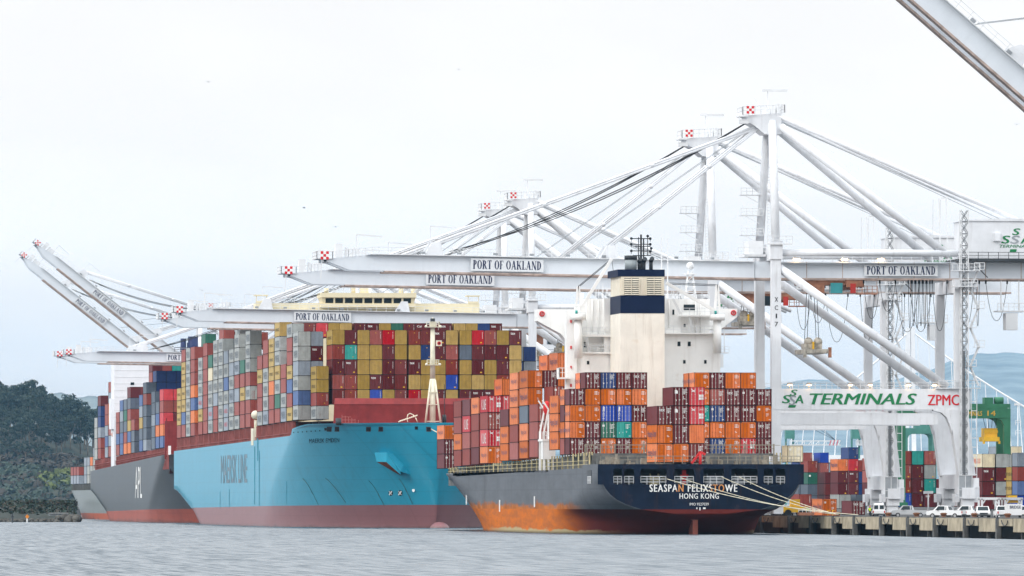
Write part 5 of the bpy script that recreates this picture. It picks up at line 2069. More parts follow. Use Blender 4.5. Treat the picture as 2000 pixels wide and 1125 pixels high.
mb = MB().box(V(344, UA + 8), V(392, UA + 8), UA + 6, UA + 12, zof(704, sa), zof(686, sa))
mb.rail([(V(344, UA), UA + 6, zof(686, sa)), (V(392, UA), UA + 6, zof(686, sa))], 1.1, 1.5, 0.07)
s3(mb, "funnel_housing", [NAVYF], tw)
mb = MB()
mb.dome((152.7, 2170, zof(850, 7.3)), 1.0, n=10, k=3)
s3(mb, "lifeboat", [mat("pale_orange_boat", (0.6, 0.3, 0.2), 0.5, 0.1)])

G3 = "containers on the dark grey ship"
acol = {0: "BOKRK", 1: "BOBS", 2: "SSgSS", 4: "gSSSRS", 5: "BSYgB", 7: "SSR", 8: "OBYRSM", 9: "ORSGS", 10: "BBSgB", 11: "RBRR", 13.1: "RgROOgR", 14.1: "gBgRR", 16.1: "RRgNNM", 17.1: "WWWW"}
inner = {0: ["NOMRK", "NROMK", "RNOM"], 1: ["NNRNN", "NBNN"], 4: ["NNNRNNN", "NNNRNNN", "NRNNNNN", "RRNRNND"], 5: ["RRNRRNRM", "RNNRRRMR", "RRRNNRRT", "RRNNRRRT", "RNNNRRMN"], 7: ["BBUU"], 8: ["RBNMSD", "RRBMMD"], 13.1: ["RRRRgN"], 16.1: ["RRNNNM", "RRNNNR"]}
for key, cs in acol.items():
    u = 1996 + 13.85 * key
    for k, c in enumerate(cs):
        rec(c, 152.3, u, zba(u) + k * 2.87, L40, 2.84, "blank", 6, 160, f"@ container, {ORD[k + 1]} tier, stack {ORD[int(key) + 1]} from the front, dark grey ship", G3, None, None)
for key, cols in inner.items():
    u = 1996 + 13.85 * key
    for j, cs in enumerate(cols):
        for k, c in enumerate(cs):
            rec(c, 152.3 + 2.5 * (j + 1), u, zba(u) + k * 2.87, L40, 2.84, "blank", 6, 60 + k, f"@ container, tier {ORD[k + 1]}, inner row {ORD[j + 1]}, bay {ORD[int(key) + 1]}, dark grey ship", G3)

FS0 = 2552.0
gh = Hull(FS0, -1, 262, 32, 179, lambda t: 8.6 if t > 30 else 10.5, lambda t: 1.8, 46, 95, 10, p=1.9, pw=1.2, stern=(3.0, 4.0, 8.5, 50, but), zref=9.0)
S4 = thing("container_ship", (179, FS0 - 130, 0), "farthest small grey container ship with orange bottom beside the wooded hill", "ship")
SH4 = tuple(S4.location)
gh.build(S4, [hull_side_material("pale_grey_hull_paint", (0.2, 0.225, 0.22), 2.5, (0.25, 0.15, 0.1), 0.3, streak=0.3), hull_side_material("orange_bottom_paint", (0.42, 0.10, 0.05), 0.5, (0.1, 0.06, 0.05), 0.7, rough=0.55, streak=0.5), GREYH, DECKGREY], SH4, nt=40)
mb = MB().box(164.5, 194, 2300, 2508, 8, 10.3)
mb.build("hatch_coaming", [DECKGREY], S4, shift=SH4)
mb = MB()
y = 2300.0
while y < 2508:
    mb.box(163.3, 163.7, y - 0.2, y + 0.2, 8, 10.4)
    y += 3.0
mb.build("deck_stanchions", [DECKGREY], S4, shift=SH4)
mb = MB().box(166, 166.6, 2519, 2520, 9, 15)
mb.box(165, 167.6, 2518.5, 2520.5, 14.2, 15.6)
mb.build("foremast", [WHITE2], S4, shift=SH4)
for key, cs in {0: "gRR", 1: "Rgg", 2: "gggg", 4: "RRggR", 5: "gWWg", 6: "WWO", 7: "WWg", 8: "ggg", 10.6: "gR", 11.6: "gR", 12.6: "gR"}.items():
    u = 2335 + 13.4 * key
    for cv in range(2):
        for k, c in enumerate(cs):
            rec(c, 163.4 + 2.5 * cv, u, 10.5 + k * 2.62, L40, ST, "blank", 7, 60, f"@ container, tier {ORD[k + 1]}, stack {ORD[int(key) + 1]}, farthest grey ship", "containers on the farthest ship")

# ---------------------------------------------------------------- quay cranes
RAIL = 203.0
G_ = 30.5                                             # rail gauge as it reads in the photo
LAMPG = mat("grey_lamp_housing", (0.3, 0.3, 0.3), 0.5)
CABR = mat("red_cab_panel", (0.45, 0.04, 0.03), 0.5, 0.1)
BOOMW = mat("pale_boom_paint", (0.66, 0.70, 0.745), 0.45, 0.04, 0.2, streak=0.08)
SIGNW = mat("white_sign_board", (0.68, 0.70, 0.72), 0.5, 0.02)
ORANGED = mat("orange_machinery", (0.33, 0.15, 0.09), 0.6, 0.3, 0.8)


def crane(x_leg, s_leg, label, raised=0.0, k=1.0, number=False, lamps=True, tip=-74.2, sign=True):
    """ship-to-shore crane; x towards land from the waterside rail, y along the quay, absolute heights"""
    vr_, ur_ = at(x_leg, s_leg)
    root = thing("quay_crane", (vr_, ur_ + 9.0, GZ), label, "crane", "ship to shore cranes along the quay")
    root.scale = (1, 1, k)
    sh = (0, 0, GZ)

    def P(mb, name, mats, parent=None, shift=sh):
        return mb.build(name, mats, parent or root, shift=shift if parent is None or parent.get("_pivot") is None else parent["_pivot"])
    ys = (-9.0, 9.0)
    for y in ys:
        mb = MB().box(-0.78, 0.78, y - 0.8, y + 0.8, 7.5, 45.0)
        mb.box(-1.0, 1.0, y - 1.0, y + 1.0, 45.0, 48.0)
        leg = P(mb, "waterside_leg", [WHITE])
        if number and y < 0:
            t = MB()
            for i, ch in enumerate("XC17"):
                write(t, ch, (-0.28 if ch != "1" else -0.12, y - 0.84, 38.0 - i * 1.35), 0.55 if ch != "1" else 0.22, 0.75, bold=0.01)
            P(t, "leg_number", [BLACK], leg)
        mb = MB()
        mb.prism([(28.9, 20.3), (31.9, 20.3), (33.2, 9.4), (30.4, 9.4)], y - 1.1, y + 1.1)
        mb.prism([(26.2, 20.3), (26.2, 20.1), (27.5, 19.8), (28.4, 19.0), (29.0, 17.6), (29.3, 16.4), (29.6, 20.3)], y - 0.9, y + 0.9)
        mb.box(29.8, 31.2, y - 0.75, y + 0.75, 23.7, 41.7)
        P(mb, "landside_leg", [WHITE])
        mb = MB().box(-0.78, 32.4, y - 0.85, y + 0.85, 20.3, 23.7)
        mb.box(-0.78, 27.0, y - 0.5, y + 0.5, 17.8, 19.7)
        mb.prism([(0.78, 17.8), (3.2, 19.7), (0.78, 19.7)], y - 0.45, y + 0.45)
        pb = P(mb, "portal_beam", [WHITE])
        mb = MB().rail([(0.8, y - 0.8, 23.7), (31, y - 0.8, 23.7)], 1.1, 1.8, 0.04)
        P(mb, "portal_railing", [WHITE2], pb)
        if y < 0:
            t = MB()
            write(t, "TERMINALS", (5.5, y - 0.9, 21.1), 17.9, 1.85, bold=0.05, shear=0.25)
            write(t, "S", (0.9, y - 0.9, 21.3), 1.5, 1.35, bold=0.05, shear=0.15)
            write(t, "A", (3.0, y - 0.9, 21.3), 1.5, 1.35, bold=0.05, shear=0.15)
            write(t, "S", (2.2, y - 0.9, 22.55), 1.3, 1.0, bold=0.05, shear=0.2)
            t.prism([(1.9, 20.6), (3.1, 20.6), (3.3, 21.0), (2.1, 21.0)], y - 0.92, y - 0.9, 0)
            write(t, "S", (2.05, y - 0.93, 21.0), 1.2, 1.6, bold=0.03, shear=0.15, m=1)
            P(t, "terminal_name", [GREENTXT, GREYTXT], pb)
            t = MB()
            write(t, "ZPMC", (25.2, y - 0.9, 21.0), 5.3, 1.75, bold=0.025)
            P(t, "maker_name", [REDTXT], pb)
            if lamps:
                for x in (2.2, 5.4, 12.3, 15.6, 22.0, 26.3):
                    mb = MB().box(x - 0.35, x + 0.35, y - 1.2, y - 0.6, 24.35, 24.7)
                    mb.bar((x, y - 0.7, 23.7), (x, y - 0.8, 24.4), 0.12)
                    fl = P(mb, "floodlight", [LAMPG], pb)
                    P(MB().box(x - 0.3, x + 0.3, y - 1.3, y - 0.9, 24.2, 24.36), "lamp_glass", [LAMPON], fl)
        P(MB().tube((0.6, y, 43.6), (28.6, y, 24.0), 0.72, n=16), "diagonal_brace", [WHITE])
        P(MB().tube((0.6, y, 46.1), (30.4, y, 46.1), 0.58, n=16), "tie_pipe", [WHITE])
    for x, nm in ((0, "waterside_sill_beam"), (31.6, "landside_sill_beam")):
        P(MB().box(x - 0.9, x + 0.9, -11, 11, 7.2, 9.6), nm, [WHITE])
        for y in ys:
            mb = MB()
            mb.box(x - 1.1, x + 1.1, y - 3.6, y + 3.6, 5.6, 7.4)
            for dy in (-3.0, 0.6):
                mb.box(x - 1.0, x + 1.0, y + dy - 0.2, y + dy + 2.6, 4.4, 5.6)
                mb.box(x - 0.8, x + 0.8, y + dy, y + dy + 2.4, GZ + 0.5, 4.4)
            mb.box(x - 1.9, x - 1.15, y - 1.5, y + 1.2, 5.0, 6.4)
            mb.box(x + 1.15, x + 2.0, y - 2.5, y + 0.5, 5.4, 7.6)
            bg = P(mb, "bogie", [WHITE])
            mb = MB()
            for dy in (-2.6, -1.2, 1.0, 2.4):
                mb.tube((x - 0.35, y + dy, GZ + 0.42), (x + 0.35, y + dy, GZ + 0.42), 0.42, n=12)
            P(mb, "bogie_wheels", [DARK], bg)
    P(MB().box(-0.7, 0.7, -9, 9, 44.9, 47.2), "upper_cross_beam", [WHITE])
    P(MB().box(29.9, 31.1, -9, 9, 39.6, 41.68), "upper_cross_beam", [WHITE])
    # trolley girder behind the hinge
    mb = MB()
    for y0 in (-3.6, 2.4):
        mb.box(-2.6, 54, y0, y0 + 1.2, 42.1, 44.8)
        mb.box(-2.6, 54, y0 - 0.25, y0 + 1.45, 41.82, 42.1, 1)
    for x in range(4, 54, 9):
        mb.box(x, x + 0.8, -2.4, 2.4, 43.6, 44.7)
    for x in range(6, 52, 6):
        mb.box(x - 0.06, x + 0.06, -3.63, -3.6, 42.1, 44.75, 1)
    gd = P(mb, "trolley_girder", [BOOMW, RUSTY])
    t = MB().box(15.6, 27.9, -4.0, -3.86, 42.45, 44.35)
    write_serif(t, "PORT OF OAKLAND", 16.0, 27.5, -4.03, 42.72, 44.08, 1)
    P(t, "sign", [SIGNW, NAVYTXT], gd)
    P(MB().rail([(2, -4.4, 44.6), (30, -4.4, 44.6)], 1.1, 1.6, 0.04), "girder_railing", [WHITE2], gd)
    mb = MB().box(1, 30, -4.5, -3.65, 44.5, 44.6)
    P(mb, "walkway", [GALV], gd)
    for x in (4.2, 12.2, 18.3) if lamps else ():
        mb = MB().box(x - 0.5, x + 0.5, -4.6, -4.3, 45.0, 45.3)
        P(mb, "walkway_lamp", [LAMPON], gd)
    # boom, hinged
    hinge = (-2.6, 0, 43.4)
    bm_ = MB()
    for y0 in (-3.6, 2.4):
        y1 = y0 + 1.2
        bm_.box(tip + 9, -2.7, y0, y1, 42.1, 44.85)
        bm_.prism([(tip, 43.4), (tip + 1.0, 43.3), (tip + 4.2, 42.1), (tip + 9, 42.1), (tip + 9, 44.85), (tip + 1.5, 44.0), (tip, 43.9)], y0, y1)
        bm_.box(tip + 10, -2.7, y0 - 0.25, y1 + 0.25, 41.82, 42.1, 1)
    for x in range(int(tip) + 6, -4, 8):
        bm_.box(x, x + 0.7, -2.4, 2.4, 43.4, 44.6)
    bm_.box(tip - 0.2, tip + 0.4, -3.6, 3.6, 43.35, 43.95)
    boom = bm_.build("boom", [BOOMW, RUSTY], root, shift=hinge)
    boom.location = (hinge[0], 0, hinge[2] - GZ)

    def B(mb, name, mats):
        return mb.build(name, mats, boom, shift=hinge)
    t = MB().box(-50.0, -37.9, -4.0, -3.86, 42.35, 44.45)
    write_serif(t, "PORT OF OAKLAND", -49.6, -38.3, -4.03, 42.7, 44.12, 1)
    if sign:
        B(t, "sign", [SIGNW, NAVYTXT])
    mb = MB().rail([(tip + 9, -4.2, 44.85), (-4, -4.2, 44.85)], 1.1, 2.0, 0.04)
    mb.box(tip + 7, -3, -4.3, -3.62, 44.72, 44.84)
    B(mb, "boom_railing", [WHITE2])
    mb = MB()
    mb.box(tip - 1.2, tip + 1.4, -3.8, 3.8, 43.85, 44.0)
    mb.rail([(tip - 1.2, -3.8, 43.9), (tip + 1.4, -3.8, 43.9), (tip + 9, -3.8, 44.8)], 1.2, 1.0, 0.055)
    mb.rail([(tip - 1.2, -3.8, 43.9), (tip - 1.2, 3.8, 43.9)], 1.2, 1.2, 0.055)
    mb.box(tip + 1.9, tip + 3.1, -3, -1.6, 43.9, 46.4)
    for q in range(4):
        mb.box(tip + 3.6 + 0.6 * q, tip + 4.05 + 0.6 * q, -2.5, -1.5, 44.2, 45.9 - 0.2 * (q % 2))
    mb.bar((tip + 5.4, -3, 44.3), (tip + 5.4, -3, 48.0), 0.16)
    mb.bar((tip + 5.3, -3, 48.0), (tip + 9.6, -3, 47.7), 0.22)
    mb.bar((tip - 0.3, -3.7, 44.5), (tip - 0.5, -3.7, 40.6), 0.14)
    B(mb, "tip_platform", [WHITE2])
    mb = MB()
    for i in range(3):
        for j in range(3):
            mb.box(tip - 0.6 + i * 0.45, tip - 0.15 + i * 0.45, -3.98, -3.9, 43.75 + j * 0.45, 44.2 + j * 0.45, (i + j) % 2)
    B(mb, "warning_board", [REDTXT, WTXT])
    for xs, nm in ((-56.0, "outer_stay_bracket"), (-27.0, "inner_stay_bracket")):
        B(MB().prism([(xs - 1.6, 44.8), (xs + 1.6, 44.8), (xs + 1.1, 47.0), (xs - 0.3, 47.0)], 2.5, 3.5), nm, [WHITE])
        mb = MB().prism([(xs - 1.6, 44.8), (xs + 1.6, 44.8), (xs + 1.1, 47.0), (xs - 0.3, 47.0)], -3.5, -2.5)
        if xs < -40:
            mb.bar((xs - 0.6, -3, 46.8), (xs - 0.6, -3, 49.6), 0.12)
            mb.bar((xs - 0.7, -3, 49.6), (xs + 3.6, -3, 49.4), 0.16)
        B(mb, nm, [WHITE])
    mb = MB()
    for i in range(9):
        x = tip + 16 + i * 6
        mb.box(x, x + 0.7, -3.9, -3.3, 45.0, 45.35)
    B(mb, "boom_equipment", [GALV])
    boom.rotation_euler = (0, rad(raised), 0) if raised else (0, rad(0.9), 0)
    ca_, sa_ = cos(rad(raised or 0.9)), sin(rad(raised or 0.9))

    def onboom(x, y, z):
        dx, dz = x - hinge[0], z - hinge[2]
        return Vector((hinge[0] + dx * ca_ + dz * sa_, y, hinge[2] - dx * sa_ + dz * ca_))
    # A-frame
    for y in ys:
        P(MB().tube((0, y, 47.8), (0.4, y * 0.28, 68.0), 0.70, n=16), "mast", [WHITE])
        P(MB().tube((1.8, y * 0.3, 67.2), (29.0, y, 45.6), 0.66, n=16), "rear_strut", [WHITE])
        P(MB().tube((1.2, y * 0.28, 69.0), (56, y * 0.36, 45.6), 0.40, n=12), "backstay", [WHITE])
        P(MB().tube((0.5, y * 0.22, 69.2), (42, y * 0.3, 50.5), 0.05, n=4), "hoist_rope", [GALV])
    mb = MB()
    mb.prism([(-1.9, 65.9), (0.9, 65.9), (0.9, 69.4), (-4.9, 69.0), (-4.9, 68.0), (-3.6, 67.3)], -2.9, 2.9)
    mb.box(0.9, 1.6, -2.2, 2.2, 66.2, 67.6)
    hd = P(mb, "mast_head", [WHITE])
    hd.location.x = 1.0
    mb = MB().rail([(-5.6, -3.2, 69.1), (1.4, -3.2, 69.45), (1.4, 3.2, 69.45)], 1.3, 1.0, 0.055)
    mb.rail([(-5.6, -3.2, 69.1), (-5.6, 3.2, 69.1)], 1.3, 1.0, 0.055)
    mb.box(-5.8, -4.6, -3.2, 3.2, 68.85, 69.1)
    for x in (-1.6, -0.5, 0.4):
        mb.box(x, x + 0.5, -1, 0.5, 69.3, 70.9 + 0.4 * x)
    mb.bar((-1.0, 0, 69.6), (-1.0, 0, 73.2), 0.14)
    mb.box(-1.9, 2.3, -0.25, 0.25, 73.1, 73.45)
    mb.bar((-2.6, 0, 71), (-3.2, 0, 72), 0.1)
    mb.box(-6.2, -4.6, -3.3, -2.2, 67.6, 68.3)
    mb.rail([(-6.2, -3.3, 67.7), (-4.6, -3.3, 67.7)], 1.1, 0.8, 0.05)
    P(mb, "head_platform", [WHITE2], hd)
    mb = MB()
    for i in range(3):
        for j in range(3):
            mb.box(-5.0 + i * 0.42, -4.58 + i * 0.42, -3.38, -3.3, 69.25 + j * 0.42, 69.67 + j * 0.42, (i + j) % 2)
    P(mb, "warning_board", [REDTXT, WTXT], hd)
    for y in (-3.0, 3.0):
        for xb, nm, r in ((-56.2, "outer_forestay", 0.20), (-27.2, "inner_forestay", 0.17)):
            pa, pb_ = Vector((-1.6, y * 0.75, 67.4)), onboom(xb, y, 46.7)
            mb = MB()
            dz = Vector((0, 0, 0.36))
            mb.tube(pa, pb_, r, n=8)
            mb.tube(pa - dz, pb_ - dz, r, n=8)
            for q in (0.33, 0.66):
                m_ = pa + (pb_ - pa) * q - dz * 0.5
                mb.dome(m_, 0.42, n=8, k=3)
            P(mb, nm, [WHITE])
        pa, pb_ = Vector((-3.0, y * 0.6, 68.2)), onboom(-53.0, y * 0.6, 45.6)
        mb = MB()
        for dd in (0, 0.35):
            pts = [pa + (pb_ - pa) * (i / 12) - Vector((0, 0, 4 * (2.0 + dd) * (i / 12) * (1 - i / 12))) for i in range(13)]
            mb.path(pts, 0.055, 5)
        P(mb, "boom_hoist_rope", [BLACK])
        P(MB().tube((-2.0, y * 0.6, 67.6), onboom(-33, y * 0.5, 45.6), 0.05, n=4), "hoist_rope", [GALV])
    # ladders and landings up the mast
    mb = MB()
    for z in (49.5, 52.8, 56.2):
        mb.box(-3.6, 0.2, 5.6, 8, z - 0.1, z)
        mb.rail([(-3.6, 5.6, z), (0.2, 5.6, z)], 1.1, 0.9, 0.05)
        mb.bar((-3.2, 5.7, z), (-0.6, 5.7, z - 1.4), 0.12)
        P(mb, "mast_landing", [WHITE2])
        mb = MB()
    for i in range(36):
        z = 48 + i * 0.5
        mb.bar((0.9 - i * 0.02, 5.5 - i * 0.08, z), (1.7 - i * 0.02, 5.5 - i * 0.08, z), 0.07)
    mb.bar((0.9, 5.5, 48), (0.2, 2.6, 66), 0.09)
    mb.bar((1.7, 5.5, 48), (1.0, 2.6, 66), 0.09)
    P(mb, "mast_ladder", [WHITE2])
    mb = MB()
    mb.rail([(-1.6, -10.2, 47.6), (2.6, -10.2, 47.6)], 1.2, 0.9, 0.05)
    mb.box(-1.6, 2.6, -10.3, -9.8, 47.4, 47.6)
    P(mb, "leg_landing", [WHITE2])
    mb = MB()
    mb.box(-4.4, -0.9, -4, 4, 45.6, 46.0)
    mb.rail([(-5.5, -4.2, 45.9), (-0.9, -4.2, 45.9)], 1.2, 0.9, 0.05)
    mb.box(-3.6, -1.2, -3.0, 3.0, 46, 48.2)
    P(mb, "hinge_platform", [WHITE2])
    # machinery house on the back reach
    mb = MB().box(32.2, 47, -5, 5, 45.4, 51.6)
    mb.prism([(32, 51.6), (47.2, 51.6), (47.2, 51.75), (39.6, 52.1), (32, 51.75)], -5.2, 5.2)
    mb.box(37.0, 38.2, -5.4, -5, 48.3, 49.6)
    mb.box(44.6, 45.6, -5.4, -5, 48.3, 49.6)
    mh = P(mb, "machinery_house", [WHITE])
    mb = MB().box(31, 48, -5.8, 5.8, 44.85, 45.3)
    mb.rail([(31, -5.8, 45.3), (48, -5.8, 45.3)], 1.1, 1.6, 0.045)
    mb.bar((33, -5.6, 45.3), (36, -5.6, 42.2), 0.5, 0.1)
    P(mb, "machinery_platform", [DARK], mh)
    t = MB()
    write(t, "S", (38.4, -5.06, 47.9), 1.5, 1.3, bold=0.05, shear=0.15)
    write(t, "A", (41.6, -5.06, 47.9), 1.6, 1.3, bold=0.05, shear=0.15)
    write(t, "S", (40.2, -5.06, 49.3), 1.4, 1.1, bold=0.05, shear=0.2)
    write(t, "S", (39.9, -5.07, 47.9), 1.6, 1.3, bold=0.03, shear=0.15, m=1)
    write(t, "TERMINALS", (38.1, -5.06, 47.2), 5.4, 0.5, bold=0.02, shear=0.25)
    t.prism([(39.8, 46.5), (40.9, 46.5), (41.0, 46.95), (39.9, 46.95)], -5.08, -5.06)
    P(t, "terminal_logo", [GREENTXT, GREYTXT], mh)
    mb = MB()
    for x in (28.4, 29.6):
        for y in (-4, 4):
            mb.bar((x, y, 45), (x - 0.1, y * 0.7, 55.4), 0.14)
    mb.bar((28.4, -4, 55.4), (29.6, -4, 55.4), 0.2)
    P(mb, "stay_post", [WHITE2])
    # lift tower and stairs at the landside leg
    mb = MB()
    xa, xb, ya, yb = 30.5, 31.7, -11.6, -10.2
    for x in (xa, xb):
        for y in (ya, yb):
            mb.box(x - 0.075, x + 0.075, y - 0.075, y + 0.075, 6, 53.2)
    n = 24
    for i in range(n):
        z = 6 + 47.2 * i / n
        for a, b in (((xa, ya), (xb, ya)), ((xa, yb), (xb, yb))):
            mb.bar((*a, z), (*b, z), 0.13, m=1)
            mb.bar((*a, z), (*b, z + 1.97), 0.1, m=1)
            mb.bar((*b, z), (*a, z + 1.97), 0.1, m=1)
    mb.box(xa + 0.45, xb - 0.45, ya + 0.5, ya + 0.7, 6, 30, 1)
    el = P(mb, "lift_tower", [WHITE2, mat("grey_lattice", (0.16, 0.17, 0.18), 0.6, 0.2)])
    mb = MB()
    mb.box(xa - 0.5, xb + 0.6, ya - 0.7, ya - 0.62, 5.8, 9.5)
    P(mb, "lift_cage", [GALV], el)
    mb = MB()
    for x in (xa - 0.5, (xa + xb) / 2, xb + 0.5):
        mb.box(x - 0.05, x + 0.05, ya - 0.8, ya - 0.72, 5.8, 9.5)
    for z in (5.8, 7.0, 9.4):
        mb.box(xa - 0.5, xb + 0.6, ya - 0.8, ya - 0.72, z, z + 0.1)
    P(mb, "cage_frame", [WHITE2], el)
    P(MB().prism([(xa + 0.1, 6.1), (xb + 0.1, 6.1), (xa + 0.85, 6.95), (xa + 0.35, 6.95)], ya - 0.86, ya - 0.82), "warning_sign", [YELLOWP], el)
    mb = MB().box(xb + 0.7, xb + 1.7, ya - 0.6, ya + 0.4, 7.4, 9.0)
    mb.box(xb + 0.8, xb + 1.6, ya - 0.5, ya + 0.3, 5.0, 7.3)
    P(mb, "electrical_cabinet", [WHITE])
    mb = MB()
    z, fl = 24.2, 0
    while z < 41:
        x0, x1 = (32.2, 33.6)
        for q in (0, 0.9):
            mb.bar((x0 if fl % 2 else x1, -11 + q, z), (x1 if fl % 2 else x0, -11 + q, z + 3.2), 0.1, 0.22)
        for i in range(8):
            f = i / 8
            xx = (x0 + (x1 - x0) * f) if fl % 2 else (x1 - (x1 - x0) * f)
            mb.bar((xx, -11, z + 3.2 * f), (xx, -10.1, z + 3.2 * f), 0.16, 0.05)
            mb.bar((xx - 0.15, -11.05, z + 3.2 * f + 0.1), (xx + 0.15, -11.05, z + 3.2 * f + 0.1), 0.06)
        z += 3.2
        xx = x1 if fl % 2 else x0
        mb.box(xx - 0.8, xx + 0.9, -11.3, -9.8, z - 0.05, z + 0.05)
        mb.rail([(xx - 0.8, -11.3, z), (xx + 0.9, -11.3, z)], 1.1, 0.8, 0.045)
        fl += 1
    mb.rail([(27, -10.2, 24.0), (34, -10.2, 24.0)], 1.1, 1.2, 0.045)
    mb.box(26.5, 34, -10.3, -9.9, 23.75, 23.9)
    mb.rail([(29, -11.9, 43.2), (33.6, -11.9, 43.2)], 1.1, 0.9, 0.045)
    mb.rail([(29, -11.9, 40.6), (33.2, -11.9, 40.6)], 1.1, 0.9, 0.045)
    mb.box(29, 33.6, -12, -10, 43.1, 43.2)
    mb.box(29, 33.2, -12, -10, 40.5, 40.6)
    for i in range(9):
        mb.bar((32.4, -10.6, 9.6 + i * 1.5), (33.3, -10.6, 9.6 + i * 1.5), 0.12)
    mb.bar((32.4, -10.6, 8), (32.4, -10.6, 23.8), 0.1)
    mb.bar((33.3, -10.6, 8), (33.3, -10.6, 23.8), 0.1)
    P(mb, "stairway", [WHITE2])
    # trolley, cab, spreader, festoon
    xt = 6.0
    mb = MB().box(xt - 1, xt + 8, -3.4, 3.4, 41.0, 41.7)
    mb.box(xt + 0.4, xt + 3, -3.6, -1, 39.6, 41.0)
    for x in (xt + 0.2, xt + 7):
        mb.box(x, x + 0.5, -3, 3, 40.2, 41.0)
    tl = P(mb, "trolley", [ORANGED])
    mb = MB().box(xt + 4.0, xt + 6.0, -3.7, -1.8, 39.6, 41.3)
    P(mb, "operator_cab", [mat("teal_cab_glass", (0.05, 0.28, 0.30), 0.2, 0.1) if number else GLASS], tl)
    mb = MB().box(xt + 6.6, xt + 9.6, -3.7, -2.4, 40.6, 41.9)
    mb.box(xt + 7.3, xt + 8.2, -3.8, -3.6, 39.6, 41.2, 1)
    mb.rail([(xt + 8.4, -3.8, 39.6), (xt + 11.8, -3.8, 39.6)], 1.2, 0.8, 0.05)
    mb.box(xt + 8.4, xt + 11.8, -3.9, -2.4, 39.4, 39.6)
    P(mb, "machine_box", [ORANGED, CABR], tl)
    xs_ = xt + 1.4
    dz_ = 0.0 if number else 6.5
    mb = MB()
    for dx in (-1.0, 1.0):
        for dy in (-1.4, 1.4):
            mb.tube((xs_ + dx * 0.6, dy, 40.6), (xs_ + dx, dy, 31.4 + dz_), 0.05, n=4)
    P(mb, "lifting_rope", [BLACK], tl)
    mb = MB()
    mb.dome((xs_ - 0.7, -1, 31.6), 0.75, n=10, k=4)
    mb.dome((xs_ + 0.9, -1, 31.6), 0.75, n=10, k=4)
    mb.box(xs_ - 1.5, xs_ + 1.5, -1.6, 1.6, 30.4, 31.3)
    mb.box(xs_ - 1.9, xs_ + 1.9, -6, 6, 29.6, 30.3)
    mb.box(xs_ - 2.3, xs_ - 1.8, -6, -5.4, 28.9, 30.6)
    mb.box(xs_ + 1.9, xs_ + 2.4, -6, -5.4, 28.9, 30.6, 1)
    mb.box(xs_ - 0.15, xs_ + 0.15, -1.9, -1.6, 30.3, 31.6, 2)
    mb.v = [(p[0], p[1], p[2] + dz_) for p in mb.v]
    P(mb, "spreader", [mat("dirty_white_steel", (0.36, 0.33, 0.28), 0.6, 0.45, 1.2, rust=0.7), ORANGED, YELLOWP], tl)
    mb = MB()
    for xa_, xb_, dp in [(15.5, 18.2, 6.0), (18.2, 20.8, 4.8), (20.8, 24.8, 8.2)] + ([(23.0 + 0.62 * i, 23.5 + 0.62 * i, 7.6 - 0.4 * (i % 2)) for i in range(6)] if number else []) + [(27, 29.5, 8.0), (31.4, 34, 7.2), (36, 39.6, 6.3), (34.4, 34.9, 7.2)]:
        n = 10
        pts = []
        for i in range(n + 1):
            t = i / n
            pts.append((xa_ + (xb_ - xa_) * t, -3.9, 41.4 - dp * (1 - abs(2 * t - 1) ** 2.4)))
        mb.path(pts, 0.045, 5)
        mb.box(xa_ - 0.12, xa_ + 0.12, -4.0, -3.7, 41.2, 41.8)
        mb.box(xb_ - 0.12, xb_ + 0.12, -4.0, -3.7, 41.2, 41.8)
    P(mb, "festoon_cable", [BLACK])
    mb = MB()
    mb.box(38, 42.6, -4, 0, 36.6, 36.8)
    mb.rail([(38, -4, 36.8), (42.6, -4, 36.8)], 1.2, 0.8, 0.05)
    for x in (38.6, 41.6):
        mb.bar((x, -3.6, 36.6), (x, -3.6, 41.8), 0.2)
    mb.box(39.4, 41.4, -3.8, -1, 33.6, 36.4)
    P(mb, "maintenance_cage", [WHITE2])
    return root


C1 = crane(1515, 11.86, "nearest lowered white quay crane, lettered XC17, over the dark ship's stern", number=True)
C2 = crane(1392, 11.15, "second lowered white quay crane, directly behind the XC17 one")
C3 = crane(1040, 9.27, "white quay crane with lowered boom, nearer of the two at the blue ship's bow", lamps=False)
C4 = crane(987, 8.95, "white quay crane with lowered boom, farther of the two at the blue ship's bow", lamps=False)
C5 = crane(722, 7.9, "white quay crane, boom lowered over the dark grey ship, nearer of that pair", k=0.92, lamps=False)
C6 = crane(697, 7.8, "white quay crane, boom lowered over the dark grey ship, farther of that pair", k=0.92, lamps=False)
C7 = crane(437, 6.6, "distant white quay crane, upper right of the two far raised booms", raised=41, k=0.905, lamps=False, tip=-72.6)
C8 = crane(392, 6.32, "distant white quay crane, lower left of the two far raised booms", raised=41, k=0.905, lamps=False, tip=-72.0)
C9 = crane(column_of(203.0, 1001.0), 15.7, "closest white quay crane, raised boom crossing the sky above the yard", raised=40.6, lamps=False, sign=False)

# ---------------------------------------------------------------- yard: stacked containers, gantries
GY = "containers stacked in the yard"


def yard(x, yb_, s, cs, lab, h=HC, kind="blank", ends=None, side=None, area=650, L=L40, base=None, ctx="yard"):
    """stack whose front left edge stands at photo column x; cs from the bottom up"""
    vx, u = at(x, s)
    z = base if base is not None else max(2.62 if vx < QV + 46 else 3.64, zof(yb_, s))
    for k, c in enumerate(cs):
        rec(c, vx, u, z + k * (h + 0.035), L, h, kind, 0, area, f"@ container, {ORD[k + 1]} tier of the {lab}", GY, (ends or {}).get(k, bmark() if c in "RMDKNO" and kind == "blank" else ("door2" if kind == "door" else None)), (side or {}).get(k))


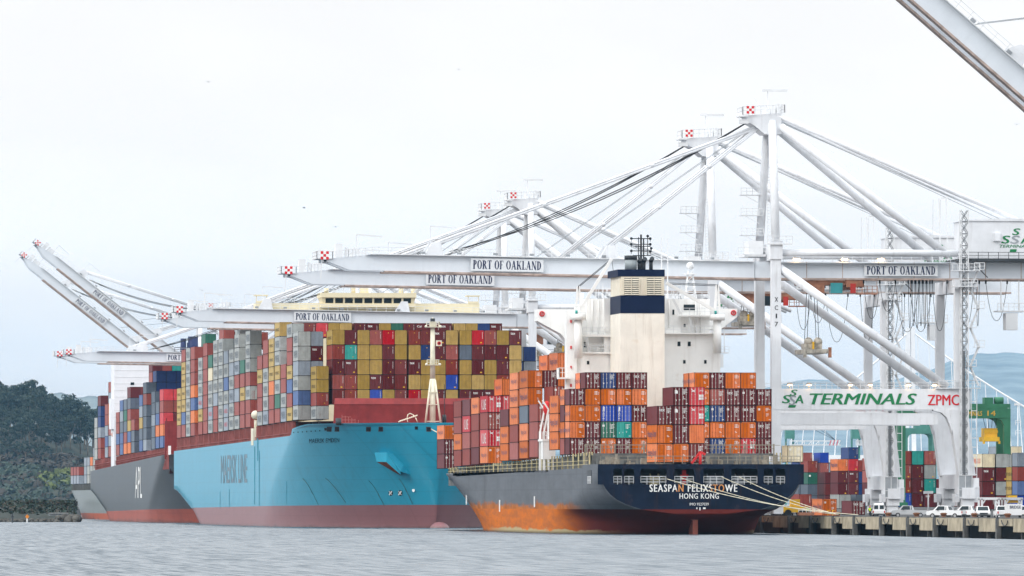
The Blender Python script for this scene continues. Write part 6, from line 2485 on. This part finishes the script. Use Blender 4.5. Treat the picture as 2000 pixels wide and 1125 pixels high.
Y1 = 9.4
yard(1757.6, 990.7, Y1, "URRR", "left row of the block between two crane legs", ends={0: "blank2", 1: "blank1", 2: "blank3", 3: None})
yard(1781.4, 990.7, Y1, "MMMT", "middle row of the block between two crane legs", ends={0: "blank1", 1: "blank3", 2: "blank4"})
yard(1805.2, 990.7, Y1, "MTWR", "right row of the block between two crane legs", ends={0: "tex+blank2", 1: "blank2", 2: "blank3", 3: "blank4"})
yard(1829.0, 990.7, Y1, "MM", "row of the yard block hidden behind the crane leg")
yard(1733.6, 990.7, Y1 - 0.1, "MR", "row behind the far crane's lift cage")
Y2 = 10.35
yard(1918.7, 996, Y2, "MMMC", "first row right of the XC17 crane leg", h=ST, ends={0: "tex+blank2", 1: "blank1", 2: "tex+blank1"}, side={3: "hs"})
yard(1945.2, 996, Y2, "MWMW", "second row right of the XC17 crane leg", h=ST, ends={0: "blank2", 2: "blank3"})
yard(1987.9, 1001, 10.6, "UBRg", "edge row at the far right with mustard sides", h=ST, L=L20, ends={0: None})
vx, u = at(1987.9, 10.6)
for k, c in enumerate("YY"):
    rec(c, vx, u + 6.2, 3.66 + (k + 1) * 2.625, L20, ST, "blank", 0, 500, f"mustard container with dark side lettering, {('lower', 'upper')[k]} one at the right of the yard", GY, None, "ms")
yard(1972, 991, 9.9, "BRRW", "row half hidden by mustard sides at the right", h=ST)
yard(1905, 990, 9.6, "RRRS", "row just behind the XC17 crane's lift cage", h=ST)
yard(1950, 990, 9.0, "RRRRg", "rear row right of the crane leg, topmost grey", h=ST, ends={4: None})
yard(1974, 990, 9.0, "RRRRC", "rear row at right, topmost cream", h=ST)
yard(1870, 990, 8.6, "RMRNN", "row glimpsed through the XC17 crane leg gap", h=ST)
# left cluster, behind the stern
yard(1636.8, 991, 8.05, "RMMO", "tall orange topped stack by the far crane leg", ends={3: "blank2"}, side={3: "HL"})
yard(1637, 991, 8.1, "M", "stack base beside the grey one") if False else None
yard(1681.6 - 24, 990, 7.95, "RMMKN", "navy topped stack by the far crane leg", ends={3: "blank1", 2: "tex+blank1"}, side={3: "kl"})
yard(1677.0, 990, 7.8, "RNNR", "stack behind the far crane leg")
yard(1594.0, 990, 7.6, "RRD", "first stack between stern and orange topped stack", ends={2: None})
yard(1612.0, 990, 7.7, "MDM", "second stack between stern and orange topped stack")
yard(1578.0, 992, 7.8, "SSGR", "green boxed stack just past the ship's stern", ends={2: "box", 3: "blank2"})
yard(1560.0, 992, 7.7, "SSRN", "stack mostly hidden by the ship's stern")
yard(1570.0, 985, 6.9, "RRRNR", "rearmost stack past the ship's stern")
yard(1602.0, 985, 6.9, "RRRRU", "rear stack behind the orange box")
yard(1700.0, 992, 8.3, "DMRR", "stack seen through the far crane's legs")
yard(1606.7, 999, 11.4, "O", "wharf side by the ropes, standing alone", kind="door", ends={0: "door2"}, side={0: "HL"}, area=1400, base=2.66)
yard(1664.0, 1000, 10.6, "M", "wharf beside the white van, standing alone", kind="door", ends={0: "tex+door1"}, h=ST, base=2.66, area=900)
yard(1639.0, 1000, 9.5, "W", "yard, alone between orange and red ones", h=HC, base=3.66)
yard(1672.0, 1000, 9.5, "S", "yard, alone behind the dark red one", h=HC, base=3.66)
yard(1561.0, 1001, 10.0, "R", "yard, low under the ship stern", h=HC, base=3.66)
flush_containers()

# rubber tyred gantry
GRN = mat("gantry_green", (0.035, 0.15, 0.08), 0.5, 0.12, 0.4, streak=0.2)
TEALG = mat("weathered_teal_steel", (0.07, 0.22, 0.18), 0.5, 0.12)
GOLD = mat("gold_lettering", (0.55, 0.33, 0.05), 0.5, 0.1)


def gantry(xl, xr, s, ytop, label, m, text=True, spreader=True):
    vl, u = at(xl, s)
    vr = vl + (xr - xl) / s
    zt = zof(ytop, s)
    bh_ = 2.0
    root = thing("yard_gantry", ((vl + vr) / 2, u, 3.6), label, "gantry crane")
    sh = tuple(root.location)
    mb = MB()
    for y in (u, u + 8):
        mb.box(vl, vr, y, y + 1.4, zt - bh_, zt)
    bmx = mb.build("girder", [m], root, shift=sh)
    if text:
        t = MB()
        write(t, "SOLI", (vl + 3.3, u - 0.05, zt - 1.55), 2.1, 1.05, bold=0.02)
        write(t, "2", (vl + 11.3, u - 0.05, zt - 1.55), 0.8, 1.05, bold=0.02)
        write(t, "TERMINALS", (vr - 10.2, u - 0.05, zt - 1.55), 4.3, 0.95, bold=0.02)
        write(t, "14", (vr - 4.8, u - 0.05, zt - 1.55), 1.7, 1.05, bold=0.02)
        t.build("lettering", [GOLD], bmx, shift=sh)
    for xa, xb in ((vl, vl + 1.3), (vr - 1.35, vr)):
        for y in (u, u + 8):
            mb = MB().box(xa, xb, y + 0.05, y + 1.35, 4.8, zt - bh_ + 0.02)
            sg = 1 if xa == vl else -1
            e = xb if sg > 0 else xa
            mb.prism([(e, zt - bh_), (e + sg * 1.6, zt - bh_), (e + sg * 0.5, zt - bh_ - 0.5), (e, zt - bh_ - 1.5)], y + 0.1, y + 1.3)
            mb.build("leg", [m], root, shift=sh)
        mb = MB().box(xa - 0.2, xb + 0.2, u - 1.5, u + 11, 4.2, 5.0)
        sl = mb.build("sill_beam", [m], root, shift=sh)
        for dy in (-0.6, 9.6):
            MB().tube((xa + 0.3, u + dy, 4.35), (xb - 0.3, u + dy, 4.35), 0.72, n=14).build("wheel", [DARK], sl, shift=sh)
    mb = MB()
    mb.box(vr - 6.3, vr - 0.5, u + 1, u + 7, zt, zt + 0.7)
    mb.box(vr - 5.2, vr - 3.4, u + 1, u + 3.5, zt + 0.7, zt + 2.2)
    mb.tube((vr - 3.0, u + 2, zt + 1.5), (vr - 1.2, u + 2, zt + 1.5), 0.8, n=12)
    mb.box(vr - 8.2, vr, u + 0.2, u + 0.4, zt + 0.05, zt + 0.9)
    mb.build("trolley", [m], root, shift=sh)
    if spreader:
        xm_ = vr - 3.7
        zs = zof(858, s)
        mb = MB()
        mb.box(xm_ - 1.6, xm_ + 1.6, u + 1, u + 7, zs - 0.4, zs + 0.5)
        mb.box(xm_ - 1.3, xm_ + 1.3, u + 2, u + 6, zs + 0.5, zs + 2.3)
        for dx in (-1.0, 0.0, 1.0):
            mb.tube((xm_ + dx, u + 1.9, zs + 1.6), (xm_ + dx, u + 2.1, zs + 1.6), 0.45, n=10)
        mb.box(xm_ - 1.75, xm_ - 1.4, u + 1, u + 2, zs - 0.9, zs - 0.3)
        mb.box(xm_ + 1.4, xm_ + 1.75, u + 1, u + 2, zs - 0.9, zs - 0.3)
        sp_ = mb.build("spreader", [YELLOWP], root, shift=sh)
        mb = MB()
        for dx in (-1.5, -0.5, 0.5, 1.5):
            mb.tube((xm_ + dx * 1.2, u + 3, zt - 0.5), (xm_ + dx * 0.6, u + 3, zs + 2.2), 0.05, n=4)
        mb.build("hoist_rope", [BLACK], sp_, shift=sh)
    return root


gantry(1756.5, 1977.0, 9.6, 797, "green yard gantry with gold lettering and yellow spreader, straddling the stacks", GRN)
gantry(1766, 1830, 5.6, 836, "hazy teal gantry seen under the green one", TEALG, False, False)
# distant port cranes across the basin
for x, s, lab, hx in ((1543, 3.6, "distant green topped crane left of the portal, near the white boom", 100), (1672, 3.7, "distant green crane between the portal legs", 20)):
    vx, u = at(x, s)
    root = thing("distant_crane", (vx, u, 3), lab, "crane", "port cranes across the basin")
    sh = tuple(root.location)
    zh_ = zof(846, s)
    mb = MB().box(vx - 2.2, vx + 2.6, u, u + 5, zh_ - 3, zh_ + 2)
    mb.box(vx - 1.4, vx + 1.6, u, u + 4, zh_ + 2, zh_ + 3.4)
    mb.build("machine_house", [TEALG], root, shift=sh)
    mb = MB()
    for dx in (-2, 2):
        mb.bar((vx + dx, u + 2, 3), (vx + dx, u + 2, zh_ - 3), 0.9)
    mb.build("leg", [TEALG], root, shift=sh)
    mb = MB()
    z = zof(862, s)
    for q in (0, 2.2):
        mb.box(vx, vx + hx / s, u, u + 0.8, z - q, z - q + 0.5)
    n = 14
    for i in range(n):
        a, b = vx + hx / s * i / n, vx + hx / s * (i + 1) / n
        mb.bar((a, u, z - 2.0), (b, u, z + 0.3) if i % 2 else (a, u, z + 0.3), 0.3)
    mb.build("boom", [WHITE2], root, shift=sh)
    mb = MB()
    for i in range(6):
        a = vx + hx / s * (0.78 + 0.035 * i)
        mb.bar((a, u - 0.15, z - 2.2), (a + 0.8, u - 0.15, z + 0.7), 0.35, m=i % 2)
    mb.build("striped_tip", [REDTXT, WTXT], root, shift=sh)
    mb = MB()
    for dz, r in ((zof(800, s), 0.12), (zof(812, s), 0.12), (zof(826, s), 0.12)):
        mb.tube((vx + 6, u, dz), (vx + hx / s * 0.9, u, z + 0.6), r, n=4)
    mb.build("stay_rope", [DARK], root, shift=sh)
# white warehouse beyond
vx, u = at(1572, 4.2)
root = thing("warehouse", (vx + 14, u, 3.6), "long low grey warehouse with white roof edge beyond the yard", "building")
sh = tuple(root.location)
MB().box(vx, vx + 30, u, u + 20, 3.6, zof(903, 4.2)).build("wall", [mat("blue_grey_cladding", (0.2, 0.25, 0.3), 0.6, 0.1)], root, shift=sh)
MB().box(vx - 0.6, vx + 30.6, u - 0.6, u + 20.6, zof(903, 4.2), zof(896, 4.2)).build("roof", [WHITE2], root, shift=sh)

# light masts in the yard
for i, (x, s, y0, y1, lab) in enumerate(((1988, 8.6, 790, 1000, "slim white light mast at the far right of the yard"), (1813, 11.6, 962, 1012, "short white lamp post on the wharf between the pickups"))):
    vx, u = at(x, s)
    zt = zof(y0, s)
    root = thing("light_mast", (vx, u, 2.6 if i else 3.6), lab, "light mast")
    sh = tuple(root.location)
    MB().tube((vx, u, sh[2]), (vx, u, zt), 0.16, 0.1, 8).build("pole", [WHITE2], root, shift=sh)
    mb = MB().box(vx - 0.8, vx + 0.8, u - 0.2, u + 0.2, zt - 0.2, zt + 0.25)
    if not i:
        for q in (0.33, 0.5):
            mb.rail([(vx - 0.6, u - 0.4, zt - (zt - 4) * q * 0.6), (vx + 0.6, u - 0.4, zt - (zt - 4) * q * 0.6)], 1.0, 0.6, 0.05)
    mb.build("lamp_head", [WHITE2], root, shift=sh)

# ---------------------------------------------------------------- vehicles on the wharf
CARW = mat("white_car_paint", (0.78, 0.78, 0.78), 0.25, 0.03, rnd=0.06)
SILV = mat("silver_car_paint", (0.45, 0.46, 0.47), 0.3, 0.05)
TYRE = mat("tyre_rubber", (0.02, 0.02, 0.02), 0.8, 0.1)
RIM = mat("wheel_rim", (0.45, 0.45, 0.46), 0.35, 0.1, metal=0.6)
TAIL = mat("tail_light", (0.45, 0.02, 0.015), 0.3, 0.1)
HEAD = mat("head_light", (0.7, 0.7, 0.68), 0.2, 0.05)


def vehicle(kind, x, s, rz, label, paint, name):
    """local x forward, y left; z up from the wheels' contact"""
    vx, u = at(x, s)
    root = thing(name, (vx, u, GZ), label, "truck" if "pickup" in name or "truck" in name else ("van" if "van" in name else "car"), "vehicles parked on the wharf", rad(rz))
    W = 0.98
    prof = {"pickup": [(-2.85, 0.45), (-2.9, 1.12), (-0.85, 1.14), (-0.75, 1.2), (-0.5, 1.85), (1.05, 1.9), (1.75, 1.2), (2.75, 1.08), (2.9, 0.85), (2.9, 0.45)],
            "van": [(-2.5, 0.4), (-2.55, 1.0), (-2.4, 2.1), (-2.1, 2.22), (1.2, 2.2), (2.0, 1.35), (2.75, 1.15), (2.8, 0.4)],
            "suv": [(-2.3, 0.42), (-2.35, 1.1), (-2.1, 1.78), (0.5, 1.82), (1.15, 1.15), (2.3, 1.02), (2.4, 0.42)]}[kind]
    mb = MB()
    n = len(prof)
    ins = lambda z: 0.0 if z < 1.16 else (z - 1.16) * 0.24
    vs = [(px, -W + ins(pz), pz) for px, pz in prof] + [(px, W - ins(pz), pz) for px, pz in prof]
    fs = [tuple(reversed(range(n))), tuple(range(n, 2 * n))] + [((i + 1) % n, i, n + i, n + (i + 1) % n) for i in range(n)]
    mb.add(vs, fs)
    mb.box(prof[-1][0] - 0.05, prof[-1][0] + 0.08, -W, W, 0.42, 0.62, 1)
    mb.box(prof[0][0] - 0.1, prof[0][0] + 0.05, -W, W, 0.42, 0.6, 1)
    if kind == "pickup":
        mb.box(-2.75, -0.95, -W + 0.12, W - 0.12, 1.12, 1.15, 1)
    body = mb.build("body", [paint, DARK], root)
    wins = {"pickup": [(-0.38, 1.22, -0.22, 1.78), (-0.1, 1.22, 0.98, 1.80)], "van": [(0.3, 1.35, 1.1, 2.0)], "suv": [(-1.9, 1.15, -1.0, 1.7), (-0.9, 1.15, 0.35, 1.72)]}[kind]
    for a, z0, b, z1 in wins:
        for sg in (-1, 1):
            y0, y1 = sg * (W - ins(z0) + 0.012), sg * (W - ins(z1) + 0.012)
            MB().add([(a, y0, z0), (b + (0.45 if b > 0 else 0), y0, z0), (b, y1, z1), (a + 0.05, y1, z1)], [(0, 1, 2, 3)]).build("side_window", [GLASS], root)
    if kind == "pickup":
        MB().add([(-0.76, -0.8, 1.24), (-0.76, 0.8, 1.24), (-0.55, 0.7, 1.78), (-0.55, -0.7, 1.78)], [(0, 1, 2, 3)]).build("rear_window", [GLASS], root)
        MB().add([(1.72, -0.85, 1.26), (1.72, 0.85, 1.26), (1.12, 0.72, 1.84), (1.12, -0.72, 1.84)], [(0, 1, 2, 3)]).build("windscreen", [GLASS], root)
    elif kind == "van":
        for sg in (-1, 1):
            a, b = sorted((sg * 0.12, sg * 0.78))
            MB().add([(-2.535, a, 1.3), (-2.535, b, 1.3), (-2.45, b * 0.97, 1.92), (-2.45, a, 1.92)], [(0, 1, 2, 3)]).build("rear_window", [GLASS], root)
        MB().add([(1.98, -0.8, 1.4), (1.98, 0.8, 1.4), (1.3, 0.7, 2.12), (1.3, -0.7, 2.12)], [(0, 1, 2, 3)]).build("windscreen", [GLASS], root)
    else:
        MB().add([(-2.36, -0.8, 1.18), (-2.36, 0.8, 1.18), (-2.16, 0.72, 1.7), (-2.16, -0.72, 1.7)], [(0, 1, 2, 3)]).build("rear_window", [GLASS], root)
        MB().add([(1.13, -0.82, 1.2), (1.13, 0.82, 1.2), (0.57, 0.72, 1.76), (0.57, -0.72, 1.76)], [(0, 1, 2, 3)]).build("windscreen", [GLASS], root)
    xf, xr_ = prof[-1][0], prof[0][0]
    for sg in (-1, 1):
        a, b = sorted((sg * 0.62, sg * 0.93))
        MB().box(xf - 0.02, xf + 0.04, a, b, 0.68, 0.86).build("headlight", [HEAD], root)
        a, b = sorted((sg * 0.8, sg * 0.985))
        MB().box(xr_ - 0.06, xr_ + 0.05, a, b, 0.72, 1.05).build("tail_light", [TAIL], root)
        MB().box(0.9, 1.05, *sorted((sg * 1.0, sg * 1.22)), 1.15, 1.35).build("wing_mirror", [DARK], root)
    MB().box(xf - 0.02, xf + 0.05, -0.58, 0.58, 0.66, 0.88).build("grille", [DARK], root)
    MB().box(xr_ - 0.05, xr_ + 0.02, -0.25, 0.25, 0.62, 0.76).build("number_plate", [HEAD], root)
    for px in ((-1.75, 1.85) if kind != "suv" else (-1.4, 1.5)):
        for sg in (-1, 1):
            mb = MB().tube((px, sg * 0.78, 0.37), (px, sg * 1.0, 0.37), 0.37, n=16)
            mb.tube((px, sg * 0.98, 0.37), (px, sg * 1.01, 0.37), 0.42, n=16) if False else None
            w_ = mb.build("wheel", [TYRE], root)
            MB().tube((px, sg * 0.99, 0.37), (px, sg * 1.012, 0.37), 0.22, n=12).build("rim", [RIM], w_)
    return root


vehicle("van", 1716, 12.2, 82, "white van with two rear windows beside the far crane leg's base", CARW, "van")
vehicle("pickup", 1776, 12.2, 172, "silver long bed pickup parked sideways between the crane legs", SILV, "pickup_truck")
vehicle("pickup", 1848, 12.9, 150, "white pickup with big cab angled on the wharf, nose to the left", CARW, "pickup_truck")
vehicle("pickup", 1893, 12.6, 160, "white pickup bed half hidden behind the angled white pickup", CARW, "pickup_truck")
vehicle("suv", 1919, 13.4, -96, "white car facing the water with dark grille near the right edge", CARW, "car")
vehicle("pickup", 1957, 13.2, 86, "white pickup seen from behind left of the BRIDGE board", CARW, "pickup_truck")
vehicle("pickup", 2003, 13.0, 80, "white pickup cut by the photo's right edge", CARW, "pickup_truck")
vehicle("pickup", 1536, 11.3, -94, "white pickup under the ship's stern near the hi-vis worker", CARW, "pickup_truck")
# white cabin with the word BRIDGE
vx, u = at(1983, 13.6)
root = thing("signboard_trailer", (vx, u, GZ), "white box trailer lettered BRIDGE at the right edge of the wharf", "trailer")
MB().box(-0.98, 0.98, 0, 3.2, 0.55, 2.15).build("body", [CARW], root)
t = MB()
write(t, "BRIDGE", (-0.8, -0.03, 1.5), 1.6, 0.42, bold=0.02)
t.build("lettering", [NAVYTXT], root)
for sg in (-1, 1):
    MB().tube((sg * 0.75, 1.2, 0.33), (sg * 0.98, 1.2, 0.33), 0.33, n=12).build("wheel", [TYRE], root)
# yard hoists with white frames
for x, s, lab, yl in ((1934, 11.9, "white framed straddle hoist behind the white car", False), (1979, 11.6, "white framed hoist with yellow lifting gear behind the BRIDGE trailer", True)):
    vx, u = at(x, s)
    root = thing("straddle_hoist", (vx, u, GZ), lab, "hoist")
    mb = MB()
    for dx in (-1.5, 1.3):
        for dy in (0, 3):
            mb.box(dx, dx + 0.3, dy, dy + 0.35, 0, 3.0)
    mb.box(-1.6, 1.7, 0, 0.4, 2.8, 3.2)
    mb.box(-1.6, 1.7, 3, 3.4, 2.8, 3.2)
    mb.bar((-1.35, 0.2, 2.0), (-0.7, 0.2, 2.9), 0.2)
    mb.bar((1.45, 0.2, 2.0), (0.8, 0.2, 2.9), 0.2)
    mb.build("frame", [WHITE2], root)
    if yl:
        mb = MB().box(-0.9, 0.9, 0.5, 2.5, 2.3, 2.75)
        mb.box(-0.75, 0.75, 0.5, 2.5, 3.2, 3.55)
        mb.build("lifting_gear", [YELLOWP], root)
# orange work platform and yellow machine near the stern
vx, u = at(1553, 11.6)
root = thing("loader", (vx, u, GZ), "yellow loader parked behind the white pickup under the stern", "machine")
mb = MB().box(-1.9, 1.9, 0, 3, 0.7, 1.7)
mb.box(-0.6, 0.9, 0.4, 2.4, 1.7, 2.9)
mb.build("body", [YELLOWP], root)
for sx in (-1.2, 1.2):
    for yy in (-0.15, 2.7):
        MB().tube((sx, yy, 0.6), (sx, yy + 0.45, 0.6), 0.6, n=14).build("wheel", [TYRE], root)
vx, u = at(1575, 12.0)
root = thing("work_skiff", (vx, u, GZ), "small orange work platform on the wharf below the worker", "platform")
MB().box(-1.3, 1.3, 0, 1.6, 0.2, 0.75).build("body", [ORANGED], root)
MB().rail([(-1.3, 0, 0.75), (1.3, 0, 0.75)], 0.6, 0.6, 0.04).build("railing", [WHITE2], root)
# yellow guard rail stanchions
for x in (1617, 1626):
    vx, u = at(x, 12.3)
    o = MB().tube((0, 0, 0), (0, 0, 1.15), 0.06, n=8).tube((0, 0, 1.1), (0.45, 0.1, 1.1), 0.05, n=6).build("guard_post", [YELLOWP], None, loc=(vx, u, GZ))
    tag(o, f"yellow guard post on the wharf edge, {'left' if x < 1620 else 'right'} of the two", "post", "yellow posts on the wharf edge")


# people
SKIN = mat("skin", (0.42, 0.24, 0.17), 0.6, 0.05)
VEST = mat("hi_vis_yellow", (0.62, 0.80, 0.05), 0.6, 0.05)
TROU = mat("dark_trousers", (0.025, 0.03, 0.045), 0.8, 0.1)
HATO = mat("orange_helmet", (0.8, 0.2, 0.04), 0.4, 0.05)


def person(x, s, rz, label, z=GZ):
    vx, u = at(x, s)
    root = thing("person", (vx, u, z), label, "person", None, rad(rz))
    J = [((0, 0, 0.95), 0.15), ((0, 0, 1.2), 0.15), ((0, 0, 1.42), 0.16), ((0, 0, 1.53), 0.06), ((0, -0.01, 1.62), 0.095), ((0, 0, 1.70), 0.10),
         ((-0.2, 0, 1.42), 0.075), ((-0.27, 0.02, 1.15), 0.052), ((-0.25, -0.1, 0.92), 0.042), ((-0.25, -0.14, 0.84), 0.04),
         ((0.2, 0, 1.42), 0.075), ((0.28, 0.02, 1.15), 0.052), ((0.24, -0.14, 0.95), 0.042), ((0.22, -0.19, 0.88), 0.04),
         ((-0.1, 0, 0.88), 0.105), ((-0.12, -0.02, 0.5), 0.07), ((-0.12, 0.02, 0.1), 0.05), ((-0.13, -0.14, 0.04), 0.045),
         ((0.1, 0, 0.88), 0.105), ((0.13, -0.03, 0.5), 0.07), ((0.13, 0.02, 0.1), 0.05), ((0.15, -0.14, 0.04), 0.045)]
    E = [(0, 1), (1, 2), (2, 3), (3, 4), (4, 5), (2, 6), (6, 7), (7, 8), (8, 9), (2, 10), (10, 11), (11, 12), (12, 13), (0, 14), (14, 15), (15, 16), (16, 17), (0, 18), (18, 19), (19, 20), (20, 21)]
    me = bpy.data.meshes.new("body")
    me.from_pydata([j[0] for j in J], E, [])
    me.materials.append(TROU)
    o = bpy.data.objects.new("body", me)
    col.objects.link(o)
    o.parent = root
    md = o.modifiers.new("skin", "SKIN")
    sk = me.skin_vertices[0].data if me.skin_vertices else me.attributes
    if not me.skin_vertices:
        import bmesh
        bm2 = bmesh.new()
        bm2.from_mesh(me)
        bm2.verts.layers.skin.verify()
        bm2.to_mesh(me)
        bm2.free()
        sk = me.skin_vertices[0].data
    for i, (p, r) in enumerate(J):
        sk[i].radius = (r, r * 0.85)
        sk[i].use_root = i == 0
    o.modifiers.new("smooth", "SUBSURF").levels = 1
    me.materials[0] = TROU
    # clothing, head and hat as children
    mb = MB()
    mb.tube((0, 0, 0.93), (0, 0, 1.25), 0.19, 0.20, 12)
    mb.tube((0, 0, 1.25), (0, 0, 1.47), 0.20, 0.17, 12)
    for sg in (-1, 1):
        mb.tube((sg * 0.17, 0, 1.43), (sg * 0.275, 0.02, 1.17), 0.09, 0.075, 8)
    mb.build("vest", [VEST], root)
    mb = MB().dome((0, -0.01, 1.65), 0.108, n=10, k=4, sz=1.2)
    mb.dome((0, -0.115, 1.64), 0.022, n=6, k=2)
    for sg in (-1, 1):
        mb.dome((sg * 0.108, 0, 1.64), 0.025, n=6, k=2)
    mb.build("head", [SKIN], root)
    mb = MB().dome((0, 0, 1.70), 0.13, n=12, k=4, full=False, sz=0.95)
    mb.tube((0, -0.03, 1.695), (0, -0.03, 1.71), 0.155, n=12)
    mb.build("helmet", [HATO], root)
    for sg, px, py, pz in ((-1, -0.25, -0.15, 0.83), (1, 0.22, -0.2, 0.87)):
        mb = MB().dome((px, py, pz), 0.042, n=8, k=3, sz=1.3)
        for f in range(4):
            mb.tube((px - 0.028 + f * 0.018, py - 0.01, pz - 0.04), (px - 0.028 + f * 0.018, py - 0.03, pz - 0.115 + abs(f - 1.5) * 0.012), 0.009, 0.007, 5)
        mb.tube((px - sg * 0.035, py - 0.015, pz - 0.01), (px - sg * 0.055, py - 0.045, pz - 0.06), 0.011, 0.008, 5)
        mb.build("hand", [SKIN], root)
    return root


person(1699, 12.0, 20, "person in yellow hi-vis vest and orange helmet standing by the white van")
person(1577.5, 11.9, -30, "person in yellow hi-vis vest near the ship's stern by the ropes")

# ---------------------------------------------------------------- mooring ropes from the stern to the wharf
ROPE = mat("pale_rope", (0.66, 0.62, 0.48), 0.8, 0.1)
for i, ((xa, ya), xb, lab) in enumerate((((1302, 935), 1676, "longest pale mooring rope, lowest fixed at the stern's left winch"), ((1330, 933), 1637, "second mooring rope starting beside the left winch"), ((1409, 931), 1638, "third mooring rope from the middle stern opening"), ((1443, 931), 1637, "shortest steep mooring rope, from the right hand stern opening"))):
    a = Vector((V(xa, UT), UT - 0.2, zof(ya, 12.7)))
    yb_ = along(xb, QV + 0.8)
    b = Vector((QV + 0.8, yb_, GZ + 0.5))
    pts = [a + (b - a) * (k / 24) - Vector((0, 0, 4 * (0.9 - 0.12 * i) * (k / 24) * (1 - k / 24))) for k in range(25)]
    o = MB().path([tuple(p - a) for p in pts], 0.06, 6).build("mooring_rope", [ROPE], None, loc=a)
    tag(o, lab, "rope", "mooring ropes at the stern")
# bow line of the blue ship with an orange rat guard
a = onhull(bh, 842, 838, 0.1)[0]
b = Vector((198.6, 1512, 3.4))
o = MB().path([tuple((b - a) * (k / 12) - Vector((0, 0, 4 * 1.2 * (k / 12) * (1 - k / 12)))) for k in range(13)], 0.09, 6).build("mooring_rope", [ROPE], None, loc=a)
tag(o, "mooring rope running from the blue ship's bow behind the orange boxes", "rope", "mooring ropes at the bow")

# ---------------------------------------------------------------- gulls
GULL = mat("gull_grey", (0.16, 0.16, 0.17), 0.8, 0.1)
for x, y, s, rz, lab in ((407, 160, 9, 10, "gull gliding in the upper left sky"), (594, 406, 9, 70, "gull banking in the sky above the blue ship"), (655, 443, 9, -10, "gull with level wings left of the mast tops"), (896, 136, 7, 15, "tiny gull high in the middle of the sky"), (1986, 243, 8, 5, "tiny gull near the right edge under the raised boom"), (395, 567, 8, 0, "gull low in the sky over the far raised booms")):
    p = at(x, s)
    o = thing("gull", (*p, zof(y, s)), lab, "bird", "gulls in the sky", rad(rz))
    mb = MB().dome((0, 0, 0), 0.11, n=8, k=3, sz=0.9)
    mb.tube((0, 0, 0), (0, 0.42, 0.02), 0.1, 0.03, 8)
    mb.tube((0, 0, 0), (0, -0.26, 0.04), 0.1, 0.06, 8)
    mb.build("body", [GULL], o)
    for sg in (-1, 1):
        mb = MB().hexa([(0, -0.1, 0.02), (sg * 0.35, -0.16, 0.16), (sg * 0.35, 0.06, 0.16), (0, 0.12, 0.02), (0, -0.1, 0.05), (sg * 0.35, -0.16, 0.19), (sg * 0.35, 0.06, 0.19), (0, 0.12, 0.05)])
        mb.hexa([(sg * 0.35, -0.16, 0.16), (sg * 0.75, 0.05, 0.10), (sg * 0.72, 0.1, 0.10), (sg * 0.35, 0.06, 0.16), (sg * 0.35, -0.16, 0.19), (sg * 0.75, 0.05, 0.12), (sg * 0.72, 0.1, 0.12), (sg * 0.35, 0.06, 0.19)])
        mb.build("wing", [GULL], o)
